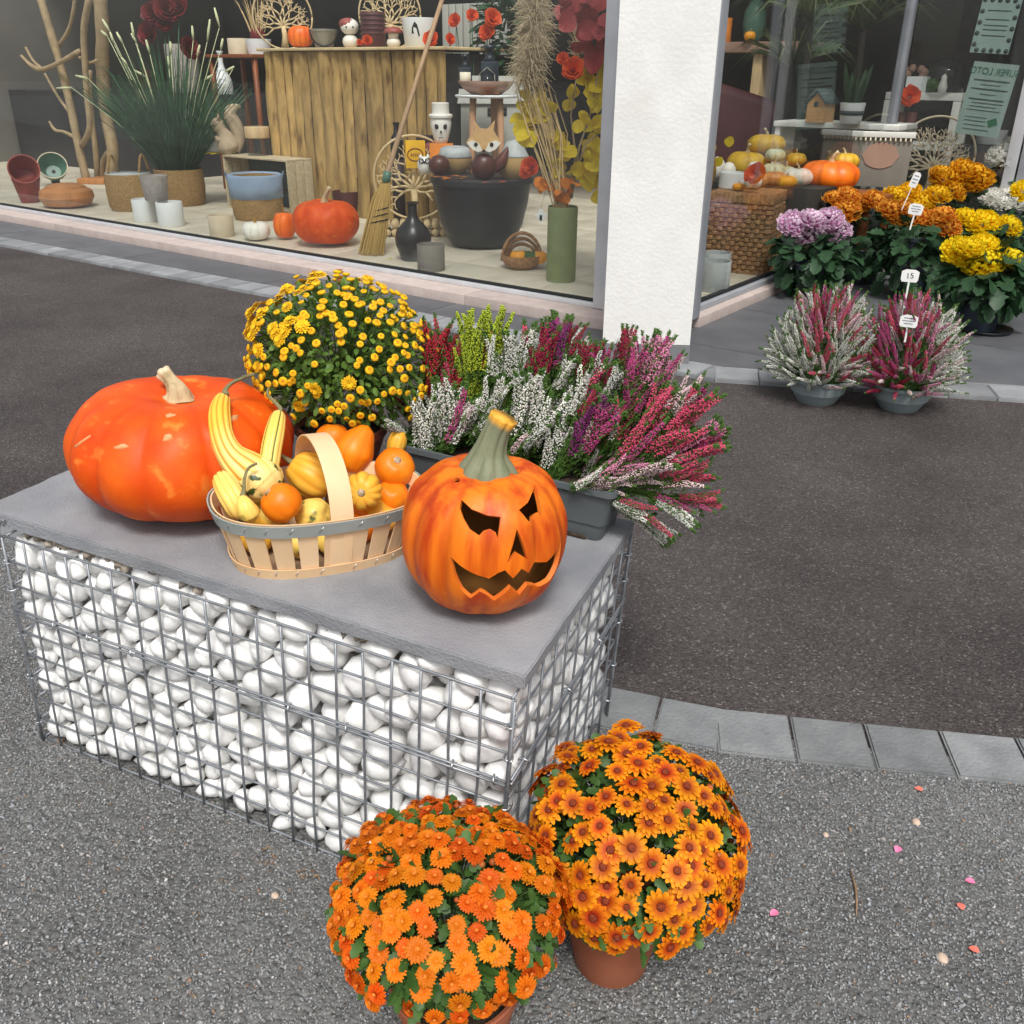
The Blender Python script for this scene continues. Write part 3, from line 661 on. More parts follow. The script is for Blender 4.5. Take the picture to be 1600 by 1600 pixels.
for (px_, py_, h_, mt_, lab_) in ((400, 838, .035, 'gourd_yellow', 'yellow gourd low at the left end of the basket'), (520, 842, .035, 'gourd_green', 'green-blotched yellow gourd on the basket floor under the handle'), (595, 806, .045, 'gourd_yellow', 'yellow gourd low at the right end of the basket'), (425, 800, .06, 'gourd_green', 'green-blotched gourd under the crookneck'), (540, 775, .06, 'gourd_green', 'green-blotched gourd in the middle under the scalloped one')):
    round_gourd('buried_gourd', lab_, px_, py_, h_, .062, .055, mt_, 9, .04, Vector((.5, .3, .8)), False)
def long_gourd(name, label, knots, mt, lobes, ldep, atf, stem=None, srad=None, seg=120):
    """knots: (px, py, height above slab, radius)"""
    W = [(sl(k[0], k[1], k[2]), k[3]) for k in knots]; o = thing(name, label, 'gourd', W[0][0], ON, group=GG); inv = o.matrix_basis.inverted()
    P = resample([V4(*(inv @ p), r) for p, r in W], 8); sweep(MB(), [p.xyz for p in P], [max(.0008, p.w) for p in P], seg, lobes, ldep, atf).build('body', mt, o)
    if stem: stem_part(o, [inv @ sl(*s) for s in stem], srad, 'gourd_stem', 5, tip=2)
    return o
long_gourd('crookneck_gourd', 'long yellow-striped crookneck gourd leaning out of the basket', [(352, 617, .235, .003), (348, 623, .230, .0125), (343, 648, .215, .0185), (347, 682, .19, .0195), (360, 710, .165, .0235), (383, 732, .143, .033), (404, 748, .126, .038), (420, 762, .112, .032), (430, 771, .104, .018), (434, 775, .100, .002)], 'gourd_crook', 10, .11,
           lambda u, a, l: (.95 if l < .42 else 0) * (1-smooth(.7, .8, u)), [(352, 617, .235), (353, 608, .243), (363, 598, .252), (385, 588, .262), (397, 585, .268)], [.0075, .0042, .0033, .003, .003])
# the dark green blotched blossom end of the crookneck
mat('gourd_blotch', (.035, .06, .012), .42, (.80, .62, .22), 46, det=3, lo=.43, hi=.48, bump=.05, bsc=60)
oc = [o for o in COL.objects if o.name.startswith('crookneck')][0]; inv = oc.matrix_basis.inverted()
P = resample([V4(*(inv @ sl(*k[:3])), k[3]) for k in ((394, 740, .133, .0368), (404, 748, .126, .0386), (413, 756, .118, .0375), (421, 763, .1115, .0325), (430.5, 771.5, .1037, .0188), (434.6, 775.6, .0995, .0022))], 6)
sweep(MB(), [p.xyz for p in P], [p.w+.0010 for p in P], 48, 10, .07).build('blossom_end', 'gourd_blotch', oc)
st_ = lambda u, a, l: 1.0 if (l < .42 and (int(a*10/(2*PI)+.5) % 2 == 0)) else (.12 if l < .4 else 0)
long_gourd('striped_gourd', 'upright green-striped yellow gourd behind the crookneck', [(436, 645, .205, .003), (435, 650, .202, .012), (430, 672, .19, .0165), (424, 702, .165, .0175), (420, 730, .14, .016), (418, 745, .12, .004)], 'gourd_striped', 10, .07, st_, [(436, 645, .205), (438, 638, .21), (428, 627, .218), (418, 616, .225), (420, 606, .233)], [.006, .004, .003, .0028, .0026])
long_gourd('striped_gourd', 'small yellow gourd with green-tipped ribs at the left rim of the basket', [(341, 742, .14, .002), (345, 746, .138, .014), (354, 762, .130, .0195), (366, 782, .115, .021), (376, 800, .095, .018), (380, 808, .085, .004)], 'gourd_striped', 9, .10, lambda u, a, l: 1.0 if (l < .4 and u < .25) else (.1 if l < .35 else 0))
long_gourd('striped_gourd', 'little green-blotched yellow gourd with a curled stem at the front left rim', [(379, 776, .128, .003), (380, 781, .125, .010), (384, 793, .115, .0155), (391, 806, .100, .0165), (396, 815, .09, .004)], 'gourd_green', 8, .05, None, [(379, 777, .128), (381, 764, .138), (382, 748, .150), (388, 732, .163), (401, 724, .172)], [.0055, .0032, .0026, .0024, .0023])
# ================================================================== flowers
mat('terracotta', (.30, .085, .038), .75, (.36, .115, .055), 10, bump=.06, bsc=120)
mat('dark_terracotta', (.20, .05, .028), .7, (.26, .07, .04), 10, bump=.05, bsc=120)
mat('soil', (.035, .024, .016), .95, (.06, .04, .026), 50, bump=.8, bsc=90)
mat('leaf', (.045, .105, .020), .5, (.075, .16, .032), 40, spec=.35, trl=.25)
mat('leaf_fresh', (.075, .145, .02), .5, (.135, .23, .038), 40, spec=.35, trl=.25)
mat('leaf_dark', (.018, .052, .022), .5, (.035, .085, .035), 30, spec=.35, trl=.2)
mat('stem_green', (.10, .17, .05), .6)
mat('mum_orange', (.60, .085, .006), .55, (.68, .13, .008), 60, attr='fac', ac=(.70, .175, .006), rnd=.17, hue=.015, spec=.2, trl=.22)
mat('mum_flame', (.34, .020, .004), .55, (.46, .04, .006), 60, attr='fac', ac=(.83, .28, .004), rnd=.14, hue=.012, spec=.2, trl=.22)
mat('flame_eye', (.13, .016, .004), .8, (.26, .04, .006), 300, bump=.5, bsc=400)
mat('orange_eye', (.62, .14, .012), .8, (.8, .30, .03), 300, bump=.5, bsc=400)
mat('button_yellow', (.80, .43, .010), .55, (.86, .54, .015), 120, attr='fac', ac=(.62, .22, .006), bump=.5, bsc=600, rnd=.06, spec=.2)
mat('bud', (.45, .07, .012), .6, (.25, .10, .02), 200, rnd=.2)

def petals(b, n, r0, r1, w, z0, lift, curl, ph=0.0, jit=.15, tipw=.5, cup=.12):
    """a whorl of n petals; the attribute runs from the base (0) to the tip (1)"""
    at = b.at or []
    for i in range(n):
        a = ph+2*PI*i/n+random.uniform(-jit, jit)*2*PI/n; c, s = math.cos(a), math.sin(a); R1 = r1*random.uniform(.88, 1.06); k = random.uniform(-.12, .12)
        rows = [(0, .30, 0), (.35, .85, .5), (.72, 1.0, .85), (.93, tipw, 1), (1.0, .12, 1)]; vs = []
        for (u, ww, t_) in rows:
            r = r0+(R1-r0)*u; z = z0+lift*(u if u < .6 else .6+(u-.6)*.6)*(1) - curl*u*u
            for q_ in (-1, 0, 1):
                y = q_*w*.5*ww+k*w*u; vs.append((r*c-y*s, r*s+y*c, z+(cup*w*abs(q_)*ww))); at.append(t_)
        b.add(vs, [(j*3+q_, j*3+q_+1, j*3+q_+4, j*3+q_+3) for j in range(4) for q_ in (0, 1)])
    b.at = at; return b
def dome(b, r, h, z, seg=12, f=0.0):
    prof = [(r, z), (r*.85, z+h*.6), (r*.45, z+h*.95), (.0001, z+h)]; n0 = len(b.v); b.lathe(prof, seg); b.at = (b.at or [])+[f]*(len(b.v)-n0); return b
FL = {}
def variants(key, n, fn): FL[key] = [fn(i) for i in range(n)]
def f_orange(i):
    b = MB(); r = .0205
    petals(b, 20, .003, r, .0056, .0, .003, .004, 0); petals(b, 17, .003, r*.86, .0052, .002, .005, .003, .2); petals(b, 13, .002, r*.66, .0048, .0035, .006, .002, .4); petals(b, 9, .001, r*.42, .004, .005, .006, 0, .1)
    b.cur = 1; dome(b, .004, .003, .006); return b.mesh('flower_mesh', ['mum_orange', 'orange_eye'])
def f_flame(i):
    b = MB(); r = .0235
    petals(b, 13, .004, r, .0082, .0, .003, .003+.002*i, 0, tipw=.55); petals(b, 12, .004, r*.90, .0075, .0016, .005, .003, .25, tipw=.55)
    b.at = [t_**2.0 for t_ in b.at]; b.cur = 1; dome(b, .0062, .0035, .003, 14); return b.mesh('flower_mesh', ['mum_flame', 'flame_eye'])
def f_button(i):
    b = MB(); b.lathe([(.0, -.003), (.0055, -.002), (.0085, .001), (.0078, .004), (.0045, .0052), (.0022, .0046), (.0001, .0040)], 14); b.at = [0]*(14*4)+[.2]*14+[.9]*28; return b.mesh('flower_mesh', ['button_yellow'])
def f_open_yellow(i):
    b = MB(); petals(b, 16, .003, .016, .005, 0, .003, .003); petals(b, 12, .002, .0125, .0045, .002, .004, .002, .2); petals(b, 8, .001, .009, .004, .004, .004, 0, .1)
    b.at = [0.0 for _ in b.at]; return b.mesh('flower_mesh', ['button_yellow'])
def f_bud(i):
    b = MB(); b.lathe([(.0, -.004), (.0035, -.002), (.0048, .001), (.004, .004), (.0015, .0058), (.0001, .006)], 10); return b.mesh('bud_mesh', ['bud'])
variants('orange', 3, f_orange); variants('flame', 3, f_flame); variants('button', 1, f_button); variants('openyellow', 2, f_open_yellow); variants('bud', 1, f_bud)

LEAF = [(0, 0), (.16, .10), (.30, .30), (.20, .38), (.36, .58), (.22, .66), (.22, .86), (.0, 1.0), (-.22, .86), (-.22, .66), (-.36, .58), (-.20, .38), (-.30, .30), (-.16, .10)]
def add_leaf(b, M_, L, fold=.25, bend=.25, shape=LEAF, w=1.0):
    n = len(shape); vs = []
    for (x, y) in shape: vs.append(M_ @ Vector((x*L*w, y*L, abs(x)*L*fold-bend*L*y*y)))
    mid = [M_ @ Vector((0, y*L, -bend*L*y*y)) for y in (.3, .62)]
    k = len(b.v); b.add(vs+mid, [(0, 1, 2, n), (2, 3, 4, n+1, n), (4, 5, 6, n+1), (6, 7, n+1), (7, 8, n+1), (8, 9, 10, n+1), (10, 11, 12, n, n+1), (12, 13, 0, n)])
def onell(R, u, v): return Vector((R[0]*math.sin(v)*math.cos(u), R[1]*math.sin(v)*math.sin(u), R[2]*math.cos(v)))
def scatter_dome(R, n, md, vmax, tries=9000, keep=None):
    out = []
    for _ in range(tries):
        c = random.uniform(math.cos(vmax), 1); v = math.acos(c); u = random.uniform(0, 2*PI); P = onell(R, u, v)
        if keep and random.random() > keep(u, v, P): continue
        if all((P-q_).length > md for q_ in out): out.append(P)
        if len(out) >= n: break
    return out
def pot(parent, r0, r1, h, mt, rimh=.018, rimw=.004, seg=48, name='pot', z=0.0, soil=True):
    p = MB().lathe([(.001, z), (r0*.96, z), (r0, z+.004), (r1, z+h-rimh), (r1+rimw, z+h-rimh+.001), (r1+rimw+.001, z+h-.002), (r1+rimw-.001, z+h), (r1-.002, z+h-.001), (r1-.004, z+h-.02), (r1*.8, z+h*.3)], seg).build(name, mt, parent, auto=.6)
    if soil: MB().lathe([(.001, z+h-.022), (r1*.6, z+h-.02), (r1-.003, z+h-.024)], 24).build('soil', 'soil', p)
    return p
def foliage(parent, Cn, R, n, L, mt, inner=.55, vmax=2.2, stems=None, shape=LEAF, w=1.0, droop=.3, name='foliage', root=None):
    b = MB()
    for _ in range(n):
        v = math.acos(random.uniform(math.cos(vmax), 1)); u = random.uniform(0, 2*PI); k = inner+(1-inner)*random.random()**.6
        P = Cn+onell(R, u, v)*k; d = onell((1, 1, 1), u, v)+Vector((random.gauss(0, .45), random.gauss(0, .45), random.gauss(0, .35)-droop))
        y = d.normalized(); z = Vector((random.gauss(0, .5), random.gauss(0, .5), 1)); x = y.cross(z).normalized(); z = x.cross(y)
        M_ = Matrix(((x.x, y.x, z.x, P.x), (x.y, y.y, z.y, P.y), (x.z, y.z, z.z, P.z), (0, 0, 0, 1)))
        add_leaf(b, M_, L*random.uniform(.65, 1.25), shape=shape, w=w)
    o = b.build(name, mt, parent, kind='stuff')
    if stems:
        s_ = MB(); r0 = root if root is not None else Cn-Vector((0, 0, R[2]*.6))
        for P in stems:
            s_.tube([r0+(P-r0)*.25+Vector((0, 0, -.004)), r0+(P-r0)*.65+Vector((random.gauss(0, .004), random.gauss(0, .004), .004)), P-(P-r0).normalized()*.002], .0011, 4, cap=False)
        s_.build('stems', 'stem_green', parent, kind='stuff')
    return o
def mum(name, label, P, rot, potdim, potmat, Cn, R, key, n, md, size, leafn, leafL, vmax=2.0, keep=None, buds=0, openk=None, outw=.75, cat='potted flower', inner=.5, leafmat='leaf'):
    o = thing(name, label, cat, P, rot); inv = o.matrix_basis.inverted(); c = inv @ Cn
    pot(o, *potdim, potmat)
    pts = scatter_dome(R, n, md, vmax, keep=keep)
    foliage(o, c, [r*.93 for r in R], leafn, leafL, leafmat, inner, vmax+.25, stems=[c+p*.98 for p in pts])
    for p in pts:
        nrm = Vector((p.x/R[0]**2, p.y/R[1]**2, p.z/R[2]**2)).normalized(); d = nrm*outw+Vector((random.gauss(0, .16), random.gauss(0, .16), (1-outw)+random.gauss(0, .1)))
        k = key
        if openk and random.random() < openk[1](p): k = openk[0]
        link('flower', random.choice(FL[k]), o, T(c+p*(random.uniform(.96, 1.04)+.09*noise.noise(p*16))) @ look(d, random.uniform(0, 6)) @ Matrix.Scale(size*random.uniform(.78, 1.12), 4))
    for p in scatter_dome(R, buds, .008, vmax):
        link('bud', FL['bud'][0], o, T(c+p*random.uniform(.9, 1.0)) @ look(p, 0) @ Matrix.Scale(random.uniform(.7, 1.3), 4))
    return o
# front left: dense orange double mum
P = Vector((.035, -.215, gz(.035, -.215)+.002)); c = above(P+Vector((-.02, 0, 0)), 697, 1412)
to_cam = lambda P: Vector((CAMP.x-P.x, CAMP.y-P.y, 0)).normalized()
tc_ = to_cam(P)
mum('orange_mum', 'dense orange chrysanthemum in a terracotta pot before the gabion, nearest the viewer', P, None, (.068, .088, .145), 'terracotta', c, (.154, .146, .112), 'orange', 245, .0160, .76, 1300, .024, 2.0,
    keep=lambda u, v, p: .30 if (p.dot(tc_) > .05 and p.z < .05) else 1, buds=40)
P = Vector((.196, .012, gz(.196, .012)+.002)); c = above(P, 988, 1316)
mum('flame_mum', 'yellow-orange chrysanthemum with red-brown centres in a terracotta pot at the gabion corner', P, None, (.058, .076, .125), 'terracotta', c, (.158, .150, .158), 'flame', 205, .0198, .92, 1200, .024, 2.0, buds=40)
# yellow button mum on the slab
P = loc(-.575, .452); c = P+Vector((.0, .03, .0)); c = above(P, 531, 556)
pc = lambda p: .75 if (p.x < -.02 and p.z > .03) else .06
mum('button_mum', 'yellow button chrysanthemum in a dark red pot behind the basket', P, ON, (.062, .088, .118), 'dark_terracotta', c, (.180, .160, .150), 'button', 300, .0092, .90, 2600, .0165, 2.25, keep=lambda u, v, p: (1 if p.z > .05 or p.x < -.08 else .6)*(1 if p.dot(to_cam(P)) > -.04 else .15), buds=0, openk=('openyellow', pc), outw=.8, inner=.35, leafmat='leaf_fresh')

# ------------------------------------------------------------------ heather
HC = {'white': (.80, .79, .66), 'pinkwhite': (.74, .50, .52), 'red': (.42, .018, .045), 'crimson': (.34, .012, .06), 'magenta': (.46, .06, .21), 'purple': (.27, .035, .19), 'pink': (.66, .25, .39), 'rose': (.64, .085, .17), 'lime': (.36, .44, .03)}
for k, c_ in HC.items(): mat('heather_'+k, c_, .6, tuple(min(.85, x*1.35+.02) for x in c_), 150, rnd=.14, spec=.2, trl=.2)
mat('heather_green', (.05, .115, .022), .6, (.10, .19, .035), 120, spec=.25)
def spike_mesh(col, seed, L=.10):
    rg = random.Random(seed); b = MB(); bend = rg.uniform(-.024, .024); bx = rg.uniform(-.024, .024)
    ax = lambda u: Vector((bend*u*u, bx*u*u, u*L))
    b.cur = 1; b.tube([ax(k/5) for k in range(6)], [.0013]*5+[.0006], 4)
    oct_ = [(1, 0, 0), (-1, 0, 0), (0, 1, 0), (0, -1, 0), (0, 0, 1), (0, 0, -1)]; of = [(0, 2, 4), (2, 1, 4), (1, 3, 4), (3, 0, 4), (2, 0, 5), (1, 2, 5), (3, 1, 5), (0, 3, 5)]
    def blob(P, d, r, l):
        M_ = look(d); b.add([P+M_ @ Vector((x*r, y*r, z*l)) for x, y, z in oct_], of)
    u = .0
    while u < 1.0:
        w = (.0078 if u < .55 else .0078*(1-(u-.55)/.47*.75))
        for k in range(8):
            a = rg.uniform(0, 2*PI); green = u > .90 or u < .12 or rg.random() < .14
            if col == 'lime': green = u < .1
            b.cur = 1 if green else 0; d = Vector((math.cos(a), math.sin(a), .7 if green else -.25))
            blob(ax(u)+Vector((math.cos(a), math.sin(a), 0))*w*rg.uniform(.55, 1.0), d, .0009 if green else .00150, .0040 if green else .0024)
        u += .0235
    return b.mesh('spike_mesh', ['heather_'+col, 'heather_green'])
SP = {k: [spike_mesh(k, i*7+1) for i in range(3)] for k in HC}
def spike(parent, inv, base, tip, col, wk=None):
    d = tip-base; s = d.length/.10; w = wk or min(1.0, max(.74, s*.85)); M_ = look(inv.to_3x3() @ d, random.uniform(0, 6))
    link('flower_spike', random.choice(SP[col]), parent, T(inv @ base) @ M_ @ Matrix.Diagonal((w, w, s, 1)))
def needles(parent, pts, n, name='foliage', mt='heather_green', L=.03):
    b = MB()
    for _ in range(n):
        p, q_ = random.choice(pts); P = p+(q_-p)*random.uniform(-.1, .55)+Vector((random.gauss(0, .006), random.gauss(0, .006), random.gauss(0, .004))); d = ((q_-p).normalized()+Vector((random.gauss(0, .5), random.gauss(0, .5), random.gauss(0, .4)))).normalized()
        l = L*random.uniform(.5, 1.1); x = d.cross(Vector((random.random(), random.random(), .3))).normalized()*.0016
        b.add([P-x, P+x, P+d*l], [(0, 1, 2)])
    return b.build(name, mt, parent, kind='stuff')
mat('planter_grey', (.085, .10, .105), .5, (.10, .115, .12), 8, bump=.04, bsc=60)
mat('bowl_grey', (.19, .235, .245), .5, (.22, .265, .27), 8, bump=.04, bsc=60)
# trough planter along the back of the slab
tp = thing('trough_planter', 'grey plastic trough planter along the back of the slab', 'planter', loc(-.225, .50), ON)
def trough(L, W, h, fl):
    b = MB()
    def ringv(z, g, r_): 
        x, y = L/2+g, W/2+g; out = []
        for (cx, cy, a0) in ((x-r_, y-r_, 0), (-x+r_, y-r_, 90), (-x+r_, -y+r_, 180), (x-r_, -y+r_, 270)):
            for k in range(5): a = math.radians(a0+22.5*k); out.append((cx+r_*math.cos(a), cy+r_*math.sin(a), z))
        return out
    R_ = [ringv(0, -.012, .014), ringv(.003, -.010, .016), ringv(.034, -.006, .016), ringv(.0345, -.003, .016), ringv(h-.012, fl, .018), ringv(h-.011, fl+.006, .018), ringv(h, fl+.006, .018), ringv(h, fl-.001, .018), ringv(h-.02, fl-.003, .018)]
    n = 20; vs = [v for r_ in R_ for v in r_]; fs = [(i*n+k, i*n+(k+1) % n, (i+1)*n+(k+1) % n, (i+1)*n+k) for i in range(len(R_)-1) for k in range(n)]
    fs += [tuple(range(n))[::-1], tuple((len(R_)-1)*n+k for k in range(n))]
    b.add(vs, fs).build('tub', 'planter_grey', tp, auto=.5)
trough(.43, .135, .112, .008)
for x in (-.15, .07, .16): MB().box((x, -.0575, .004), (.035, .006, .008)).build('foot_notch', 'soil', tp)
MB().prism([(-.20, -.055), (.20, -.055), (.20, .055), (-.20, .055)], .085, .094).build('soil', 'soil', tp)
Z = lambda x, y: (580+x*.375, 440+y*.375)
HP = {  # plant: (label, x along the trough, [(colour, tip in the view, base in the view, copies)])
 'red': ('deep red heather at the left end of the trough, next to the yellow mum', [('red', (300, 150), (255, 400), 3), ('red', (342, 200), (320, 450), 3), ('crimson', (270, 260), (230, 420), 2), ('red', (385, 370), (350, 520), 2), ('crimson', (120, 440), (150, 560), 2), ('red', (240, 370), (250, 520), 2), ('rose', (330, 330), (300, 500), 2)]),
 'lime': ('bright lime green heather rising at the back of the trough', [('lime', (427, 110), (410, 420), 3), ('lime', (528, 115), (490, 420), 3), ('lime', (470, 210), (450, 450), 3), ('lime', (395, 250), (400, 470), 2), ('lime', (615, 370), (560, 560), 2), ('red', (500, 180), (490, 380), 2), ('lime', (440, 330), (430, 500), 2)]),
 'white_front': ('white heather drooping over the front of the trough behind the basket', [('white', (80, 555), (140, 640), 3), ('white', (235, 440), (240, 720), 5), ('white', (275, 430), (270, 690), 4), ('white', (330, 400), (320, 660), 4), ('white', (430, 450), (310, 700), 5), ('white', (470, 500), (390, 640), 4), ('pinkwhite', (380, 500), (350, 620), 2)]),
 'white_back': ('white heather standing upright at the back of the trough', [('white', (505, 200), (510, 420), 3), ('white', (590, 190), (590, 440), 4), ('white', (655, 180), (640, 460), 4), ('white', (560, 240), (545, 420), 2), ('white', (620, 260), (610, 470), 3)]),
 'white_middle': ('big white heather in the middle of the trough', [('white', (560, 400), (500, 560), 3), ('white', (650, 380), (590, 600), 4), ('white', (690, 340), (650, 640), 4), ('white', (745, 430), (600, 690), 4), ('white', (830, 300), (770, 470), 3), ('white', (800, 490), (660, 700), 5), ('white', (950, 320), (830, 590), 4), ('white', (1060, 340), (960, 500), 4), ('white', (870, 440), (790, 680), 3), ('white', (790, 600), (720, 790), 4), ('white', (850, 560), (770, 790), 4), ('white', (720, 560), (620, 720), 4), ('pinkwhite', (640, 600), (600, 720), 2), ('white', (540, 520), (440, 640), 3)]),
 'crimson': ('dark crimson and purple heather at the back of the trough', [('crimson', (725, 165), (700, 400), 3), ('crimson', (690, 260), (680, 380), 2), ('magenta', (775, 140), (750, 400), 3), ('purple', (800, 135), (790, 370), 3), ('crimson', (845, 155), (810, 320), 3), ('crimson', (905, 240), (870, 420), 3), ('crimson', (940, 235), (905, 430), 3), ('magenta', (960, 260), (950, 440), 3), ('crimson', (995, 320), (970, 480), 2), ('crimson', (1090, 180), (1040, 350), 2), ('white', (870, 220), (850, 380), 2)]),
 'purple': ('purple heather leaning right above the lantern', [('purple', (905, 480), (870, 680), 3), ('purple', (960, 450), (900, 640), 3), ('magenta', (1000, 480), (880, 720), 3), ('crimson', (930, 430), (880, 560), 2), ('purple', (880, 560), (850, 740), 3), ('rose', (985, 560), (850, 740), 3)]),
 'pink': ('pink and magenta heather spreading at the right of the trough', [('magenta', (1140, 240), (1070, 480), 4), ('magenta', (1095, 270), (1050, 440), 3), ('pink', (1185, 230), (1110, 460), 4), ('pink', (1245, 210), (1160, 460), 4), ('pink', (1255, 300), (1190, 480), 3), ('magenta', (1100, 400), (1060, 560), 3), ('rose', (1060, 470), (1010, 660), 4), ('rose', (1110, 450), (1040, 680), 4), ('pink', (1130, 580), (1000, 760), 4), ('magenta', (1160, 360), (1100, 560), 4), ('rose', (1020, 560), (940, 700), 4), ('pink', (970, 680), (880, 830), 3)]),
 'rose': ('rose red heather arching far out over the right end of the trough', [('pinkwhite', (1360, 410), (1220, 560), 5), ('rose', (1412, 430), (1230, 660), 6), ('rose', (1250, 420), (1130, 640), 5), ('rose', (1200, 560), (1040, 760), 5), ('pink', (1490, 605), (1240, 720), 6), ('rose', (1480, 640), (1200, 760), 5), ('rose', (1350, 560), (1120, 730), 5), ('pinkwhite', (1270, 720), (1030, 830), 5), ('pinkwhite', (1330, 690), (1160, 790), 5), ('pink', (1140, 720), (960, 810), 5), ('rose', (1430, 795), (1200, 850), 4), ('pinkwhite', (1230, 800), (1010, 850), 4), ('rose', (1460, 912), (1250, 905), 4), ('white', (1390, 985), (1180, 900), 4), ('white', (1285, 1085), (1090, 950), 4), ('white', (1180, 1000), (1000, 900), 3), ('pinkwhite', (1090, 840), (900, 850), 5), ('pinkwhite', (1010, 800), (840, 860), 4)]),
}
hx = {'red': -.19, 'lime': -.13, 'white_front': -.17, 'white_back': -.08, 'white_middle': -.05, 'crimson': .02, 'purple': .07, 'pink': .12, 'rose': .17}
for key, (label, rows) in HP.items():
    back = key in ('lime', 'white_back', 'crimson', 'red', 'pink'); y0 = .02 if back else -.03
    root = tp.matrix_basis @ Vector((hx[key], y0, .092)); o = thing('heather_plant', label, 'heather', root, ON, group='heathers in the trough planter'); inv = o.matrix_basis.inverted(); pts = []
    for (col, tz, bz, n) in rows:
        for i in range(n+4):
            dx, dy = (random.gauss(0, 15), random.gauss(0, 12)) if i else (0, 0); dep = random.uniform(-.035, .035)*(1 if i else .5); fw = Vector((CF.x, CF.y, 0)).normalized()
            tb = root+fw*(dep+(0 if back else -.015)); tt = root+fw*(dep*1.5+(.01 if back else -.035))
            l = random.uniform(.0, .18) if i else 0
            ti = above(tt, *Z(tz[0]+dx, tz[1]+dy)); ba = above(tb, *Z(bz[0]+dx*1.2, bz[1]+dy))
            spike(o, inv, ba, ti-(ti-ba)*l*.5, random.choice(('pinkwhite', 'magenta', 'white', 'rose')) if (i > 1 and random.random() < .12 and key not in ('lime', 'red')) else col); pts.append((inv @ ba, inv @ ti))
            q0 = inv @ ba; r0 = Vector((max(-.02, min(.02, q0.x*.3)), q0.y*.2, 0)); pts.append((r0, q0))
    needles(o, pts, 260*len(rows), L=.02)
    s_ = MB()
    for (a_, b_) in pts[1::2]:
        if (b_-a_).length > .02: s_.tube([a_, a_*.5+b_*.5+Vector((0, 0, .006)), b_], .0011, 4, cap=False)
    if s_.v: s_.build('stems', 'heather_green', o, kind='stuff')
# ================================================================== shop front
FZ = .105                                                 # level of the shop's display floor
mat('white_render', (.74, .735, .71), .9, (.68, .675, .65), 5, bump=.22, bsc=60, c3=(.58, .56, .52), sc3=2.2, lo3=.55, hi3=.9)
mat('base_tile', (.15, .155, .165), .55, (.19, .19, .2), 7, bump=.05)
mat('aluminium', (.62, .63, .65), .42, (.55, .56, .58), 6, metal=.35)
mat('aluminium_grey', (.40, .42, .45), .45, (.34, .36, .39), 6, metal=.35)
mat('sill_stone', (.47, .395, .36), .8, (.40, .33, .30), 14, det=6, bump=.2, bsc=150, rnd=.04, c3=(.44, .38, .35), sc3=3, lo3=.6, hi3=.8)
mat('mullion', (.17, .18, .195), .5, (.22, .23, .25), 5)
mat('gasket', (.012, .014, .014), .5)
mat('shop_tile', (.56, .50, .38), .42, (.62, .56, .44), 6, rnd=.04, spec=.5)
mat('shop_grout', (.30, .26, .20), .9)
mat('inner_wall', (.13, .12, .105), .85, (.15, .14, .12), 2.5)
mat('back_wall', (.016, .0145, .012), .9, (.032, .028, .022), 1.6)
mat('dark_plinth', (.018, .019, .021), .5, (.03, .03, .032), 4)
def glass(name, tint=(.95, .965, .96), ior=1.55, haze=.017):  # whitish diffuse share in the glass imitates milky street reflections
    g = bpy.data.materials.new(name); g.use_nodes = True; nt = g.node_tree; nt.nodes.remove(nt.nodes['Principled BSDF'])
    tr = nd(nt, 'ShaderNodeBsdfTransparent'); tr.inputs['Color'].default_value = (*tint, 1); gl = nd(nt, 'ShaderNodeBsdfGlossy', Roughness=.0); lw = nd(nt, 'ShaderNodeLayerWeight', Blend=.5); pw = nd(nt, 'ShaderNodeMath', operation='POWER'); pw.inputs[1].default_value = 5; fr = nd(nt, 'ShaderNodeMath', operation='MULTIPLY_ADD'); fr.inputs[1].default_value = .9; fr.inputs[2].default_value = ((ior-1)/(ior+1))**2; nt.links.new(lw.outputs['Facing'], pw.inputs[0]); nt.links.new(pw.outputs[0], fr.inputs[0])
    df = nd(nt, 'ShaderNodeBsdfDiffuse'); df.inputs['Color'].default_value = (.75, .76, .75, 1); dm = nd(nt, 'ShaderNodeMixShader'); nz_ = nd(nt, 'ShaderNodeTexNoise', Scale=1.1, Detail=4); tc_g = nd(nt, 'ShaderNodeTexCoord'); mg = nd(nt, 'ShaderNodeMapping'); mg.inputs['Scale'].default_value = (1, 1, .3); nt.links.new(tc_g.outputs['Object'], mg.inputs['Vector']); nt.links.new(mg.outputs[0], nz_.inputs['Vector']); dr_ = nd(nt, 'ShaderNodeMapRange'); dr_.inputs['From Min'].default_value = .35; dr_.inputs['From Max'].default_value = .7; dr_.inputs['To Min'].default_value = haze*.35; dr_.inputs['To Max'].default_value = haze; nt.links.new(nz_.outputs[0], dr_.inputs['Value']); nt.links.new(dr_.outputs[0], dm.inputs[0]); nt.links.new(tr.outputs[0], dm.inputs[1]); nt.links.new(df.outputs[0], dm.inputs[2])
    ms = nd(nt, 'ShaderNodeMixShader'); nt.links.new(fr.outputs[0], ms.inputs[0]); nt.links.new(dm.outputs[0], ms.inputs[1]); nt.links.new(gl.outputs[0], ms.inputs[2]); nt.links.new(ms.outputs[0], nt.nodes['Material Output'].inputs['Surface'])
    MATS[name] = g
glass('window_glass'); glass('jar_glass', (.9, .92, .92), 1.35, .01)
SM = SHOPR
def sbox(parent, name, s0, s1, t0, t1, z0, z1, mt, bev=.003):
    o = MB().box((0, 0, 0), (s1-s0, t1-t0, z1-z0), None, bev).build(name, mt, parent, auto=.6); o.matrix_basis = T(st((s0+s1)/2, (t0+t1)/2, (z0+z1)/2)) @ SM; return o
HW = 2.75
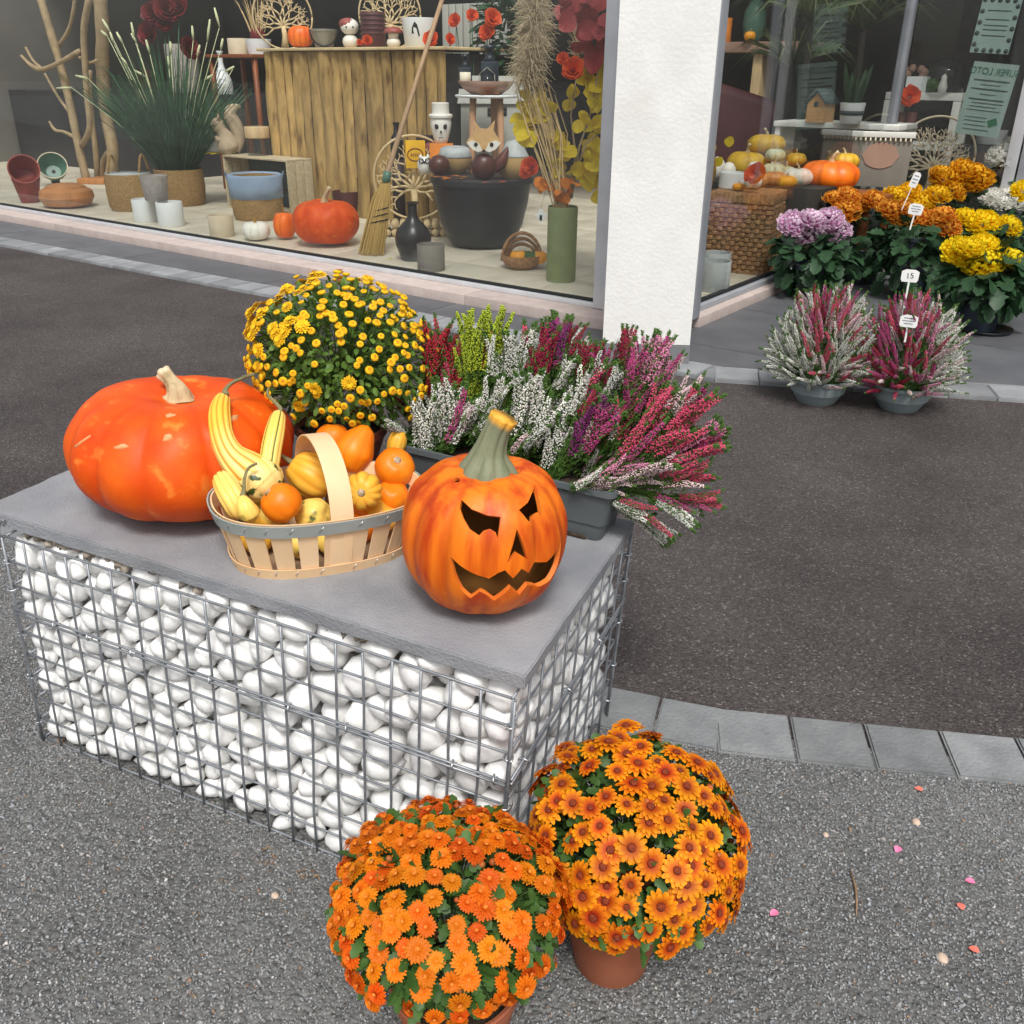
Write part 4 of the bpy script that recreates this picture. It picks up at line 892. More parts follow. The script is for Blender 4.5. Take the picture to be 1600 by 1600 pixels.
GT, GS, DT = 3.66, -1.61, 7.2                               # planes of the front pane, the side pane, the door wall
pi_ = thing('corner_pillar', 'white rendered corner pillar with grey tiled foot', 'pillar')
PP = [(-1.575, 2.905), (-1.228, 3.135), (-1.545, 3.70), (-1.70, 3.75), (-1.80, 3.40)]
def pillar(name, grow, z0, z1, mt):
    c = (-1.5, 3.4); poly = [(c[0]+(x-c[0])*(1+grow), c[1]+(t_-c[1])*(1+grow)) for x, t_ in PP]
    o = slabpoly(name, poly, 0, z1-z0, mt, pi_, .004); o.matrix_basis = T((0, 0, z0)) @ SM; return o
pillar('shaft', 0, TZ+.088, 3.0, 'white_render'); pillar('tile_foot', .012, TZ-.01, TZ+.086, 'base_tile')
bu = thing('shop_front', 'shop front with large display windows, pink stone sill and aluminium frames', 'building')
# front window: sill in lengths, rails, jamb, pane
edges = [-13.0, -10.2, -7.4, -4.6, A.dot(floor(703, 470, .07)), -1.72]
for a_, b_ in zip(edges, edges[1:]): sbox(bu, 'sill', a_+.002, b_-.002, 3.425, 3.645, TZ-.02, .082, 'sill_stone', .006)
sbox(bu, 'bottom_rail', -13, -2.06, 3.615, 3.69, .0825, FZ+.004, 'aluminium'); sbox(bu, 'gasket', -13, -2.075, 3.640, 3.6675, FZ+.005, FZ+.02, 'gasket', .001)
sbox(bu, 'jamb', -2.065, -1.995, 3.60, 3.70, FZ-.02, HW, 'aluminium', .004); sbox(bu, 'jamb', -1.992, -1.90, 3.585, 3.70, .083, HW, 'aluminium', .004); sbox(bu, 'jamb', -1.897, -1.74, 3.56, 3.72, .083, HW, 'aluminium_grey', .004)
sbox(bu, 'gasket', -2.078, -2.066, 3.642, 3.667, FZ+.02, HW, 'gasket', .001)
sbox(bu, 'pane', -13, -2.07, GT-.004, GT+.002, FZ+.006, HW, 'window_glass', 0)
# side window of the entrance recess
sbox(bu, 'sill', -1.655, -1.50, 3.80, 5.5, TZ-.02, .078, 'sill_stone', .006); sbox(bu, 'sill', -1.655, -1.50, 5.503, DT+.1, TZ-.02, .078, 'sill_stone', .006)
sbox(bu, 'bottom_rail', -1.66, -1.56, 3.805, DT-.05, .0785, FZ+.004, 'aluminium_grey'); sbox(bu, 'gasket', GS-.014, GS+.014, 3.86, DT-.05, FZ+.005, FZ+.022, 'gasket', .001)
sbox(bu, 'jamb', -1.66, -1.50, 3.725, 3.80, .078, HW, 'aluminium_grey', .004); sbox(bu, 'jamb', -1.645, -1.575, 3.803, 3.85, FZ-.02, HW, 'aluminium', .004)
sbox(bu, 'pane', GS-.003, GS+.003, 3.85, DT-.04, FZ+.006, HW, 'window_glass', 0)
# door wall at the back of the recess
sbox(bu, 'jamb', -1.645, -1.58, DT-.04, DT+.05, .0785, HW, 'mullion', .004); sbox(bu, 'bottom_rail', -1.55, -.735, DT-.03, DT+.04, TZ, .16, 'aluminium_grey')
sbox(bu, 'pane', -1.56, -.74, DT-.003, DT+.003, .16, HW, 'window_glass', 0)
sbox(bu, 'jamb', -.735, -.655, DT-.05, DT+.05, TZ, HW, 'aluminium', .004); sbox(bu, 'jamb', -.64, -.55, DT-.06, DT+.05, TZ, HW, 'aluminium_grey', .004)
sbox(bu, 'door_leaf', -.55, .5, DT-.02, DT+.02, TZ+.01, .25, 'aluminium_grey'); sbox(bu, 'pane', -.55, .5, DT-.003, DT+.003, .25, HW, 'window_glass', 0)
sbox(bu, 'side_wall', 1.9, 2.1, 3.9, 9.0, TZ-.01, 3.0, 'white_render')
# inside: floor tiles, walls
fl = struct(thing('shop_floor', 'beige tiled floor of the display', 'floor')); del fl['category']
tile_me = MB().box((0, 0, -.006), (.4465, .4465, .012), None, .0015).mesh('tile', 'shop_tile', True, .6)
for i in range(27):
    for j in range(9):
        s_, t_ = -1.66-.225-.45*i, GT+.05+.2+.45*j
        o = link('tile', tile_me, fl, T(st(s_, t_, FZ)) @ SM)
sbox(fl, 'bed', -14, -1.66, GT+.03, 12, -.02, FZ-.004, 'shop_grout', 0)
sbox(fl, 'bed', -1.66, 2.0, DT+.06, 12, -.02, TZ+.03, 'shop_grout', 0)
wl = struct(thing('inner_walls', 'walls of the shop room', 'wall')); del wl['category']
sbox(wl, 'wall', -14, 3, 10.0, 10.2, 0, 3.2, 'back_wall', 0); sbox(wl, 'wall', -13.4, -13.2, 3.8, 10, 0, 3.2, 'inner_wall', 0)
sbox(wl, 'shade_ceiling', -3.6, -1.62, 7.6, 10.2, 3.2, 3.35, 'white_render', 0); sbox(wl, 'shade_ceiling', -14, -3.61, 6.5, 10.2, 3.2, 3.35, 'white_render', 0); sbox(wl, 'shade_ceiling', -1.62, 3, 7.25, 10.2, 3.2, 3.35, 'white_render', 0)  # unseen partial ceiling, added to darken the back of the shop
# ================================================================== things on show inside
def lin(r, g, b_): f = lambda v: (v/255/12.92 if v/255 <= .04045 else ((v/255+.055)/1.055)**2.4); return (f(r), f(g), f(b_))
def cm(name, r, g, b_, rough=.6, vary=.8, sc=10, **k):
    c = lin(r, g, b_); return mat(name, c, rough, tuple(x*vary for x in c), sc, **k)
cm('wicker', 176, 140, 88, .8, .6, 40, bump=.9, bsc=120, stretch=(1, 1, 3)); cm('wicker_brown', 178, 132, 88, .8, .6, 40, bump=.9, bsc=120)
cm('driftwood', 168, 146, 112, .85, .75, 12, bump=.5, bsc=60); cm('pale_wood', 205, 176, 132, .7, .8, 8, stretch=(4, 4, .6), bump=.1); cm('crate_wood', 190, 174, 142, .8, .75, 9, stretch=(.6, 6, 6), bump=.3, bsc=60)
cm('wood_bowl', 190, 128, 74, .45, .75, 5, stretch=(3, 3, .5)); cm('red_pot', 150, 58, 48, .6, .8); cm('green_glaze', 86, 122, 104, .3, .85); cm('green_vase', 128, 138, 92, .6, .85, 14, bump=.3, bsc=30)
cm('grey_pot', 168, 160, 152, .8, .8, 30, bump=.3); cm('white_pot', 222, 224, 222, .45, .95, 6); cm('beige_pot', 206, 190, 162, .8, .9, 14, bump=.15); cm('maroon_pot', 84, 44, 44, .5, .8); cm('black_pot', 30, 34, 37, .42, .85, 5)
cm('squirrel_stone', 182, 162, 134, .85, .85, 20, bump=.2); cm('blue_cloth', 136, 154, 176, .85, .85, 6, bump=.4, bsc=20); cm('straw', 198, 162, 92, .85, .7, 60, bump=.5, bsc=150, stretch=(6, 6, 1)); cm('broom_stick', 170, 138, 104, .7, .8, 6, stretch=(4, 4, .5))
cm('bark_plank', 186, 152, 92, .8, .6, 7, det=8, stretch=(3, 3, .8), bump=.9, bsc=22, rnd=.26, c3=lin(96, 68, 36), sc3=5, lo3=.56, hi3=.74); cm('cut_wood', 206, 182, 138, .75, .8, 9)
cm('demijohn', 40, 38, 38, .3, 1.6, 5, c3=lin(120, 122, 126), sc3=3, lo3=.55, hi3=.8); cm('concrete_cup', 128, 122, 112, .85, .88, 9, bump=.2); cm('skull_white', 226, 222, 212, .5, .93, 8); cm('ink', 22, 20, 20, .6); cm('orange_card', 222, 132, 44, .7); cm('yellow_card', 226, 176, 28, .7, .95, 4); cm('dark_card', 44, 34, 34, .6)
cm('choc', 84, 44, 36, .35, .7, 8, stretch=(4, 4, .7)); cm('acorn_wood', 176, 142, 88, .8, .75, 30, stretch=(6, 6, .6), bump=.5, bsc=80); cm('grey_glaze', 168, 172, 170, .5, .85, 20, bump=.3, bsc=40); cm('fox_wood', 206, 166, 112, .7, .85, 10, stretch=(3, 3, .5)); cm('fox_brown', 96, 46, 36, .5)
cm('stool_wood', 170, 128, 92, .7, .8, 6); cm('dish_wood', 160, 128, 110, .6, .85, 6); cm('bottle_dark', 40, 48, 56, .25, .8); cm('paper', 222, 214, 190, .8); cm('grey_house', 160, 160, 152, .8, .95, 5)
cm('pampas', 236, 218, 184, .9, .92, 20, trl=.35); cm('dry_stalk', 214, 184, 130, .8, .8, 20); cm('yellow_leaf', 238, 210, 36, .6, .85, 40, rnd=.12, trl=.4); cm('red_leaf', 168, 62, 64, .6, .8, 20, rnd=.15, trl=.3); cm('orange_petal', 228, 92, 44, .6, .8, 30, rnd=.1, trl=.25); cm('darkred_petal', 120, 26, 30, .6, .8, 30, trl=.2); cm('orange_leaf', 222, 128, 24, .7, .7, 30, trl=.2)
cm('grass_blade', 58, 96, 62, .6, .7, 20, rnd=.1, trl=.2); cm('grass_head', 206, 208, 164, .9, .85, 40); cm('zinc', 148, 146, 134, .45, .85, 8, metal=.4); cm('mini_orange', 226, 150, 28, .5, .85, 9); cm('porcelain', 226, 218, 204, .35, .93, 8); cm('mushroom_red', 150, 72, 64, .5, .8, 20)
cm('shelf_white', 208, 208, 200, .6, .93, 5); cm('birdhouse_wood', 190, 138, 78, .7, .8, 8); cm('slate', 66, 78, 78, .7, .8, 8); cm('sansev', 62, 86, 58, .5, .6, 14, stretch=(1, 1, 6)); cm('yucca', 88, 104, 60, .5, .7, 10, trl=.15); cm('poster_paper', 136, 156, 148, .8, .96, 3); cm('poster_ink', 42, 104, 74, .8); cm('poster_dark', 58, 70, 66, .8)
cm('tan_ceramic', 196, 128, 78, .5, .85, 6, attr='fac', ac=lin(120, 70, 40)); cm('yellow_squash', 206, 164, 40, .5, .8, 8, attr='fac', ac=lin(150, 104, 20)); cm('pale_squash', 196, 196, 160, .55, .85, 8, attr='fac', ac=lin(150, 150, 110)); cm('gold', 190, 150, 70, .3, metal=.7); cm('brown_table', 140, 78, 42, .5, .8, 6); cm('frost', 176, 178, 176, .6, .95, 6); cm('maroon_cloth', 70, 26, 28, .7, .7, 5); cm('leaf_mid', 70, 104, 50, .55, .7, 30, trl=.2)
mat('mini_skin', (.80, .12, .006), .4, (.84, .20, .01), 9, attr='fac', ac=(.45, .05, .004), spec=.35)
mat('white_skin', (.80, .78, .70), .45, (.74, .71, .6), 9, attr='fac', ac=(.55, .52, .42), spec=.35)
VH = Vector((CF.x, CF.y, 0)).normalized()
def spot(px, py, z=FZ, back=0.0): P = floor(px, py, z); d = Vector((P.x-CAMP.x, P.y-CAMP.y, 0)).normalized(); return P+d*back
def shelfspot(px, t, z): P = atT(px, 120, t); P.z = z; return P
def hgt(P, py0, py1): return (above(P, 800, py1)-above(P, 800, py0)).z if False else (above(P, *(800, py1)).z-above(P, *(800, py0)).z)
def rothc(P): return RZ(face_cam(P)+PI/2)                  # -Y of the thing towards the viewer
PROF = {
 'pot': [(.001, 0), (.80, 0), (.83, .02), (1, .97), (1, 1), (.93, 1), (.90, .9), (.75, .12)],
 'cyl': [(.001, 0), (.96, 0), (1, .03), (1, .98), (.98, 1), (.92, 1), (.91, .95), (.9, .1)],
 'taper': [(.001, 0), (.62, 0), (.66, .02), (.98, .86), (1.02, .88), (1.03, 1), (.95, 1), (.92, .88), (.6, .1)],
 'bowl': [(.001, 0), (.5, 0), (.78, .25), (.95, .6), (1, 1), (.95, 1), (.88, .6), (.5, .12)],
 'basket': [(.001, 0), (.86, 0), (.95, .1), (1, .5), (.97, .97), (.95, 1), (.9, 1), (.92, .5), (.8, .06)],
 'cauldron': [(.001, 0), (.50, 0), (.60, .03), (.70, .12), (.83, .34), (.935, .66), (.975, .88), (.985, .93), (1.03, .94), (1.03, 1), (.97, 1), (.95, .9), (.6, .1)],
 'demijohn': [(.001, 0), (.62, 0), (.72, .03), (.97, .28), (1, .38), (.92, .5), (.62, .62), (.32, .72), (.26, .8), (.26, .96), (.33, .97), (.33, 1), (.22, 1), (.2, .8)],
 'bottle': [(.001, 0), (.95, 0), (1, .03), (1, .5), (.85, .6), (.42, .72), (.38, .92), (.5, .93), (.5, 1), (.001, 1)],
 'box_pumpkin': [(.001, 0), (.55, 0), (.86, .12), (1, .42), (.95, .68), (.74, .82), (.72, .815)],
 'egg': [(.001, 0), (.55, 0), (.85, .15), (1, .42), (.9, .7), (.55, .92), (.001, 1)],
 'acorn': [(.001, 0), (.6, 0), (.88, .2), (1, .55), (.98, .62)],
 'pear': [(.001, 0), (.62, 0), (.9, .16), (1, .36), (.86, .56), (.66, .64)],
}
def lathe_thing(name, label, cat, px, py, w, h, prof, mt, z=FZ, P=None, part='body', group=None, ribs=0, soil=None, seg=40):
    P = P or spot(px, py, z); r = w*mpp(P)/2; P = P + Vector((P.x-CAMP.x, P.y-CAMP.y, 0)).normalized()*r*.8; H = hgt(P, py, py-h) - r*.25
    o = thing(name, label, cat, P, rothc(P), group)
    fn = (lambda a, rr, zz: rr*(1-.03*abs(math.sin(ribs*a/2)))) if ribs else None
    MB().lathe([(max(.0008, a*r), b_*H) for a, b_ in PROF[prof]], seg, fn=fn).build(part, mt, o, auto=.7)
    if soil: MB().lathe([(.001, H*.88), (r*.88, H*.87)], 20).build('soil', 'soil', o)
    o['r'] = r; o['h'] = H; return o
def unit(o): r, h = o['r'], o['h']; del o['r']; del o['h']; return r, h
def lt(*a, **k): o = lathe_thing(*a, **k); return (o, *unit(o))
def pumpk(name, label, px, py, w, h, mt, n, z=FZ, P=None, stem='dry_stem', group=None, dep=.06, cat='pumpkin'):
    P = P or spot(px, py, z); r = w*mpp(P)/2; P = P+Vector((P.x-CAMP.x, P.y-CAMP.y, 0)).normalized()*r*.75; H = max(h*mpp(P)*.92, .01)
    o = thing(name, label, cat, P, RZ(px*.7), group); lobed(MB(), r, r*.97, H, n, dep, 24, 12*n if n < 9 else 8*n, .2, .84, .03, px).build('body', mt, o)
    stem_part(o, [(0, 0, H*.84), (.02*r, 0, H*.98), (.1*r, 0, H*1.12), (.2*r, .05*r, H*1.22)], [.16*r, .09*r, .065*r, .075*r], stem); return o
def wpart(o, name, mt, pts, rad, seg=8, flat=None): return MB().tube(pts, rad, seg, flat=flat).build(name, mt, o)
def text_mesh(txt, size, mt, ext=.0006):
    cu = bpy.data.curves.new('lettering', 'FONT'); cu.body = txt; cu.size = size; cu.extrude = ext; cu.align_x = 'CENTER'; cu.align_y = 'CENTER'
    o = bpy.data.objects.new('lettering', cu); COL.objects.link(o); bpy.context.view_layer.update(); dg = bpy.context.evaluated_depsgraph_get(); me = bpy.data.meshes.new_from_object(o.evaluated_get(dg)); bpy.data.objects.remove(o); me.materials.clear(); me.materials.append(m(mt)); return me
def blades(o, name, mt, n, root, H, spread, w, seed=0, droop=.3, kind='stuff', r0=.3):
    rg = random.Random(seed); b = MB()
    for _ in range(n):
        a = rg.uniform(0, 2*PI); k = rg.random()**.7*spread; q0 = root+Vector((math.cos(a), math.sin(a), 0))*r0*rg.random(); d = Vector((math.cos(a)*k, math.sin(a)*k, 1)).normalized(); L = H*rg.uniform(.6, 1.05)
        p = [q0, q0+d*L*.45, q0+d*L*.8+Vector((math.cos(a), math.sin(a), 0))*L*.06*k-Vector((0, 0, L*droop*.12*k)), q0+d*L+Vector((math.cos(a), math.sin(a), 0))*L*.2*k-Vector((0, 0, L*droop*k))]
        x = d.cross(Vector((rg.random()-.5, rg.random()-.5, .2))).normalized()*w
        b.add([p[0]-x, p[0]+x, p[1]-x, p[1]+x, p[2]-x*.7, p[2]+x*.7, p[3]], [(0, 1, 3, 2), (2, 3, 5, 4), (4, 5, 6)])
    return b.build(name, mt, o, kind=kind)
def rose(o, P, r, mt, d=None, name='flower'):
    b = MB(); b.at = []
    for k, (n, rr, lf) in enumerate(((6, 1.0, .45), (5, .8, .75), (4, .55, .95), (3, .3, 1.0))): petals(b, n, .08*r, rr*r, r*.95*rr+.2*r, -.1*r, lf*r, -.1*r, k*.5, .2, .8, .18)
    q_ = b.build(name, mt, o); q_.matrix_basis = T(P) @ look(d or Vector((random.gauss(0, .4)-.2, -1, .35))); return q_
def leaves_on(o, name, mt, pts, L, shape=None, n_each=1, face=None):
    b = MB(); shape = shape or [(0, 0), (.22, .12), (.40, .35), (.46, .55), (.36, .8), (.16, .95), (0, 1), (0, 1), (-.16, .95), (-.36, .8), (-.46, .55), (-.40, .35), (-.22, .12), (-.1, .05)]
    for P in pts:
        for _ in range(n_each):
            y = Vector((random.gauss(0, .7), random.gauss(-.4, .5), random.gauss(-.1, .6))).normalized(); x = y.cross(Vector((random.gauss(0, .4), -1, random.gauss(.3, .4)))).normalized(); z = x.cross(y)
            add_leaf(b, Matrix(((x.x, y.x, z.x, P.x), (x.y, y.y, z.y, P.y), (x.z, y.z, z.z, P.z), (0, 0, 0, 1))), L*random.uniform(.6, 1.25), random.uniform(.1, .6), random.uniform(0, .5), shape)
    return b.build(name, mt, o, kind='stuff')
def filigree(o, R, mt, arms=9, y=0.0, thick=.012, seed=1):
    """round cut-out of a spreading tree inside a ring"""
    rg = random.Random(seed); ringp = [Vector((math.cos(a)*R, y, math.sin(a)*R+R)) for a in [2*PI*k/40 for k in range(41)]]; MB().tube(ringp, R*.05, 8, flat=.6).build('ring', mt, o)
    b = MB(); c = Vector((0, y, R*.72)); b.tube([Vector((0, y, .02*R)), Vector((.02*R, y, R*.4)), c], [R*.13, R*.09, R*.08], 8)
    def grow(p, a, L, w, d):
        q_ = p+Vector((math.cos(a), 0, math.sin(a)))*L
        if (q_-Vector((0, y, R))).length > R*.95: return
        b.tube([p, (p+q_)/2+Vector((rg.gauss(0, .02), 0, rg.gauss(0, .02)))*R, q_], [w, w*.85, w*.7], 6)
        if d:
            for s_ in (-1, 1): grow(q_, a+s_*rg.uniform(.3, .7), L*rg.uniform(.65, .9), w*.75, d-1)
    for k in range(arms): grow(c, PI*(-.08+1.16*k/(arms-1)), R*rg.uniform(.26, .36), R*.045, 4)
    b.build('tree_cutout', mt, o)
# ------------------------------------------------------------------ left display window
# driftwood
def branchset(label, sets, t, base_px, base_py):
    P0 = spot(base_px, base_py); tt = B.dot(P0); o = thing('driftwood', label, 'driftwood', P0); inv = o.matrix_basis.inverted(); s_ = mpp(P0)
    for pts in sets:
        q_ = [(inv @ atT(x, y, tt+dz), w*s_) for x, y, w, dz in pts]; R_ = resample([V4(*p, r) for p, r in q_], 5)
        sweep(MB(), [p.xyz for p in R_], [p.w*(1+.12*noise.noise(p.xyz*9)) for p in R_], 10, 4, .12).build('branch', 'driftwood', o)
    MB().box((0, .02, .03), (.32, .18, .06), RZ(.3), .008).build('foot_block', 'wood_bowl', o)
branchset('tall pale driftwood branches rising at the far left of the window', [
 [(136, 285, 6.5, 0), (122, 225, 6.5, 0), (112, 175, 6, 0), (98, 115, 6, 0), (82, 60, 6, 0), (62, -6, 6, 0)], [(128, 228, 4, 0), (140, 200, 4.5, -.05), (136, 150, 4.5, -.05), (133, 100, 4.5, -.05), (131, 45, 4.5, -.05), (140, -5, 5, -.05)],
 [(124, 80, 4, -.06), (98, 95, 3.5, -.1), (68, 108, 4, -.12), (50, 103, 3, -.15), (33, 87, 2.2, -.15)], [(66, 108, 2.6, -.12), (52, 95, 2.2, -.12), (40, 74, 2, -.12)], [(118, 215, 3, 0), (100, 206, 2.6, 0), (86, 203, 2.4, 0), (77, 190, 2, 0)],
 [(112, 180, 2.5, .02), (90, 150, 2.2, .04), (70, 115, 2, .04)], [(92, 72, 3, .05), (108, 45, 2.8, .05), (116, 10, 3, .05), (117, -6, 3, .05)], [(124, 90, 2.5, 0), (140, 98, 2.5, 0), (152, 94, 2, 0)]], 0, 146, 287)
branchset('thick straight driftwood pole beside the ornamental grass', [[(172, 285, 8, 0), (176, 235, 8.5, 0), (166, 180, 9, 0), (160, 110, 9.5, 0), (160, 50, 9.5, 0), (156, -8, 10, 0)], [(152, 280, 4, 0), (150, 240, 4.5, 0), (142, 170, 4, 0), (140, 110, 4, 0)], [(160, 278, 4, 0), (162, 250, 4, 0), (174, 232, 4, 0)]], 0, 170, 285)
# dark plinth behind
sbox(struct(thing('dark_plinth', 'black plinth along the left wall', 'plinth')), 'plinth', -13.1, -9.4, 6.2, 9.9, FZ, 1.02, 'dark_plinth')
for o in COL.objects:
    if o.name == 'dark_plinth' and 'category' in o: del o['category']
# red pots, one tipped on the other
o, r, h = lt('clay_pot', 'red clay pot standing at the far left of the window', 'pot', 48, 318, 40, 44, 'taper', 'red_pot')
P1 = o.matrix_basis.translation.copy(); o2 = thing('clay_pot', 'red clay pot lying on its side, open mouth to the viewer, on another', 'pot', P1+Vector((0, 0, h*.92+r*.5)), rothc(P1) @ RX(math.radians(62)))
MB().lathe([(max(.0008, a*r*1.12), (b_-.6)*h*1.0) for a, b_ in PROF['taper']], 36).build('body', 'red_pot', o2, auto=.7)
P1 = spot(88, 290, FZ, .05); o = thing('glazed_bowl', 'green glazed bowl propped up behind the wooden box', 'bowl', P1+Vector((0, 0, .17)), rothc(P1) @ RX(math.radians(58)))
r = 21*mpp(P1); MB().lathe([(max(.0008, a*r), (b_-.5)*r*1.1) for a, b_ in PROF['bowl']], 36).build('body', 'green_glaze', o, auto=.8); wpart(o, 'rim', 'beige_pot', [Vector((math.cos(a)*r, math.sin(a)*r, r*.55)) for a in [2*PI*k/32 for k in range(33)]], .006)
MB().lathe([(.05, -.27), (.04, -.1), (.02, -.06)], 12).build('stand', 'black_pot', o)
o, r, h = lt('wooden_box', 'round wooden lidded box shaped like a flat pumpkin', 'box', 108, 327, 82, 48, 'box_pumpkin', 'wood_bowl'); MB().lathe([(r*.73, h*.815), (r*.72, h*.86), (r*.5, h*.96), (.001, h)], 36).build('lid', 'wood_bowl', o, auto=.8)
# baskets and grass
o, r, h = lt('wicker_basket', 'small wicker basket with two loop handles and a plastic liner', 'basket', 209, 331, 72, 66, 'basket', 'wicker'); MB().lathe([(.001, h*.9), (r*.9, h*.96), (r*.95, h*1.02)], 30).build('liner', 'frost', o)
for sx in (-.8, .45): wpart(o, 'handle', 'wicker', [Vector((sx*r+.45*r*(k/8), -.3*r+.02*k, h*.95+math.sin(PI*k/8)*h*.55)) for k in range(9)], .011)
o, r, h = lt('grass_basket', 'ornamental grass with cream tufts in a round seagrass basket', 'potted plant', 286, 323, 76, 66, 'basket', 'wicker')
blades(o, 'grass', 'grass_blade', 760, Vector((0, 0, h*.8)), h*3.9, .85, .0042, 4, .5, r0=r*.6)
b = MB(); inv = o.matrix_basis.inverted()
for (x, y, dx, dy) in ((205, 35, 5, 26), (158, 48, 10, 9), (172, 50, 6, 18), (182, 50, 10, 18), (190, 90, 9, 12), (210, 110, 18, 10), (228, 62, 6, 22), (266, 65, 1, 20), (262, 88, 2, 18), (312, 70, -4, 18), (320, 125, 12, -8), (352, 112, 14, -8), (348, 60, -3, 18), (88, 138, 24, -1), (118, 118, 20, 5), (328, 30, -4, 34), (335, 12, 8, 30), (205, 52, 8, 14), (160, 30, 12, 20), (300, 40, 2, 22)):
    P_ = inv @ above(o.matrix_basis.translation, x, y); Q_ = inv @ above(o.matrix_basis.translation, x+dx, y+dy); b.tube([P_, (P_+Q_)/2, Q_], [.008, .013, .009], 6)
    R_ = Vector((P_.x*.15, P_.y*.15, h)); b.tube([Q_, (Q_+R_)/2+Vector((0, 0, .06)), R_], .003, 4)
b.build('tufts', 'grass_head', o, kind='stuff')
P_ = shelfspot(250, 5.35, 1.35); o = thing('amaryllis', 'dark red amaryllis blooms above the ornamental grass', 'flower', Vector((P_.x, P_.y, FZ)), rothc(P_)); inv = o.matrix_basis.inverted()
for (x, y, r) in ((262, 18, .13), (240, 22, .11), (236, 55, .12), (256, 38, .09), (294, 78, .11), (280, 10, .1)):
    c = inv @ above(P_, x, y); rose(o, c, r, 'darkred_petal'); wpart(o, 'stem', 'grass_blade', [Vector((0, 0, .1)), Vector((c.x*.6, c.y, c.z*.6)), c], .008, 6)
# three little pots
lt('small_pot', 'white relief pot, left of the pair under the grey one', 'pot', 229, 348, 36, 40, 'cyl', 'white_pot', group='little pots stacked as a pyramid')
o, r, h = lt('small_pot', 'white relief pot, right of the pair under the grey one', 'pot', 269, 355, 40, 43, 'cyl', 'white_pot', group='little pots stacked as a pyramid'); ztop = FZ+h
o, r, h = lt('small_pot', 'textured grey pot standing on two white pots', 'pot', 249, 316, 42, 44, 'pot', 'grey_pot', P=Vector((*above(o.matrix_basis.translation, 249, 340).xy, ztop+.002)), group='little pots stacked as a pyramid')
# crate
cP = spot(404, 331); cw, chh, cd = 150*mpp(cP), .40, .30; chh = hgt(cP, 331, 246)
o = thing('wooden_crate', 'open wooden crate standing on its side with a basket inside', 'crate', cP+B*cd/2, SM)
for z in (.0, .34, .67):
    pass
for k in range(3): MB().box((0, -cd/2+cd*(k+.5)/3, chh-.008), (cw, cd/3-.008, .016), None, .002).build('board', 'crate_wood', o)
for k in range(3): MB().box((0, -cd/2+cd*(k+.5)/3, .008), (cw, cd/3-.008, .016), None, .002).build('board', 'crate_wood', o)
for sx in (-1, 1):
    for k in range(3): MB().box((sx*(cw/2-.008), -cd/2+cd*(k+.5)/3, chh/2), (.016, cd/3-.008, chh-.034), None, .002).build('board', 'crate_wood', o)
for k in range(3): MB().box((0, cd/2-.008, chh*(k+.5)/3), (cw-.034, .014, chh/3-.014), None, .002).build('board', 'slate', o)
ctop = FZ+chh
bP = cP+B*.06-A*.0+Vector((0, 0, .017))
o, r, h = lt('lined_basket', 'round straw basket lined with blue cloth inside the crate', 'basket', 405, 345, 80, 78, 'basket', 'wicker', P=Vector((*spot(405, 346).xy, FZ)))
MB().lathe([(r*1.02, h*.5), (r*1.04, h*.75), (r*1.05, h*1.0), (r*1.0, h*1.04), (r*.93, h*1.0), (r*.9, h*.4)], 40, fn=lambda a, q0, z: q0*(1+.025*math.sin(7*a)*math.sin(z*30))).build('cloth_liner', 'blue_cloth', o)
for sx in (-1, 1): wpart(o, 'handle', 'blue_cloth', [Vector((sx*r*(1+.12*math.sin(PI*k/6)), .1*r, h*(.85+.25*math.sin(PI*k/6)))) for k in range(7)], .01)
# squirrel on the crate
sP = Vector((*atT(358, 236, B.dot(cP)+.12).xy, ctop)); k_ = hgt(sP, 243, 168)
o = thing('squirrel_figure', 'beige stone squirrel with a raised tail on the crate', 'figurine', sP, rothc(sP))
b = MB(); sc_ = k_
def blob(b, c, r, M_=None, seg=14, rows=10):
    c = Vector(c); prof = [(max(.0005, math.sin(PI*i/rows)), -math.cos(PI*i/rows)) for i in range(rows+1)]; R_ = Matrix.Diagonal((*r, 1)); b.lathe(prof, seg, c, (M_ @ R_) if M_ else R_)
P_ = resample([V4(.02, 0, 0, .12), V4(.0, 0, .12, .24), V4(-.03, 0, .30, .21), V4(-.10, 0, .48, .13), V4(-.16, 0, .58, .14), V4(-.20, 0, .64, .13), V4(-.30, 0, .62, .05), V4(-.33, 0, .61, .02)], 6); sweep(b, [p.xyz*sc_ for p in P_], [p.w*sc_ for p in P_], 16)
P_ = resample([V4(.16, 0, .05, .08), V4(.26, 0, .3, .12), V4(.22, 0, .55, .15), V4(.12, 0, .78, .15), V4(.16, 0, .92, .12), V4(.3, 0, .98, .06), V4(.36, 0, .96, .02)], 6); sweep(b, [p.xyz*sc_ for p in P_], [p.w*sc_ for p in P_], 16)
for y in (-.09, .09): P_ = resample([V4(-.1, y, .36, .05), V4(-.2, y, .30, .05), V4(-.25, y*.4, .36, .04)], 4); sweep(b, [p.xyz*sc_ for p in P_], [p.w*sc_ for p in P_], 10); b.lathe([(.045*sc_, 0), (.03*sc_, .08*sc_), (.001, .15*sc_)], 8, Vector((-.15, y*.8, .7))*sc_); blob(b, Vector((-.02, y*1.3, .12))*sc_, (.15*sc_, .09*sc_, .14*sc_))
b.at = None; b.build('body', 'squirrel_stone', o)
lt('white_pot', 'white patterned pot behind the squirrel', 'pot', 337, 233, 30, 40, 'cyl', 'white_pot', P=Vector((*atT(335, 236, B.dot(cP)+.2).xy, ctop)))
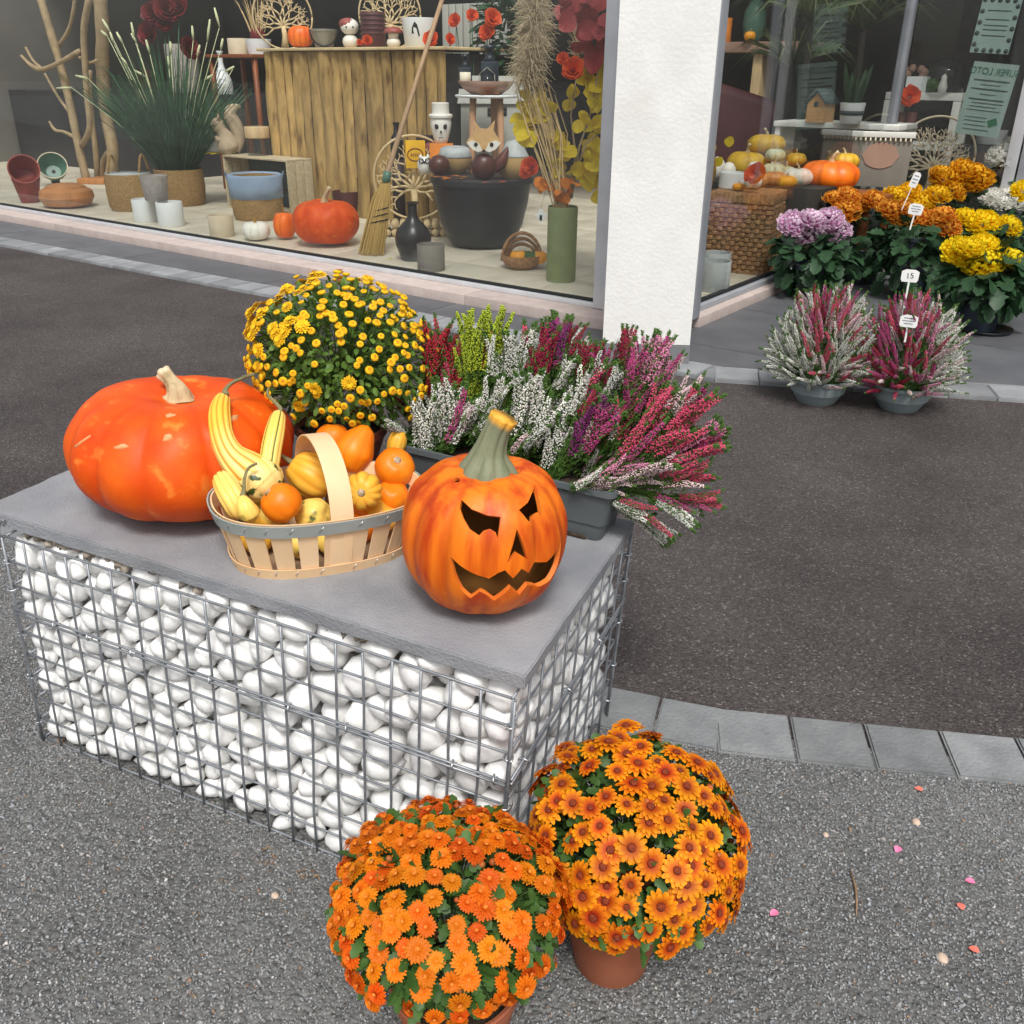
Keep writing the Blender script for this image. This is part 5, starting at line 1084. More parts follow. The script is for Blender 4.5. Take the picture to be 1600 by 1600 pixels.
o, r, h = lt('glass_jar', 'glass candle jar with a wooden ring on the crate', 'jar', 404, 232, 36, 50, 'cyl', 'jar_glass', P=Vector((*atT(404, 232, B.dot(cP)+.16).xy, ctop))); MB().lathe([(r*1.03, h*.6), (r*1.05, h*.62), (r*1.05, h*.98), (r*1.03, h)], 36, closed=True).build('ring', 'pale_wood', o)
for k in range(5): pass
def maple(px, py, z, L, mt, lab, P=None, n=5):
    P = P or spot(px, py, z); P.z = z+.004; o = thing('fallen_leaves', lab, 'leaves', P, rothc(P)); b = MB()
    M5 = [(0, 0), (.12, .18), (.42, .16), (.30, .34), (.50, .60), (.24, .58), (.12, .74), (0, 1), (-.12, .74), (-.24, .58), (-.50, .60), (-.30, .34), (-.42, .16), (-.12, .18)]
    for i in range(n): add_leaf(b, T((random.uniform(-1, 1)*L*1.1*(n > 1), random.uniform(-.4, .4)*L*(n > 1), .003*i)) @ RZ(random.uniform(0, 6)) @ RX(random.uniform(-.15, .15)), L, .06, .05, M5)
    b.build('leaf', mt, o)
maple(338, 242, ctop, .1, 'yellow_leaf', 'yellow maple leaves around the squirrel on the crate', Vector((*atT(345, 241, B.dot(cP)+.08).xy, ctop)), 7)
# floor in front
lt('candle_pot', 'beige wood-grained pot on the floor before the crate', 'pot', 348, 371, 38, 38, 'cyl', 'beige_pot')
pumpk('mini_pumpkin', 'small white pumpkin with gilded stem near the glass', 402, 378, 45, 32, 'white_skin', 8, stem='gold')
pumpk('mini_pumpkin', 'small tall orange pumpkin next to the white one', 447, 376, 36, 46, 'mini_skin', 7, stem='gold')
pumpk('window_pumpkin', 'flat orange pumpkin lying behind the glass beside the broom', 512, 389, 106, 76, 'pumpkin_skin', 9, dep=.05)
lt('maroon_pot', 'dark red pot in front of the plank counter', 'pot', 543, 341, 44, 46, 'pot', 'maroon_pot'); lt('maroon_pot', 'dark red pot half hidden behind the flat pumpkin', 'pot', 512, 346, 40, 32, 'pot', 'maroon_pot')
# plank counter
tcn = 5.25; c0, c1 = atT(426, 200, tcn), atT(699, 200, tcn); s0, s1 = A.dot(c0), A.dot(c1); ctz = atT(560, 74, tcn).z
o = thing('plank_counter', 'tall counter clad in rough bark-edged planks', 'counter', st((s0+s1)/2, tcn, FZ), SM); W_ = s1-s0; Hc = ctz-FZ
x = -W_/2
while x < W_/2-.01:
    w = min(random.choice((.09, .12, .16, .2, .14, .1)), W_/2-x); d = random.uniform(.012, .05); n = 9; vs = []; ed0 = [random.gauss(0, .009) for _ in range(n)]; ed1 = [random.gauss(0, .009) for _ in range(n)]; prof = random.random() < .35
    for k in range(n):
        z = (Hc-.03)*k/(n-1)
        for (u, dd) in ((0, 0), (.12, d*.7), (.5, d*(1.5 if prof else 1.05)), (.88, d*.7), (1, 0)): vs.append((x+w*u+(ed0[k] if u < .5 else ed1[k])*(0 if u in (0, 1) else 1), -dd-random.uniform(0, .006)-.002, z))
    MB().add(vs, [(k*5+j, k*5+j+1, k*5+6+j, k*5+5+j) for k in range(n-1) for j in range(4)]+[(0, 5, 10, 15, 20, 25, 30, 35, 40)[:0] or (40, 41, 42, 43, 44), (4, 3, 2, 1, 0)]).build('plank', 'bark_plank', o, auto=.9)
    x += w+.007
MB().box((0, .42, Hc/2-.02), (W_-.02, .8, Hc-.05), None, .004).build('carcass', 'back_wall', o); MB().box((0, .38, Hc-.012), (W_+.08, .9, .024), None, .006).build('top', 'cut_wood', o)
CT = ctz+.001; tq = tcn+.12
def cs(px, t=tq): return Vector((*atT(px, 90, t).xy, CT))
o = pumpk('counter_pumpkin', 'round orange pumpkin on the left of the counter top', 472, 67, 40, 36, 'mini_skin', 12, P=cs(472))
o = thing('filigree_disc', 'pale openwork wooden disc standing at the left of the counter', 'ornament', cs(447, tq+.2), rothc(cs(447))); filigree(o, 46*mpp(cs(447)), 'cut_wood', 8, seed=3)
o, r, h = lt('zinc_bucket', 'grey bucket with a hanging handle on the counter', 'bucket', 508, 66, 40, 36, 'taper', 'zinc', P=cs(508, tq+.05)); wpart(o, 'handle', 'ink', [Vector((math.cos(a)*r*1.05, -r*.75, h*.95+math.sin(a)*h*.85)) for a in [PI+PI*k/12 for k in range(13)]], .008)
o, r, h = lt('egg_doll', 'white egg-headed doll figure with a patterned dress', 'figurine', 549, 67, 25, 25, 'egg', 'porcelain', P=cs(549)); b = MB(); blob(b, (0, 0, h*1.55), (r*1.15, r*1.1, h*.62)); b.build('head', 'skull_white', o)
for sx in (-.4, .4):
    b = MB(); blob(b, (sx*r, -r*1.0, h*1.5), (r*.12, r*.08, r*.12), None, 8, 6); b.build('eye', 'ink', o)
b = MB(); blob(b, (-r*.2, .06*r, h*1.75), (r*1.12, r*1.08, h*.45)); b.build('hat', 'mushroom_red', o)
o, r, h = lt('ribbed_vase', 'dark maroon ribbed vase in the middle of the counter', 'vase', 585, 70, 38, 62, 'cyl', 'maroon_pot', P=cs(585, tq+.08), ribs=0)
for k in range(5): wpart(o, 'rib', 'maroon_pot', [Vector((math.cos(a)*r*1.01, math.sin(a)*r*1.01, h*(.4+.13*k))) for a in [2*PI*j/24 for j in range(25)]], .008, 6)
o, r, h = lt('mushroom_child', 'small figurine with a red mushroom hat on the counter', 'figurine', 616, 71, 22, 20, 'egg', 'porcelain', P=cs(616)); b = MB(); blob(b, (0, 0, h*1.2), (r*.75, r*.7, r*.7)); b.build('head', 'porcelain', o); MB().lathe([(r*1.35, h*1.35), (r*1.4, h*1.45), (r*1.0, h*1.8), (.001, h*1.95)], 20).build('hat', 'mushroom_red', o)
o, r, h = lt('ghost_pot', 'white pot with a black almond-shaped eye on the counter', 'pot', 656, 72, 54, 54, 'pot', 'white_pot', P=cs(656, tq+.04))
b = MB()
pts = [(-.42, -.25), (-.28, .2), (-.1, .42), (.05, .3), (.2, -.1), (.12, -.25), (-.1, -.28)]
vs = []
for (u, v) in pts: a = -PI/2+u-.15; rr = r*(.8+.18*(v+.5))*1.035; vs.append((rr*math.cos(a), rr*math.sin(a), h*(.5+v*.85)))
b.add(vs+[(x*.97, y*.97, z) for x, y, z in vs], [tuple(range(7)), tuple(range(7, 14))[::-1]]+[(i, 7+i, 7+(i+1) % 7, (i+1) % 7) for i in range(7)]); b.build('eye', 'ink', o, smooth_=False)
def flower_thing(name, label, spots, mt, root, group=None, stemmt='grass_blade'):
    o = thing(name, label, 'flower', root, rothc(root), group); inv = o.matrix_basis.inverted()
    for (x, y, r) in spots:
        c = inv @ above(root, x, y); rose(o, c, r*mpp(root), mt)
        if stemmt: wpart(o, 'stem', stemmt, [Vector((0, 0, .0)), Vector((c.x*.5, c.y*.5+.02, c.z*.6)), c], .004, 5)
    return o
flower_thing('poppy', 'orange silk flower lying at the right end of the counter', [(674, 62, 13)], 'orange_petal', cs(674, tcn+.05), stemmt=None)
flower_thing('poppy', 'little red-orange flower lying in the middle of the counter', [(574, 64, 8), (562, 67, 5)], 'orange_petal', cs(573, tcn+.05), stemmt=None)
flower_thing('poppy_spray', 'orange silk poppies on thin stems behind the bottles', [(712, 33, 10), (737, 25, 9), (702, 62, 8), (768, 30, 13), (762, 52, 12)], 'orange_petal', Vector((*atT(745, 200, 5.6).xy, FZ)))
# side table left of the counter with two pots
tP = Vector((*atT(388, 95, 6.1).xy, FZ)); th = atT(388, 88, 6.1).z-FZ
o = thing('side_table', 'small orange-brown table behind the crate', 'table', tP, SM); MB().box((0, 0, th), (.75, .5, .03), None, .004).build('top', 'brown_table', o)
for sx in (-.34, .34):
    for sy in (-.2, .2): MB().box((sx, sy, th/2-.01), (.04, .04, th-.02)).build('leg', 'brown_table', o)
lt('square_pot', 'pale greenish pot on the side table', 'pot', 375, 84, 34, 30, 'cyl', 'beige_pot', P=Vector((*atT(375, 90, 6.0).xy, FZ+th+.016)))
o, r, h = lt('white_planter', 'white planter with dried stalks beside the counter', 'planter', 405, 76, 40, 30, 'pot', 'white_pot', P=Vector((*atT(406, 90, 6.05).xy, FZ+th+.016))); blades(o, 'stalks', 'dry_stalk', 40, Vector((0, 0, h*.8)), h*3.2, .35, .004, 9, .2, r0=r*.5)
b = MB(); blob(b, (.0, -.02, h*1.2), (r*.6, r*.5, r*.6)); b.build('seed_head', 'darkred_petal', o)
# broom
bP = spot(580, 400); o = thing('besom_broom', 'straw broom leaning with its handle across the counter', 'broom', bP); inv = o.matrix_basis.inverted(); tb = B.dot(bP)
top = inv @ atT(700, -30, 5.05); neck = inv @ atT(606, 268, tb+.28); mid = inv @ atT(596, 310, tb+.2); low = inv @ atT(579, 398, tb+.02); n2 = inv @ atT(603, 285, tb+.26)
wpart(o, 'handle', 'broom_stick', [n2, neck, (neck+top)*.5, top], [.022, .019, .017, .016])
b = MB(); ax = (low-neck)
for i in range(260):
    a = random.uniform(0, 2*PI); k = random.random()**.5; u = Vector((math.cos(a), math.sin(a)*.45, 0)); b.tube([n2+u*k*.03, mid+u*k*.075, low+u*k*.105+ax.normalized()*random.uniform(-.03, .01)], [.0035, .0035, .002], 4, cap=False)
b.build('straw', 'straw', o, kind='stuff'); wpart(o, 'collar', 'green_glaze', [neck, (neck+n2)/2, n2], .03)
for f_ in (.38, .46, .54): c = n2.lerp(low, f_); wpart(o, 'stitching', 'ink', [c+Vector((math.cos(a)*(.06+.09*(f_-.3)), math.sin(a)*(.035+.04*(f_-.3)), math.cos(a)*.02)) for a in [2*PI*j/20 for j in range(21)]], .004, 5)
# tree-of-life disc with log base
fP = Vector((*atT(648, 330, 4.85).xy, FZ)); o = thing('tree_of_life', 'round openwork wooden tree ornament on a block of cut logs', 'ornament', fP, rothc(fP)); R = 60*mpp(fP); lift = max(.02, hgt(fP, 330, 318))
filigree(o, R, 'cut_wood', 9, seed=5)
for c in list(o.children): c.location.z += .12
for i in range(16): MB().lathe([(.001, -.1), (.03, -.1), (.03, .1), (.001, .1)], 8, M=RX(PI/2)).build('log', 'cut_wood', o).matrix_basis = T((-.22+.063*(i % 8), -.05, .032+.06*(i//8)))
lt('demijohn_vase', 'dark glass bottle vase with a narrow neck beside the broom', 'vase', 647, 410, 57, 98, 'demijohn', 'demijohn')
lt('concrete_cup', 'grey concrete cup pot close to the glass', 'pot', 674, 425, 43, 46, 'cyl', 'concrete_cup')
# cauldron and what stands on it
o, r, h = lt('cauldron', 'big black plastic cauldron pot carrying a board of figurines', 'pot', 753, 394, 158, 126, 'cauldron', 'black_pot', seg=64); cP_ = o.matrix_basis.translation.copy(); RZt = FZ+h; MB().lathe([(.001, h-.004), (r*.96, h-.004), (r*.96, h+.006), (.001, h+.006)], 40).build('board', 'dark_card', o)
rt = RZt+.007; tcx = B.dot(cP_)
def on_board(px, dt=0.0): return Vector((*atT(px, 250, tcx+dt).xy, rt))
o, r, h = lt('owl_figure', 'white owl figurine with round black-rimmed eyes', 'figurine', 655, 258, 23, 30, 'egg', 'skull_white', P=on_board(663, -.12))
for sx in (-.42, .42):
    o2 = MB().lathe([(r*.36, 0), (r*.36, r*.12), (r*.2, r*.12)], 16, closed=True).build('eye_ring', 'ink', o); o2.matrix_basis = T((sx*r, -r*.86, h*.74)) @ RX(PI/2-.2)
    b = MB(); b.lathe([(r*.3, 0), (r*.18, r*.35), (.001, r*.5)], 10); b.build('ear', 'skull_white', o).matrix_basis = T((sx*r*1.2, 0, h*.88))
b = MB(); blob(b, (0, -r*1.0, h*.68), (r*.14, r*.2, r*.14), None, 8, 6); b.build('beak', 'ink', o)
def choc(px, w, h_, dt, lab): P = on_board(px, dt); return lt('choc_apple', lab, 'ornament', px, 258, w, h_, 'egg', 'choc', P=P)
choc(686, 34, 36, -.14, 'round dark brown wooden apple left of the fox'); 
o, r, h = lt('acorn_pot', 'wide acorn pot with a pale glazed rim behind the brown apple', 'pot', 711, 255, 52, 48, 'acorn', 'acorn_wood', P=on_board(711, .02)); MB().lathe([(r*1.0, h*.6), (r*1.03, h*.64), (r*.85, h*.95), (r*.6, h*1.02), (r*.55, h*.9)], 36).build('glazed_rim', 'grey_glaze', o)
o, r, h = lt('acorn_jar', 'pear-shaped wooden jar with a pale glazed top right of the fox', 'jar', 803, 262, 54, 68, 'pear', 'acorn_wood', P=on_board(803, .0)); MB().lathe([(r*.88, h*.55), (r*.84, h*.60), (r*.55, h*.85), (r*.42, h*.95), (.001, h*1.0)], 36).build('glazed_top', 'grey_glaze', o)
# fox: wooden body, flat head with eyes
P_ = on_board(756, -.16); k_ = mpp(P_); o = thing('fox_figure', 'wooden fox figure with white cheeks sitting on the cauldron', 'figurine', P_, rothc(P_)); b = MB(); blob(b, (0, 0, 19*k_), (20*k_, 16*k_, 20*k_)); b.build('body', 'choc', o)
hz = 52*k_
head = [(-15, 34), (-13, 20), (-20, 12), (-27, 2), (-18, -8), (0, -12), (18, -8), (27, 2), (20, 12), (15, 20), (17, 34), (6, 22), (-5, 22)]
MB().prism([(x*k_, y*k_) for x, y in head], -.02, .02).build('head', 'fox_wood', o, smooth_=False).matrix_basis = T((0, -6*k_, hz)) @ RX(PI/2)
for sx in (-1, 1):
    ck = [(2*sx, -9), (8*sx, 2), (18*sx, 6), (26*sx, 2), (18*sx, -7), (9*sx, -11)]; MB().prism([(x*k_, y*k_) for x, y in ck], -.003, .003).build('cheek', 'skull_white', o, smooth_=False).matrix_basis = T((0, -6*k_-.0235, hz)) @ RX(PI/2)
    MB().lathe([(.001, 0), (3*k_, 0), (3*k_, .004), (.001, .004)], 14).build('eye', 'ink', o).matrix_basis = T((sx*12*k_, -6*k_-.0275, hz)) @ RX(PI/2)
b = MB(); blob(b, (0, -6*k_-.03, hz-9*k_), (2.6*k_, 2.6*k_, 2.2*k_), None, 8, 6); b.build('nose', 'ink', o)
b = MB(); P4 = resample([V4(16, 4, 14, 7), V4(26, 4, 26, 9), V4(34, 4, 40, 5), V4(37, 4, 48, 1)], 5); sweep(b, [p.xyz*k_ for p in P4], [p.w*k_ for p in P4], 12); b.at = None; b.build('tail', 'fox_brown', o)
# skull with top hat on an orange box
P_ = on_board(690, .22); k_ = mpp(P_); zb = 38*k_
o = thing('orange_box', 'orange cardboard box under the skull', 'box', P_, rothc(P_)); MB().box((0, 0, zb/2), (36*k_, 26*k_, zb), None, .002).build('carton', 'orange_card', o); MB().lathe([(.001, 0), (12*k_, 0), (12*k_, .003), (.001, .003)], 20).build('print', 'dark_card', o).matrix_basis = T((4*k_, -13.1*k_, zb*.42)) @ RX(PI/2)
o = thing('skull_figure', 'white ceramic skull wearing a top hat', 'figurine', P_+Vector((0, 0, zb)), rothc(P_))
MB().lathe([(.001, 0), (9*k_, 0), (11*k_, 6*k_), (14*k_, 16*k_), (16.5*k_, 28*k_), (15.5*k_, 37*k_), (14*k_, 40*k_)], 28).build('skull', 'skull_white', o)
MB().lathe([(18*k_, 37*k_), (18.5*k_, 40*k_), (17*k_, 42*k_), (13.5*k_, 42*k_), (13*k_, 54*k_), (13.5*k_, 57*k_), (12*k_, 58*k_), (.001, 58*k_)], 28).build('hat', 'skull_white', o, auto=.7)
for (x, z, rx, rz) in ((-6, 25, 3.6, 4.2), (6, 25, 3.6, 4.2), (0, 17, 1.6, 2.2)):
    b = MB(); blob(b, (x*k_, -13.5*k_, z*k_), (rx*k_, 3*k_, rz*k_), None, 12, 8); b.build('eye_socket' if rx > 2 else 'nose_hole', 'ink', o)
MB().box((0, -10.6*k_, 9*k_), (7*k_, 3*k_, .8*k_)).build('mouth', 'ink', o)
# cartons behind the owl
P_ = on_board(649, .1); k_ = mpp(P_); o = thing('yellow_box', 'yellow cardboard box with an oval brown emblem', 'box', P_, rothc(P_)); MB().box((0, 0, 22*k_), (30*k_, 14*k_, 40*k_), RZ(.15), .002).build('carton', 'yellow_card', o)
MB().tube([Vector((math.cos(a)*12*k_, 0, math.sin(a)*9*k_)) for a in [2*PI*j/28 for j in range(29)]], .9*k_, 6).build('oval_emblem', 'brown_table', o).matrix_basis = T((0, -7.4*k_, 22*k_)) @ RZ(.15)
for j, (dx, hh_) in enumerate(((-6, 5), (-3, 4), (0, 5), (3, 4.5), (6, 5))): MB().box((dx*k_, -7.6*k_+dx*.15*k_, 22*k_), (1.3*k_, .5*k_, hh_*k_)).build('emblem_stroke', 'brown_table', o)
P_ = on_board(668, .26); o = thing('dark_box', 'dark box with a round red print between the yellow and orange boxes', 'box', P_, rothc(P_)); MB().box((0, 0, 24*k_), (34*k_, 14*k_, 48*k_), None, .002).build('carton', 'dark_card', o); MB().lathe([(.001, 0), (10*k_, 0), (10*k_, .002), (.001, .002)], 20).build('print', 'mushroom_red', o).matrix_basis = T((4*k_, -7.1*k_, 28*k_)) @ RX(PI/2)
lt('dark_bottle', 'slim black bottle with a white label behind the broom', 'bottle', 620, 228, 20, 62, 'bottle', 'ink', P=Vector((*atT(621, 250, tcx+.35).xy, FZ+.52)), part='bottle')
o = [q_ for q_ in COL.objects if q_.name == 'dark_bottle'][0]; Pb = o.matrix_basis.translation.copy(); MB().box((0, 0, -.26), (.10, .10, .52)).build('pedestal', 'dark_card', o)
MB().lathe([(.048, .06), (.049, .06), (.049, .16), (.048, .16)], 24, closed=True).build('paper_label', 'paper', o)
maple(710, 266, rt, .085, 'orange_leaf', 'orange maple leaves on the cauldron rim below the brown apple', on_board(705, -.27), 6); maple(785, 266, rt, .07, 'orange_petal', 'orange-red leaf on the cauldron rim below the jar', on_board(782, -.27), 3); maple(606, 404, FZ, .06, 'yellow_leaf', 'single yellow leaf on the floor near the broom', spot(606, 404), 1); maple(640, 252, rt, .06, 'yellow_leaf', 'yellow leaf beside the owl', on_board(650, -.1), 2)
flower_thing('poppy', 'orange silk flower at the right rim of the cauldron', [(830, 262, 15), (822, 270, 10)], 'orange_petal', on_board(822, -.22), stemmt=None)
# stool with dish, bottles and lantern
sP = Vector((*atT(760, 300, 5.15).xy, FZ)); k_ = mpp(sP); zs = atT(760, 150, 5.15).z
o = thing('round_stool', 'three-legged stool with a round white top behind the fox', 'stool', sP, rothc(sP)); MB().lathe([(.001, zs-FZ-.012), (44*k_, zs-FZ-.012), (46*k_, zs-FZ), (45*k_, zs-FZ+.008), (.001, zs-FZ+.01)], 40).build('top', 'white_pot', o)
for a in (-2.2, -.9, 1.2): wpart(o, 'leg', 'stool_wood', [Vector((math.cos(a)*32*k_, math.sin(a)*26*k_, zs-FZ-.01)), Vector((math.cos(a)*42*k_, math.sin(a)*38*k_, 0))], [5*k_, 3.6*k_])
zt = zs+.01; o = thing('wooden_dish', 'shallow reddish wooden dish on the stool', 'dish', Vector((sP.x, sP.y, zt)), rothc(sP)); MB().lathe([(.001, 0), (22*k_, 0), (34*k_, 8*k_), (42*k_, 18*k_), (40*k_, 18*k_), (30*k_, 8*k_), (.001, 4*k_)], 40).build('bowl', 'dish_wood', o)
maple(735, 150, zt, .08, 'orange_leaf', 'orange leaves on the stool under the dish', Vector((sP.x, sP.y, zt))-VH*.17, 4)
def square_bottle(px, w, h_, lab, label_mat=True):
    P_ = Vector((*atT(px, 120, 5.15).xy, zt+7*k_)); o = thing('square_bottle', lab, 'bottle', P_, rothc(P_)); w *= k_; h_ *= k_; MB().box((0, 0, h_*.32), (w, w, h_*.64), None, w*.1).build('bottle', 'bottle_dark', o, auto=.6); MB().lathe([(w*.48, h_*.63), (w*.22, h_*.74), (w*.22, h_*.9), (w*.28, h_*.9), (w*.28, h_), (.001, h_)], 20).build('neck', 'bottle_dark', o)
    if label_mat: MB().box((0, -w*.5-.001, h_*.3), (w*.8, .003, h_*.38)).build('paper_label', 'paper', o)
square_bottle(727, 20, 46, 'dark square bottle with a cream label on the dish'); square_bottle(765, 26, 58, 'taller dark bottle without label on the dish', False)
P_ = Vector((*atT(761, 120, 5.05).xy, zt+7*k_)); o = thing('wire_lantern', 'small glass lantern house with wire edges in front of the bottles', 'lantern', P_, rothc(P_))
for (a_, b_) in (((-11, 0), (-11, 20)), ((11, 0), (11, 20)), ((-11, 20), (0, 29)), ((11, 20), (0, 29)), ((-11, 0), (11, 0))):
    for y in (-6, 6): wpart(o, 'wire', 'zinc', [Vector((a_[0]*k_, y*k_, a_[1]*k_)), Vector((b_[0]*k_, y*k_, b_[1]*k_))], .6*k_, 5)
MB().box((0, 0, 10*k_), (21*k_, 11*k_, 19*k_)).build('pane', 'jar_glass', o)
# grey model house
P_ = Vector((*atT(770, 220, 5.5).xy, FZ)); o = thing('model_house', 'grey model house with small black windows behind the stool', 'ornament', P_, rothc(P_)); z0 = atT(770, 205, 5.5).z-FZ; z1 = atT(770, 162, 5.5).z-FZ; wd = 95*mpp(P_)
MB().box((0, .1, z1/2), (wd, .2, z1), None, .003).build('wall', 'grey_house', o); MB().add([(-wd*.55, -.02, z1), (wd*.55, -.02, z1), (wd*.55, .22, z1), (-wd*.55, .22, z1), (-wd*.5, .1, z1+.2), (wd*.5, .1, z1+.2)], [(0, 1, 5, 4), (2, 3, 4, 5), (0, 4, 3), (1, 2, 5), (3, 2, 1, 0)]).build('roof', 'grey_house', o, smooth_=False)
for (cx) in (768, 786):
    for (dx, dz) in ((-1, 0), (1, 0), (-1, 1), (1, 1)): Q_ = o.matrix_basis.inverted() @ atT(cx+dx*3.6, 178-dz*7, 5.5); MB().box((Q_.x, -.004, Q_.z), (5.2*k_, .006, 5.6*k_)).build('window', 'ink', o)
# green vase with the dried bouquet
o, r, h = lt('tall_vase', 'tall sage green vase with a dried bouquet at the window corner', 'vase', 876, 442, 46, 122, 'cyl', 'green_vase', seg=48); vP = o.matrix_basis.translation.copy(); inv = o.matrix_basis.inverted(); kk = mpp(vP)
def vpt(x, y, d=0.0): return inv @ above(vP+VH*d, x, y)
b = MB()
for i in range(46):
    x1 = random.gauss(846, 12); p0 = Vector((random.uniform(-.5, .5)*r, random.uniform(-.5, .5)*r, h*.9)); p1 = vpt(x1+12, 210, random.uniform(-.1, .15)); p2 = vpt(x1-8, random.uniform(120, 165), random.uniform(-.1, .2)); b.tube([p0, p1, p2], [.004, .004, .0025], 5, cap=False)
b.build('dried_stalks', 'dry_stalk', o, kind='stuff')
b = MB()
for pts in (((893, 310), (905, 230), (925, 170), (938, 90)), ((890, 310), (899, 240), (892, 180), (902, 110)), ((886, 312), (915, 225), (940, 205)), ((893, 310), (870, 240), (840, 190))):
    P4 = [vpt(x, y, .05) for x, y in pts]; b.tube(P4, [.008, .007, .006, .004][:len(P4)], 6)
b.build('twigs', 'driftwood', o, kind='stuff')
b = MB()
for i in range(1900):
    k = random.random(); x = 822+14*math.sin(k*2)+random.gauss(0, 6)*(1-.3*k); y = 132-(148)*k; c = vpt(x, y, random.uniform(-.06, .06)); wv = 34*kk*(1.1-.35*abs(k-.5)); a = random.uniform(0, 2*PI); q1 = c+Vector((math.cos(a)*wv*random.uniform(.3, 1), math.sin(a)*wv*.5, random.uniform(-.09, .10))); b.tube([c, (c+q1)/2+Vector((0, 0, .03)), q1], [.0022, .002, .0008], 3, cap=False)
b.build('pampas_plume', 'pampas', o, kind='stuff')
b = MB()
for i in range(260):
    k = random.random(); c = vpt(902+10*k, 92-100*k, .25); a = random.uniform(0, 2*PI); wv = 16*kk; q1 = c+Vector((math.cos(a)*wv, math.sin(a)*wv*.5, random.uniform(-.03, .1))); b.tube([c, q1], [.0035, .001], 4, cap=False)
b.build('pampas_plume', 'pampas', o, kind='stuff')
leaves_on(o, 'yellow_leaves', 'yellow_leaf', [vpt(x+random.gauss(0, 7), y+random.gauss(0, 7), random.uniform(-.05, .15)) for x, y in [(918, 118), (930, 130), (910, 145), (925, 150), (935, 165), (905, 160), (915, 175), (940, 100), (828, 165), (838, 178), (822, 190), (832, 205), (845, 165), (875, 215), (885, 230), (880, 250), (905, 235), (915, 250), (925, 235), (932, 260), (918, 280), (935, 280), (890, 265), (938, 225), (842, 212), (935, 200), (936, 300), (925, 268)]], .09, n_each=4)
leaves_on(o, 'red_leaves', 'red_leaf', [vpt(x+random.gauss(0, 6), y+random.gauss(0, 6), random.uniform(.0, .15)) for x, y in [(885, 15), (895, 30), (905, 8), (912, 70), (930, 30), (940, 20), (938, 60), (925, 35), (945, 80), (880, 5), (935, 45)]], .12, n_each=3)
for (x, y, q_) in ((895, 110, 17), (880, 92, 9)): rose(o, vpt(x, y, -.05), q_*kk, 'orange_petal')
leaves_on(o, 'brown_leaves', 'orange_leaf', [vpt(x, y, -.04) for x, y in ((862, 300), (870, 295), (880, 298), (890, 292), (850, 296), (897, 285), (875, 305), (858, 290))], .07, n_each=2)
# wicker cornucopia with mini gourds
o, r, h = lt('cornucopia_basket', 'brown wicker basket lying open with little gourds', 'basket', 815, 424, 66, 30, 'bowl', 'wicker_brown'); cP_ = o.matrix_basis.translation.copy()
for k in range(3): wpart(o, 'hoop', 'wicker_brown', [Vector((math.cos(a)*r*(.95-.12*k), r*.2*k+.1*r, h*.5+math.sin(a)*h*(2.0-.45*k))) for a in [PI*j/16 for j in range(17)]], .012, 6)
k_ = mpp(cP_)
for (px, dz, mt_, lab) in ((810, .02, 'mini_orange', 'tiny orange-yellow pumpkin in the wicker basket'), (830, .03, 'leaf_mid', 'tiny green gourd in the wicker basket'), (842, .03, 'mini_orange', 'tiny striped yellow gourd at the right of the wicker basket')):
    pumpk('tiny_gourd', lab, px, 405, 28, 22, mt_, 8, P=Vector((*above(cP_-VH*.06, px, 400).xy, cP_.z+h*.35)), cat='gourd')
P_ = atT(845, 337, B.dot(vP)-.12); o = thing('price_tag', 'white star-shaped price tag hanging beside the green vase', 'tag', P_, rothc(P_)); k_ = mpp(P_)
MB().prism([(x*k_, y*k_) for x, y in ((-3, 10), (3, 10), (4, 4), (10, 0), (4, -4), (3, -10), (-3, -10), (-4, -4), (-10, 0), (-4, 4))], -.002, .002).build('card', 'white_pot', o, smooth_=False).matrix_basis = RX(PI/2)
MB().box((0, -.003, -3*k_), (4*k_, .002, 8*k_)).build('print', 'ink', o); wpart(o, 'string', 'dry_stalk', [Vector((0, 0, 10*k_)), Vector((.02, .03, .12)), Vector((.05, .1, .2))], .0015, 4)

# ------------------------------------------------------------------ deeper in the shop
P_ = Vector((*atT(742, 200, 6.4).xy, FZ)); z1, z0 = atT(742, 5, 6.4).z-FZ, 0; W_ = 120*mpp(P_)
o = thing('slatted_screen', 'grey washed slatted wooden screen behind the bottles', 'screen', P_, SM)
for i in range(9): MB().box((-W_/2+W_*(i+.5)/9, 0, z1/2), (W_/9*.82, .02, z1), None, .003).build('slat', 'grey_house', o)
for z in (z1*.3, z1*.86): MB().box((0, .03, z), (W_, .03, .07), None, .003).build('rail', 'grey_house', o)
o, r, h = lt('evergreen', 'dark green leafy plant behind the pampas grass', 'plant', 790, 330, 60, 60, 'pot', 'black_pot', P=Vector((*atT(790, 250, 5.9).xy, FZ))); foliage(o, Vector((0, -.02, 1.35)), (.22, .2, .62), 420, .12, 'leaf_dark', .2, 3.1, w=.7)
o = thing('filigree_disc', 'second openwork disc at the back of the counter', 'ornament', cs(612, tcn+.5), rothc(cs(612))); filigree(o, 50*mpp(cs(612)), 'cut_wood', 9, seed=11)
for (px, pyb, w_, h_, prof, mt_, lab, t_) in ((286, 60, 50, 110, 'cyl', 'grey_pot', 'tall pale printed column vase behind the amaryllis', 7.2), (345, 70, 30, 100, 'demijohn', 'white_pot', 'tall white bottle vase behind the grass', 7.0), (235, 90, 40, 60, 'pot', 'maroon_pot', 'dark pot far back behind the grass', 7.6)):
    P_ = Vector((*atT(px, 100, t_).xy, FZ+.75)); o, r, h = lt('back_vase', lab, 'vase', px, pyb, w_, h_, prof, mt_, P=P_); MB().box((0, 0, -.377), (.5, .5, .745)).build('pedestal', 'back_wall', o)
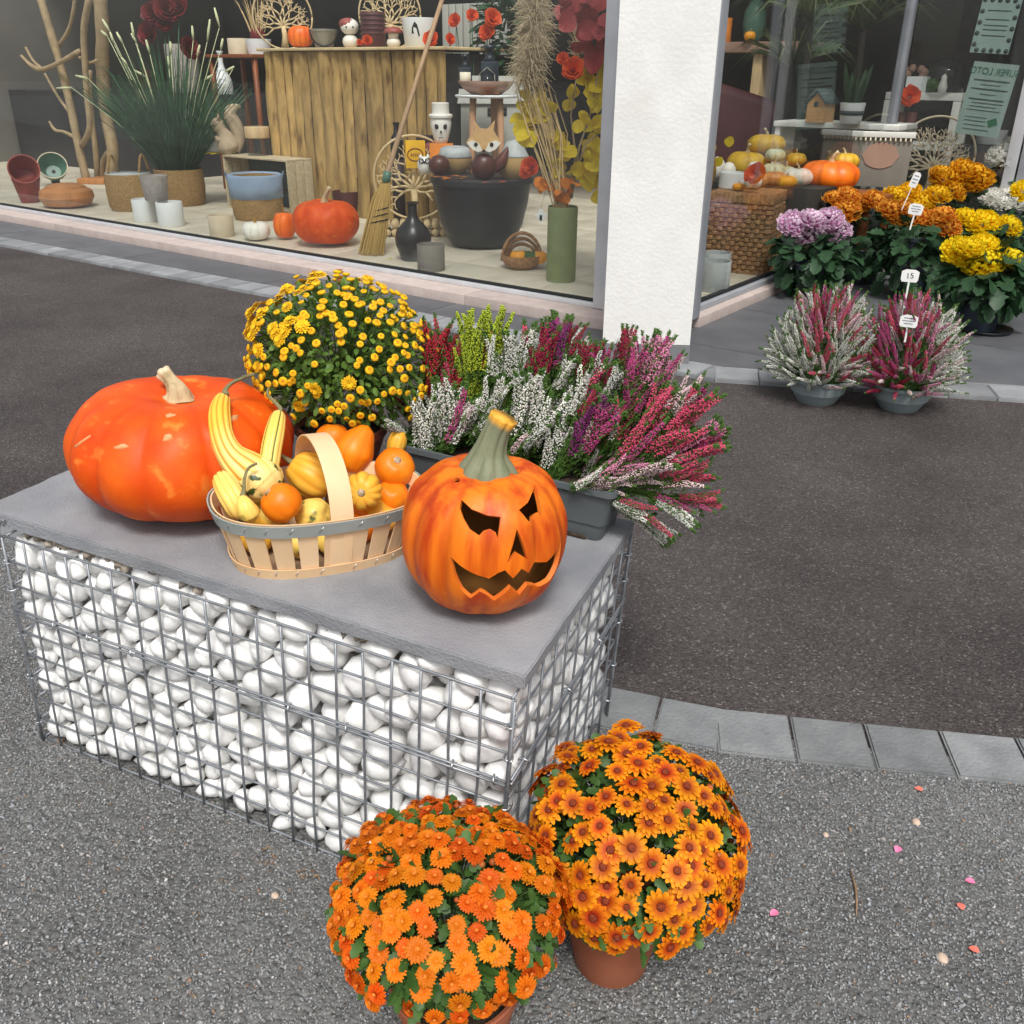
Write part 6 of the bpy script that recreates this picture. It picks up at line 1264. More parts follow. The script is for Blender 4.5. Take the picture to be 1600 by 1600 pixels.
for i, (px, w_, h_, mt_, lab, t_) in enumerate(((118, 26, 60, 'maroon_pot', 'dark bottle far back at the left', 7.4),)):
    pass
# ------------------------------------------------------------------ right display window, seen through the side pane
hP = spot(1143, 425); k_ = mpp(hP); hw, hh = 92*k_, hgt(hP, 425, 300)
o = thing('wicker_hamper', 'square woven wicker hamper behind the side window', 'hamper', hP+B*.15, RZ(TH+.16))
n = 15; m_ = 13
for side, (ux, uy, L_) in enumerate(((1, 0, hw), (0, 1, .34))):
    for sgn in (-1, 1):
        b = MB()
        for j in range(n):
            z = hh*.86*(j+.5)/n
            for i in range(m_):
                u = -L_/2+L_*(i+.5)/m_; bul = .006 if (i+j) % 2 else -.004; c = Vector((u, sgn*(.17+bul), z)) if ux else Vector((sgn*(hw/2+bul), u, z)); d = (L_/m_*.98, .02, hh*.86/n*.9) if ux else (.02, L_/m_*.98, hh*.86/n*.9); b.box(c, d, None, .004)
        b.build('woven_side', 'wicker_brown', o, kind='stuff')
MB().box((0, 0, hh*.43), (hw-.03, .31, hh*.85)).build('lining', 'wicker', o)
b = MB()
for j in range(12):
    for i in range(14): b.box((-hw/2-.01+(hw+.02)*(i+.5)/14, -.185+.37*(j+.5)/12, hh*.93+(.003 if (i+j) % 2 else 0)), ((hw+.02)/14*.97, .37/12*.97, hh*.13), None, .004)
b.build('lid', 'wicker_brown', o, kind='stuff'); HT = FZ+hh*.995+.004
tq = B.dot(hP)+.15
def ht(px, dt=0.0): return Vector((*atT(px, 290, tq+dt).xy, HT))
lt('frosted_pot', 'frosted pale grey pot nearest the corner of the side window', 'pot', 1114, 457, 48, 52, 'cyl', 'frost'); lt('frosted_pot', 'second frosted grey pot half hidden behind the nearer one', 'pot', 1117, 436, 44, 44, 'cyl', 'frost')
lt('white_bowl', 'white rimmed bowl on the wicker hamper', 'bowl', 1143, 292, 40, 30, 'cyl', 'white_pot', P=ht(1143, -.04))
o, r, h = lt('amber_vase', 'gold-netted vase with yellow blooms at the hamper edge', 'vase', 1104, 291, 22, 60, 'egg', 'gold', P=ht(1106, -.06)); leaves_on(o, 'yellow_leaves', 'yellow_leaf', [Vector((random.gauss(0, .05), -r*.6, h*random.uniform(.5, 1.3))) for _ in range(8)], .06)
P_ = ht(1177, .05); k_ = mpp(P_); o = thing('snowman_pumpkins', 'two little white smiling pumpkins stacked on the hamper', 'figurine', P_, rothc(P_))
for z, r in ((11, 13), (31, 11.5)):
    b = lobed(MB(), r*k_, r*k_, r*1.7*k_, 8, .06, 16, 48, .15, .85, .02, z, T((0, 0, (z-r*.85)*k_))); b.build('pumpkin', 'white_skin', o)
    for sx in (-.3, .3):
        b = MB(); blob(b, (sx*r*k_+.2*r*k_, -r*.93*k_, (z+2)*k_), (1.3*k_,)*3, None, 8, 6); b.build('eye', 'ink', o)
    wpart(o, 'smile', 'ink', [Vector((math.cos(a)*4*k_+.2*r*k_, -r*.97*k_, (z-1)*k_+math.sin(a)*3*k_)) for a in [PI+PI*j/8 for j in range(9)]], .5*k_, 5)
flower_thing('poppy', 'large orange silk poppy at the hamper corner', [(1182, 273, 17)], 'orange_petal', ht(1186, -.12), stemmt=None)
pumpk('tiny_gourd', 'tiny orange pumpkin on the front edge of the hamper', 1155, 296, 22, 13, 'mini_orange', 8, P=ht(1155, -.14), cat='gourd')
# owl cups, yellow bouquet behind
P_ = Vector((*atT(1110, 240, tq+.55).xy, HT-.02)); o = thing('display_stand', 'dark display stand behind the hamper', 'stand', Vector((P_.x, P_.y, FZ))+A*.25, SM); MB().box((0, .1, (HT-FZ)/2), (1.3, .55, HT-FZ-.01), None, .004).build('stand', 'back_wall', o)
def ds(px, dt=.55): return Vector((*atT(px, 240, tq+dt).xy, HT-.012))
lt('owl_cup', 'white owl-shaped cup at the left edge of the side window', 'cup', 1122, 232, 28, 40, 'egg', 'skull_white', P=ds(1122)+Vector((0, 0, 0))); lt('owl_cup', 'white and blue owl-shaped cup beside the other', 'cup', 1142, 240, 24, 34, 'egg', 'porcelain', P=ds(1141, .48))
pumpk('yellow_squash', 'big yellow squash behind the owl cups', 1165, 222, 66, 46, 'yellow_squash', 9, P=ds(1168, .62)); pumpk('yellow_squash', 'second yellow squash on top of the display', 1190, 200, 60, 34, 'yellow_squash', 8, P=ds(1196, .78)+Vector((0, 0, .16)))
for i, (px, w, h_, mt_, lab, dt) in enumerate(((1212, 40, 34, 'pale_squash', 'pale green squash in the middle of the display', .5), (1232, 34, 28, 'pale_squash', 'small pale squash left of the orange pumpkin', .62), (1252, 46, 30, 'white_skin', 'flat white pumpkin left of the orange pumpkin', .45), (1215, 38, 24, 'tan_ceramic', 'brown ceramic pumpkin in the display', .38))):
    pumpk('squash', lab, px, 262, w, h_, mt_, 9, P=ds(px, dt), cat='squash')
# low bench with the big orange and the tan pumpkin
bP = Vector((*atT(1275, 330, tq+.75).xy, FZ)); bz = atT(1290, 300, tq+.75).z
o = thing('display_bench', 'low wooden bench with pumpkins along the side window', 'bench', bP, SM); MB().box((0, .05, bz-FZ-.02), (.9, .6, .04), None, .004).build('top', 'brown_table', o)
for sx in (-.4, .4):
    for sy in (-.2, .3): MB().box((sx, sy, (bz-FZ-.04)/2), (.05, .05, bz-FZ-.04)).build('leg', 'brown_table', o)
P_ = Vector((*atT(1292, 300, tq+.65).xy, bz)); pumpk('bench_pumpkin', 'bright orange ribbed pumpkin on the bench in the side window', 1292, 300, 92, 52, 'mini_skin', 9, P=P_, dep=.08)
pumpk('tan_pumpkin', 'large tan ceramic pumpkin beside the hamper', 1225, 372, 66, 66, 'tan_ceramic', 7, P=spot(1222, 380), dep=.05)
lt('dark_planter', 'dark green planter on the floor behind the side window', 'planter', 1212, 420, 52, 52, 'pot', 'slate', P=spot(1216, 420))
pumpk('yellow_squash', 'yellow squash seen behind the orange pumpkin', 1315, 262, 46, 30, 'yellow_squash', 8, P=Vector((*atT(1312, 300, tq+.95).xy, bz+.12)))
# raised shelf with birdhouse and plants
sP = Vector((*atT(1300, 220, 7.0).xy, FZ)); sz = atT(1300, 192, 7.0).z
o = thing('plant_shelf', 'white shelf carrying the birdhouse and snake plant', 'shelf', sP+B*.15, SM); MB().box((.0, .1, sz-FZ-.02), (1.0, .5, .04), None, .003).build('board', 'shelf_white', o)
for sx in (-.47, .47): MB().box((sx, .1, (sz-FZ-.04)/2), (.04, .46, sz-FZ-.04), None, .003).build('side', 'shelf_white', o)
P_ = Vector((*atT(1280, 190, 7.05).xy, sz)); k_ = mpp(P_); o = thing('birdhouse', 'wooden birdhouse with a dark pitched roof', 'birdhouse', P_, rothc(P_) @ RZ(-.5))
MB().add([(x*k_, y*k_, z*k_) for y in (-16, 16) for x, z in ((-15, 0), (15, 0), (15, 26), (0, 42), (-15, 26))], [(0, 1, 2, 3, 4), (9, 8, 7, 6, 5), (0, 5, 6, 1), (1, 6, 7, 2), (2, 7, 8, 3), (3, 8, 9, 4), (4, 9, 5, 0)]).build('box', 'birdhouse_wood', o, smooth_=False)
for sx in (-1, 1): MB().box((0, 0, 0), (26*k_, 42*k_, 3*k_)).build('roof_board', 'slate', o).matrix_basis = T((sx*9.5*k_, 0, 37*k_)) @ RY(sx*.82)
MB().lathe([(.001, 0), (4*k_, 0), (4*k_, .004), (.001, .004)], 16).build('entrance_hole', 'ink', o).matrix_basis = T((0, -16.2*k_, 26*k_)) @ RX(PI/2)
o, r, h = lt('snake_plant', 'snake plant in a white pot with a green band', 'potted plant', 1328, 195, 38, 38, 'pot', 'white_pot', P=Vector((*atT(1328, 195, 6.9).xy, sz))); MB().lathe([(r*.955, h*.42), (r*.96, h*.42), (r*.985, h*.62), (r*.98, h*.62)], 32, closed=True).build('green_band', 'slate', o)
b = MB()
for i in range(9):
    a = i*2.4; L_ = h*random.uniform(1.1, 2.0); q0 = Vector((math.cos(a)*r*.4, math.sin(a)*r*.4, h*.9)); d = Vector((math.cos(a)*.22, math.sin(a)*.22, 1)); x = Vector((-math.sin(a+1), math.cos(a+1), 0))*r*.26
    b.add([q0-x*.7, q0+x*.7, q0+d*L_*.5-x, q0+d*L_*.5+x, q0+d*L_*.85-x*.5, q0+d*L_*.85+x*.5, q0+d*L_], [(0, 1, 3, 2), (2, 3, 5, 4), (4, 5, 6)])
b.build('leaf', 'sansev', o)
def yucca(px, py, t, label, H, n=70, base=None, spread=1.5):
    c = atT(px, py, t); P_ = Vector((c.x, c.y, FZ)); o = thing('yucca_plant', label, 'potted plant', P_, rothc(P_)); z = c.z-FZ; wpart(o, 'trunk', 'back_wall', [Vector((0, 0, .2)), Vector((.02, 0, z*.6)), Vector((0, 0, z))], [.04, .03, .025]); pot(o, .13, .17, .3, 'black_pot')
    blades(o, 'leaf_rosette', 'yucca', n, Vector((0, 0, z-.03)), H, spread, .011, px, .25, r0=.03)
yucca(1268, 22, 7.4, 'spiky yucca with pale leaves high in the side window', .62, 90, spread=2.4); yucca(1240, 96, 7.6, 'darker spiky yucca below the pale one', .5, 70, spread=2.2); yucca(1350, 40, 8.2, 'dark bushy yucca at the back by the mullion', .6, 80, spread=2.0)
# wooden wall shelf far left with oddments, maroon armchair
P_ = Vector((*atT(1135, 150, 8.3).xy, FZ)); z8 = atT(1135, 74, 8.3).z-FZ
o = thing('wooden_shelf', 'wooden shelf with ornaments at the back of the side window', 'shelf', P_, SM); MB().box((.2, .15, z8), (1.15, .4, .09), None, .004).build('board', 'dish_wood', o)
for sx in (-.3, .28): MB().box((sx, .15, z8/2), (.09, .3, z8-.09), None, .004).build('post', 'pale_wood', o)
Zs = FZ+z8+.046
lt('green_balloon_vase', 'pale green globe vase on the wooden shelf', 'vase', 1172, 66, 36, 74, 'egg', 'green_glaze', P=Vector((*atT(1172, 100, 8.4).xy, Zs))); pumpk('shelf_pumpkin', 'small yellow-orange pumpkin on the wooden shelf', 1167, 66, 18, 16, 'mini_orange', 8, P=Vector((*atT(1167, 100, 8.2).xy, Zs))); lt('orange_vase', 'slim orange vase at the left of the wooden shelf', 'vase', 1128, 68, 16, 40, 'cyl', 'orange_card', P=Vector((*atT(1130, 100, 8.3).xy, Zs)))
P_ = Vector((*atT(1138, 200, 7.2).xy, FZ)); o = thing('armchair', 'dark maroon armchair back behind the squash', 'armchair', P_, RZ(TH+.5)); zc_ = atT(1138, 138, 7.2).z-FZ
MB().box((0, .25, zc_*.55), (.66, .2, zc_*.9), RX(-.12) @ RY(.28), .09).build('backrest', 'maroon_cloth', o); MB().box((0, -.05, .36), (.6, .55, .2), None, .05).build('seat', 'maroon_cloth', o)
for sx in (-.32, .32): MB().box((sx, -.02, .42), (.1, .55, .42), None, .04).build('armrest', 'maroon_cloth', o)
# white shelving and openwork disc by the door, glass dome, planters
wP = st(-1.55, 8.3, FZ); z1 = atT(1460, 145, 8.3).z-FZ; sA, sB = A.dot(atT(1385, 145, 8.3)), A.dot(atT(1505, 145, 8.3))
o = thing('white_shelving', 'open white shelving unit next to the door', 'shelf', st((sA+sB)/2, 8.3, FZ), SM); W_ = sB-sA
for z in (z1, z1*.62, z1*.25): MB().box((0, .2, z-.03), (W_, .42, .06), None, .003).build('board', 'shelf_white', o)
for sx in (-1, 1):
    for y in (0, .4): MB().box((sx*(W_/2-.03), y, z1/2-.03), (.06, .05, z1-.07), None, .003).build('post', 'shelf_white', o)
def ws(px): return Vector((*atT(px, 140, 8.42).xy, FZ+z1+.002))
P_ = ws(1424); k_ = mpp(P_); o = thing('planter_box', 'white rectangular planter box on the shelving', 'planter', P_, SM); MB().box((0, 0, 11*k_), (46*k_, 20*k_, 22*k_), None, .006).build('box', 'white_pot', o); MB().box((-8*k_, -10.5*k_, 11*k_), (1.5*k_, 1*k_, 22*k_)).build('strap', 'ink', o)
b = MB(); [blob(b, (random.uniform(-18, 18)*k_, 0, random.uniform(22, 34)*k_), (6*k_,)*3, None, 8, 6) for _ in range(9)]; b.build('planting', 'dish_wood', o)
P_ = ws(1472); o = thing('glass_dome', 'glass dome with a small white cat figure inside', 'ornament', P_, SM); MB().lathe([(30*k_, 0), (30*k_, 22*k_), (26*k_, 36*k_), (14*k_, 45*k_), (.001, 48*k_)], 32).build('dome', 'jar_glass', o); MB().lathe([(.001, 0), (6*k_, 0), (7*k_, 8*k_), (4*k_, 18*k_), (4.5*k_, 22*k_), (.001, 26*k_)], 14).build('cat_figure', 'skull_white', o); b = MB(); blob(b, (-16*k_, 0, 10*k_), (11*k_, 9*k_, 10*k_)); b.build('moss_ball', 'leaf_mid', o)
P_ = Vector((*atT(1447, 310, 7.75).xy, FZ)); zf = atT(1447, 305, 7.75).z-FZ; o = thing('filigree_disc', 'large pale openwork tree disc by the door window', 'ornament', P_+Vector((0, 0, max(.0, zf))), rothc(P_)); Rf = 56*mpp(P_); filigree(o, Rf, 'beige_pot', 11, seed=8); MB().box((0, .05, -zf/2), (.3, .2, zf-.004)).build('plinth', 'dark_plinth', o)
flower_thing('poppy', 'orange silk poppy on a tall stem before the shelving', [(1421, 152, 16)], 'orange_petal', Vector((*atT(1421, 300, 7.6).xy, FZ)))
lt('grey_tub', 'pale blue-grey tub on the floor behind the door', 'tub', 1530, 240, 46, 28, 'pot', 'frost', P=Vector((*atT(1530, 300, 8.6).xy, .75))); o = [q_ for q_ in COL.objects if q_.name == 'grey_tub'][0]; MB().box((0, 0, -.345), (.5, .4, .68)).build('black_stand', 'dark_plinth', o)
# notices on the glass of the door wall
def poster(label, c, w, h_, roll, big=None):
    P_ = c; o = thing('notice', label, 'poster', P_, SM @ RY(roll)); MB().box((0, 0, 0), (w, .002, h_)).build('sheet', 'poster_paper', o, smooth_=False); return o
k_ = mpp(atT(1545, 155, DT)); c = atT(1541, 156, DT+.012); w, h_ = 66*k_, 104*k_
o = poster('pale green notice inside the door glass with mirrored lettering', c, w, h_, .09)
me = text_mesh('SUPER LOTO', 13.5*k_, 'poster_ink'); q_ = link('lettering', me, o, T((0, -.004, h_*.38)) @ Matrix.Diagonal((-.92, 1, 1, 1)) @ RX(PI/2))
for i, (z, ww, x) in enumerate(((.26, .8, 0), (.20, .45, 0), (.14, .82, 0), (.07, .35, 0), (.0, .8, 0), (-.05, .7, .05), (-.10, .6, -.05), (-.15, .75, 0), (-.25, .5, -.12), (-.30, .5, -.12), (-.36, .5, -.1), (-.42, .6, -.05))): MB().box((x*w, -.003, z*h_), (ww*w, .0012, (.017 if i in (0, 2, 4) else .009)*h_)).build('text_line', 'poster_dark', o, smooth_=False)
MB().box((.28*w, -.003, -.3*h_), (.2*w, .0012, .1*h_), RY(-.4)).build('logo', 'poster_ink', o, smooth_=False)
c = atT(1556, 40, DT+.012); o = poster('grey notice bordered with dark dots higher on the door glass', c, 56*k_, 76*k_, .06)
for i in range(18):
    u = i/18*4; x, z = ((-1+u*2, 1), (1, 1-(u-1)*2), (1-(u-2)*2, -1), (-1, -1+(u-3)*2))[int(u)]; MB().lathe([(.001, 0), (3.4*k_, 0), (3.4*k_, .001), (.001, .001)], 10).build('dot', 'poster_dark', o).matrix_basis = T((x*24*k_, -.002, z*34*k_)) @ RX(PI/2)
for z in (20, 8, 0, -6, -14): MB().box((0, -.002, z*k_), (34*k_, .001, 1.4*k_)).build('text_line', 'poster_dark', o, smooth_=False)

# more goods heaped on the display
random.seed(5)
for (px, w, h_, mt_, lab, dt, up) in ((1200, 34, 24, 'yellow_squash', 'small yellow squash at the back of the heap', .85, .0), (1222, 36, 26, 'mini_skin', 'small orange pumpkin in the heap of squash', .72, .0), (1245, 32, 22, 'yellow_squash', 'yellow squash right of the pale ones', .8, .10), (1212, 32, 22, 'pale_squash', 'pale squash on top of the heap', .66, .13), (1192, 30, 22, 'tan_ceramic', 'brown squash beside the white bowl', .3, .0), (1236, 30, 20, 'mini_orange', 'orange-yellow squash low in the heap', .34, .0)):
    pumpk('heaped_squash', lab, px, 262, w, h_, mt_, 8, P=ds(px, dt)+Vector((0, 0, up)), cat='squash')
P_ = Vector((*atT(1368, 290, 6.6).xy, FZ)); z0, z1 = atT(1368, 292, 6.6).z-FZ, atT(1368, 205, 6.6).z-FZ; W_ = 84*mpp(P_)
o = thing('picture_board', 'grey picture board with a fringed top and a brown oval print', 'picture', P_, SM @ RZ(.25)); MB().box((0, 0, (z0+z1)/2), (W_, .03, z1-z0), None, .003).build('board', 'concrete_cup', o); MB().box((0, -.02, z1-.02), (W_*1.06, .03, .04), None, .004).build('shelf_edge', 'shelf_white', o); MB().prism([(.3*W_*math.cos(2*PI*k/24)*(1+.06*math.cos(8*PI*k/12)), .1+.09*math.sin(2*PI*k/24)) for k in range(24)], -.002, .002).build('print', 'dish_wood', o, smooth_=False).matrix_basis = T((0, -.019, z0+.12)) @ RX(PI/2)
for i in range(12): MB().lathe([(.001, -.03), (.008, -.02), (.004, 0)], 8).build('tassel', 'paper', o).matrix_basis = T((-W_/2+W_*(i+.5)/12, -.03, z1-.04))
MB().box((0, .0, z0/2-.01), (W_*.9, .12, z0-.02)).build('stand', 'dark_plinth', o)
for i, (px, lab) in enumerate(((1395, 'maroon ribbon hanging left of the openwork disc'), (1412, 'second maroon ribbon hanging by the openwork disc'))):
    Pa, Pb = atT(px, 175, 7.5), atT(px-8, 300, 7.5); o = thing('ribbon', lab, 'ribbon', Pb); MB().box((0, 0, (Pa.z-Pb.z)/2), (.07, .006, Pa.z-Pb.z)).build('band', 'maroon_cloth', o)
# ================================================================== potted plants before the side window
mat('pot_blue', (.035, .045, .062), .5, (.045, .058, .08), 6)
for key, c1, c2 in (('yellow', (.90, .60, .006), (.92, .76, .02)), ('orange', (.66, .17, .02), (.82, .42, .05)), ('amber', (.70, .27, .012), (.80, .46, .02)), ('white', (.86, .85, .78), (.88, .87, .82)), ('lilac', (.62, .26, .50), (.86, .74, .82)), ('gold', (.84, .44, .01), (.90, .62, .02))):
    mat('pom_'+key, c1, .6, None, attr='fac', ac=c2, rnd=.05, spec=.2, trl=.35)
def pom_mesh(key, seed):
    """incurved bloom: petals set all over a flattened ball, each a cupped scoop curling back up"""
    rg = random.Random(seed); b = MB(); at = []; R = .06; N = 120
    for i in range(N):
        c = 1-1.30*(i+.5)/N; v = math.acos(max(-1, c))+rg.gauss(0, .05); a = i*2.39996+rg.gauss(0, .12); d = Vector((math.sin(v)*math.cos(a), math.sin(v)*math.sin(a), math.cos(v))); tn = Vector((math.cos(v)*math.cos(a), math.cos(v)*math.sin(a), -math.sin(v))); x = d.cross(tn).normalized(); s_ = 1 if v > .5 else .6+.4*v/.5
        w = .0078*s_*rg.uniform(.85, 1.15); Ro = R*rg.uniform(.9, 1.08)
        rows = [(d*R*.45, .6, 0), (d*Ro*.82+tn*.008*s_, 1.0, .35), (d*Ro*.99+tn*.004*s_, 1.0, .75), (d*Ro*1.05-tn*.006*s_, .55, 1)]; vs = []
        for P, ww, t_ in rows:
            for q_ in (-1, 0, 1): p = P+x*w*ww*q_+d*(abs(q_)*w*.35); vs.append((p.x, p.y, p.z*.72)); at.append(t_)
        b.add(vs, [(j*3+q_, j*3+q_+1, j*3+q_+4, j*3+q_+3) for j in range(3) for q_ in (0, 1)])
    b.at = at; return b.mesh('pompon_mesh', 'pom_'+key)
PM = {k: [pom_mesh(k, i+3) for i in range(2)] for k in ('yellow', 'orange', 'amber', 'white', 'lilac', 'gold')}; random.seed(21)
BL = [(0, 0), (.10, .10), (.30, .22), (.24, .36), (.40, .52), (.26, .60), (.26, .80), (.06, 1.0), (-.10, .96), (-.26, .76), (-.24, .60), (-.40, .50), (-.22, .36), (-.28, .22)]
def pommum(label, base_px, base_py, key, flowers, z=TZ, fol=(0, 60, 70, 60), potw=64, poth=52, n=150, leafL=.095, tag=None):
    """base in the view; flowers: (x, y, width in px); foliage ball: (dx, centre y above base, rx, ry) in px"""
    P = spot(base_px, base_py, z); k = mpp(P); P = P+VH*potw*k*.4; o = thing('pompon_mum', label, 'potted flower', P, RZ(random.uniform(0, 6)), 'pompon chrysanthemums in the entrance'); inv = o.matrix_basis.inverted()
    pot(o, potw*.38*k, potw*.5*k, poth*k, 'pot_blue', .03, .005)
    c = inv @ above(P, base_px+fol[0], base_py-fol[1]); R_ = (fol[2]*k, fol[2]*k*.9, fol[3]*k)
    tops = [(inv @ above(P-VH*random.uniform(-.02, .1), x, y), w) for x, y, w in flowers]
    foliage(o, c, R_, n, leafL, 'leaf_dark', .3, 2.6, stems=[t_[0] for t_ in tops], shape=BL, w=1.1, droop=.5, root=Vector((0, 0, poth*k)))
    for (q_, w) in tops:
        d = Vector((random.gauss(0, .22), random.gauss(0, .22), 1)); d = (inv.to_3x3() @ (-VH))*.38+d*.9
        link('flower', random.choice(PM[key]), o, T(q_) @ look(d, random.uniform(0, 6)) @ Matrix.Scale(w*k/.122, 4))
    return o
pommum('chrysanthemum with creamy white blooms at the far right back', 1592, 402, 'white', [(1575, 246, 60), (1600, 262, 60), (1590, 235, 50), (1620, 240, 60)], fol=(0, 110, 60, 48), n=140)
pommum('chrysanthemum with orange blooms behind the yellow ones', 1500, 412, 'amber', [(1478, 280, 46), (1498, 292, 50), (1522, 272, 42), (1532, 283, 40), (1505, 268, 42), (1488, 300, 40), (1470, 272, 34)], fol=(0, 62, 55, 45), n=120)
pommum('chrysanthemum with small white blooms at the right edge', 1590, 410, 'white', [(1549, 309, 34), (1575, 306, 38), (1588, 322, 38), (1565, 318, 34), (1600, 312, 36)], fol=(0, 62, 58, 42), n=120)
pommum('chrysanthemum with golden yellow blooms in the middle', 1432, 425, 'gold', [(1398, 309, 40), (1420, 300, 36), (1440, 318, 42), (1464, 306, 40), (1430, 326, 36), (1410, 320, 30)], fol=(0, 62, 60, 45), n=130)
pommum('chrysanthemum with pale orange blooms behind the pink one', 1350, 445, 'orange', [(1303, 312, 34), (1325, 308, 38), (1322, 330, 44), (1366, 315, 40), (1347, 318, 30)], fol=(-6, 68, 66, 52), n=150)
pommum('chrysanthemum with copper blooms holding a price tag', 1432, 470, 'orange', [(1392, 330, 42), (1412, 326, 34), (1432, 340, 40), (1472, 338, 40), (1480, 355, 42), (1402, 338, 34), (1462, 346, 34)], fol=(-6, 74, 76, 56), n=190)
pommum('chrysanthemum with big yellow blooms in the middle row', 1540, 470, 'yellow', [(1508, 340, 36), (1537, 350, 50), (1576, 354, 40), (1600, 300, 40)], fol=(4, 72, 62, 48), n=150)
pommum('lilac pink chrysanthemum next to the side window', 1276, 470, 'lilac', [(1240, 350, 48), (1268, 345, 44), (1296, 343, 44), (1268, 370, 46), (1308, 362, 46), (1232, 356, 34)], fol=(-2, 66, 62, 46), n=190, leafL=.1)
pommum('chrysanthemum with large bright yellow blooms at the right front', 1538, 522, 'yellow', [(1500, 394, 54), (1536, 386, 50), (1536, 414, 58), (1576, 408, 50), (1602, 420, 44), (1515, 388, 40)], fol=(4, 88, 70, 46), n=190, potw=66, poth=56, leafL=.11)
def saucer(px, py, w, lab): P = spot(px, py, TZ)+VH*.06; r = w*mpp(P)/2; o = thing('saucer', lab, 'saucer', P); MB().lathe([(.001, .002), (r*.9, .002), (r, .02), (r*.97, .02), (r*.88, .006), (.001, .006)], 36).build('dish', 'black_pot', o)
saucer(1545, 521, 84, 'black saucer under the large yellow chrysanthemum')
# price tags
mat('tag_plastic', (.62, .62, .60), .5, (.56, .56, .54), 8)
mat('faint_ink', (.16, .17, .2), .7)
def stick_tag(label, px, py, w, h_, base, P, txt=None, roll=0.0, tilt=.25):
    k = mpp(P); c = above(P, px, py); o = thing('price_tag', label, 'tag', c, rothc(c) @ RX(-tilt) @ RY(roll)); w *= k; h_ *= k
    MB().prism([(-w/2, -h_*.3), (-w*.42, -h_/2), (w*.42, -h_/2), (w/2, -h_*.3), (w*.5, h_*.35), (w*.25, h_*.5), (-w*.25, h_*.5), (-w*.5, h_*.35)], -.0015, .0015).build('card', 'tag_plastic', o, smooth_=False).matrix_basis = RX(PI/2)
    L_ = base*k; MB().box((0, .0, -h_/2-L_/2), (w*.11, .003, L_), None, 0).build('stick', 'tag_plastic', o, smooth_=False)
    if txt: link('lettering', text_mesh(txt, h_*.62, 'ink', .0004), o, T((0, -.0022, -h_*.02)) @ RX(PI/2) @ RZ(.12))
    else:
        for zz, ww in ((.25, .6), (.02, .7), (-.2, .5)): MB().box((0, -.0022, zz*h_), (ww*w, .0008, h_*.07)).build('print_line', 'faint_ink', o, smooth_=False)
    return o
mat('bowl_soil', (.03, .022, .015), .95)
def bowl_heather(label, px, py, w, h_, plant_c, plant_r, seed, colf):
    P = gnd(px, py); k = mpp(P); r = w*k/2; P = P+VH*r*.7; o = thing('heather_bowl', label, 'potted heather', P, RZ(.3), 'heather bowls on the asphalt by the terrace'); inv = o.matrix_basis.inverted(); H = h_*k*1.0
    MB().lathe([(.001, 0), (r*.60, 0), (r*.64, .006), (r*.82, H*.42), (r*.87, H*.44), (r*.95, H*.86), (r*1.01, H*.88), (r*1.02, H), (r*.97, H), (r*.9, H*.8), (.001, H*.78)], 40).build('bowl', 'bowl_grey', o, auto=.5)
    rg = random.Random(seed); pts = []; n = 298; rx, rz = plant_r*k*.84, plant_r*k*1.26
    for i in range(n):                                   # spike tips lie on a rounded mound, each spike turning upwards
        a = i*2.39996; v = math.acos(1-.98*(i+.5)/n); d = Vector((math.sin(v)*math.cos(a), math.sin(v)*math.sin(a), math.cos(v))); q_ = math.sin(v); sc_ = rg.uniform(.88, 1.08)
        tip = Vector((d.x*rx*sc_, d.y*rx*sc_, H*.9+max(-.25, d.z)*rz*sc_+.02)); base = Vector((d.x*r*.7, d.y*r*.7, H*.85)); L_ = plant_r*k*rg.uniform(.42, .62); up = (Vector((0, 0, 1))*(.75 if v < 1.2 else .25)+Vector((d.x, d.y, d.z*.4))*.75+Vector((rg.gauss(0, .12), rg.gauss(0, .12), 0))).normalized(); mid = tip-up*L_
        w_ = o.matrix_basis.to_3x3() @ Vector((d.x, d.y, 0)); spike(o, Matrix(), mid, tip, colf(w_.dot(CR), -w_.dot(VH), rg), 1.0); pts += [(base, mid), (mid, tip)]
    needles(o, pts, 4200, L=.034); return o, P
def c1(rt_, fr, rg):
    if rt_ < -.55: return 'white'
    if rt_ > .55: return rg.choice(('white', 'white', 'pinkwhite'))
    if fr > .55: return rg.choice(('white', 'white', 'rose', 'pinkwhite'))
    return rg.choice(('rose', 'magenta', 'crimson', 'white', 'pinkwhite', 'pink'))
def c2(rt_, fr, rg):
    if rt_ > .30: return rg.choice(('white', 'white', 'white', 'pinkwhite'))
    if fr < -.55: return rg.choice(('white', 'pinkwhite'))
    if rt_ < -.15: return rg.choice(('crimson', 'magenta', 'magenta', 'pinkwhite', 'rose'))
    return rg.choice(('magenta', 'pink', 'rose', 'pinkwhite'))
bowl_heather('bowl of white and crimson heather, left of the two by the terrace', 1284, 637, 95, 42, None, 112, 5, c1)
o, P2 = bowl_heather('bowl of crimson and white heather with price tag, right of the two', 1416, 648, 95, 42, None, 112, 6, c2)
stick_tag('white price tag marked 15 standing in the right heather bowl', 1422, 431, 24, 18, 50, P2+VH*.06, '15'); stick_tag('small white plant label low in the right heather bowl', 1420, 502, 25, 18, 22, P2-VH*.12, None)
PT = spot(1432, 470, TZ)
stick_tag('narrow white tag tilted above the copper chrysanthemum', 1430, 281, 11, 22, 34, PT, None, .25); stick_tag('square white printed tag among the copper blooms', 1431, 327, 20, 16, 22, PT-VH*.14, None, .1)
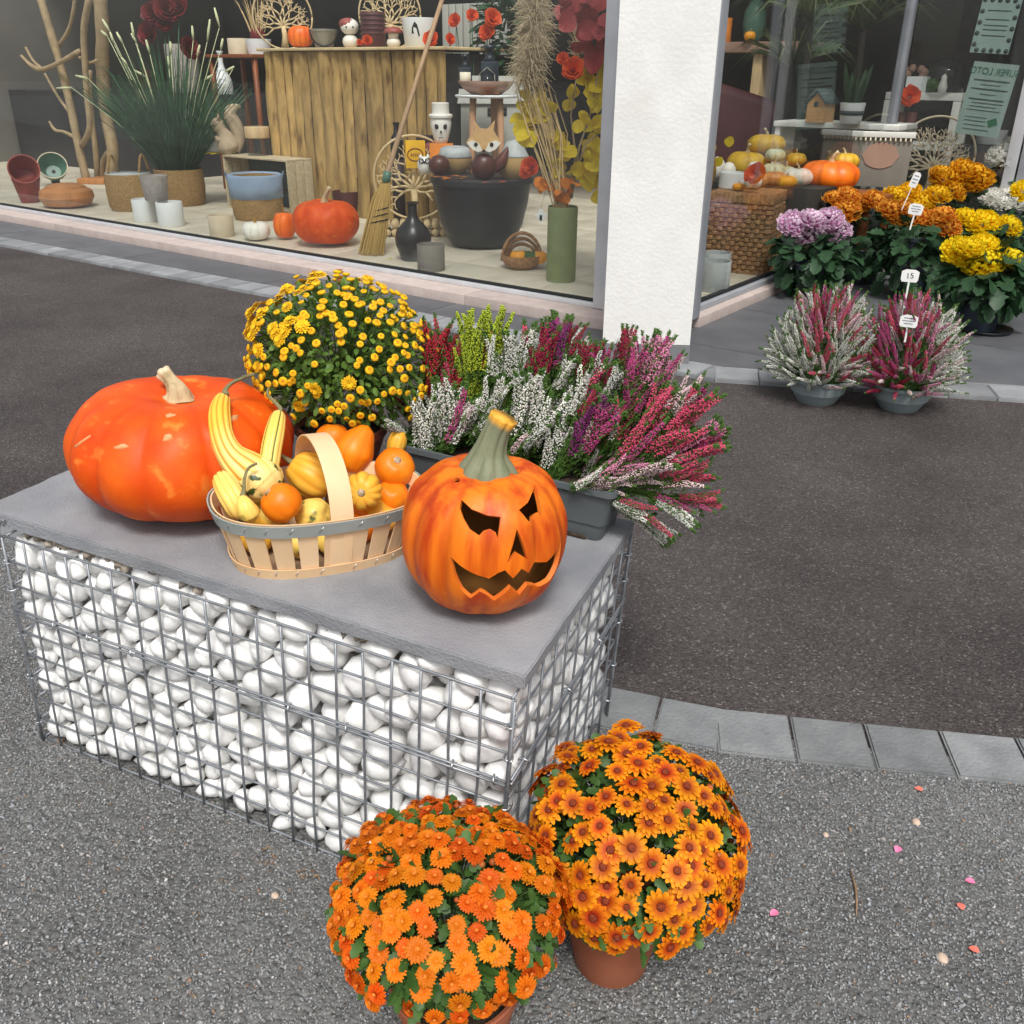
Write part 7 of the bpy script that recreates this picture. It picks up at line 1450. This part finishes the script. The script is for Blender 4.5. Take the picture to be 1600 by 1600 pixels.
# ------------------------------------------------------------------ fallen bits on the gravel
mat('petal_pink', (.75, .16, .32), .6, (.8, .25, .4), 60); mat('petal_coral', (.70, .17, .12), .6); mat('pebble_tan', (.55, .42, .32), .7, (.45, .33, .25), 40); mat('dry_leaf', (.16, .095, .055), .85, (.26, .17, .10), 60)
def petal(px, py, mt, lab, s_=.011):
    P = gnd(px, py); o = thing('fallen_petal', lab, 'petal', P+Vector((0, 0, .008)), RZ(px) @ RX(.2)); b = MB(); add_leaf(b, Matrix(), s_*1.4, .35, .3, [(0, 0), (.2, .1), (.38, .3), (.45, .5), (.4, .7), (.25, .9), (.1, .98), (0, 1), (-.1, .98), (-.25, .9), (-.4, .7), (-.45, .5), (-.38, .3), (-.2, .1)]); b.build('petal', mt, o)
for (x, y, mt_, lab) in ((1440, 1241, 'petal_coral', 'coral petal on the gravel below the kerb'), (1404, 1328, 'petal_pink', 'bright pink petal on the gravel at mid right'), (1215, 1430, 'petal_pink', 'pink petal on the gravel right of the flame-coloured mum'), (1522, 1385, 'petal_pink', 'small pink petal near the right edge'), (1502, 1427, 'petal_coral', 'coral petal near the right edge, above a tan pebble'), (1528, 1494, 'petal_coral', 'red petal beside the tan pebble at lower right')): petal(x, y, mt_, lab)
for (x, y, r, lab) in ((1431, 1287, .009, 'tan pebble on the gravel below the kerb'), (1472, 1500, .010, 'pale round pebble at lower right'), (1290, 1307, .006, 'small white pebble in the middle of the gravel'), (430, 1402, .007, 'white pebble on the gravel left of the orange mum')):
    P = gnd(x, y); o = thing('pebble', lab, 'pebble', P+Vector((0, 0, .004)), RZ(x)); IV, IF = icos(2); MB().add([(v[0]*r*1.15, v[1]*r*.9, v[2]*r*.5) for v in IV], IF).build('stone', 'pebble_tan', o)
for (x, y, lab) in ((422, 1342, 'tuft of dry brown plant scraps beside the gabion'), (478, 1368, 'dark curled dry leaf beside the gabion'), (95, 1160, 'reddish dry scraps at the gabion left foot')):
    P = gnd(x, y); o = thing('dry_scraps', lab, 'dry leaves', P+Vector((0, 0, .006)), RZ(x)); b = MB()
    for i in range(16): add_leaf(b, T((random.gauss(0, .014), random.gauss(0, .008), random.uniform(0, .008))) @ RZ(random.uniform(0, 6)) @ RX(random.uniform(-.6, .6)), random.uniform(.005, .012), .5, .5, w=.5)
    b.build('scraps', 'dry_leaf', o, kind='stuff')
P = gnd(1335, 1400); o = thing('dry_twig', 'thin brown dry twig lying on the gravel at right', 'twig', P); wpart(o, 'twig', 'dry_leaf', [Vector((-.012, .05, .008)), Vector((0, .01, .010)), Vector((.004, -.02, .009)), Vector((.006, -.05, .008))], [.0015, .0026, .0022, .001], 6)
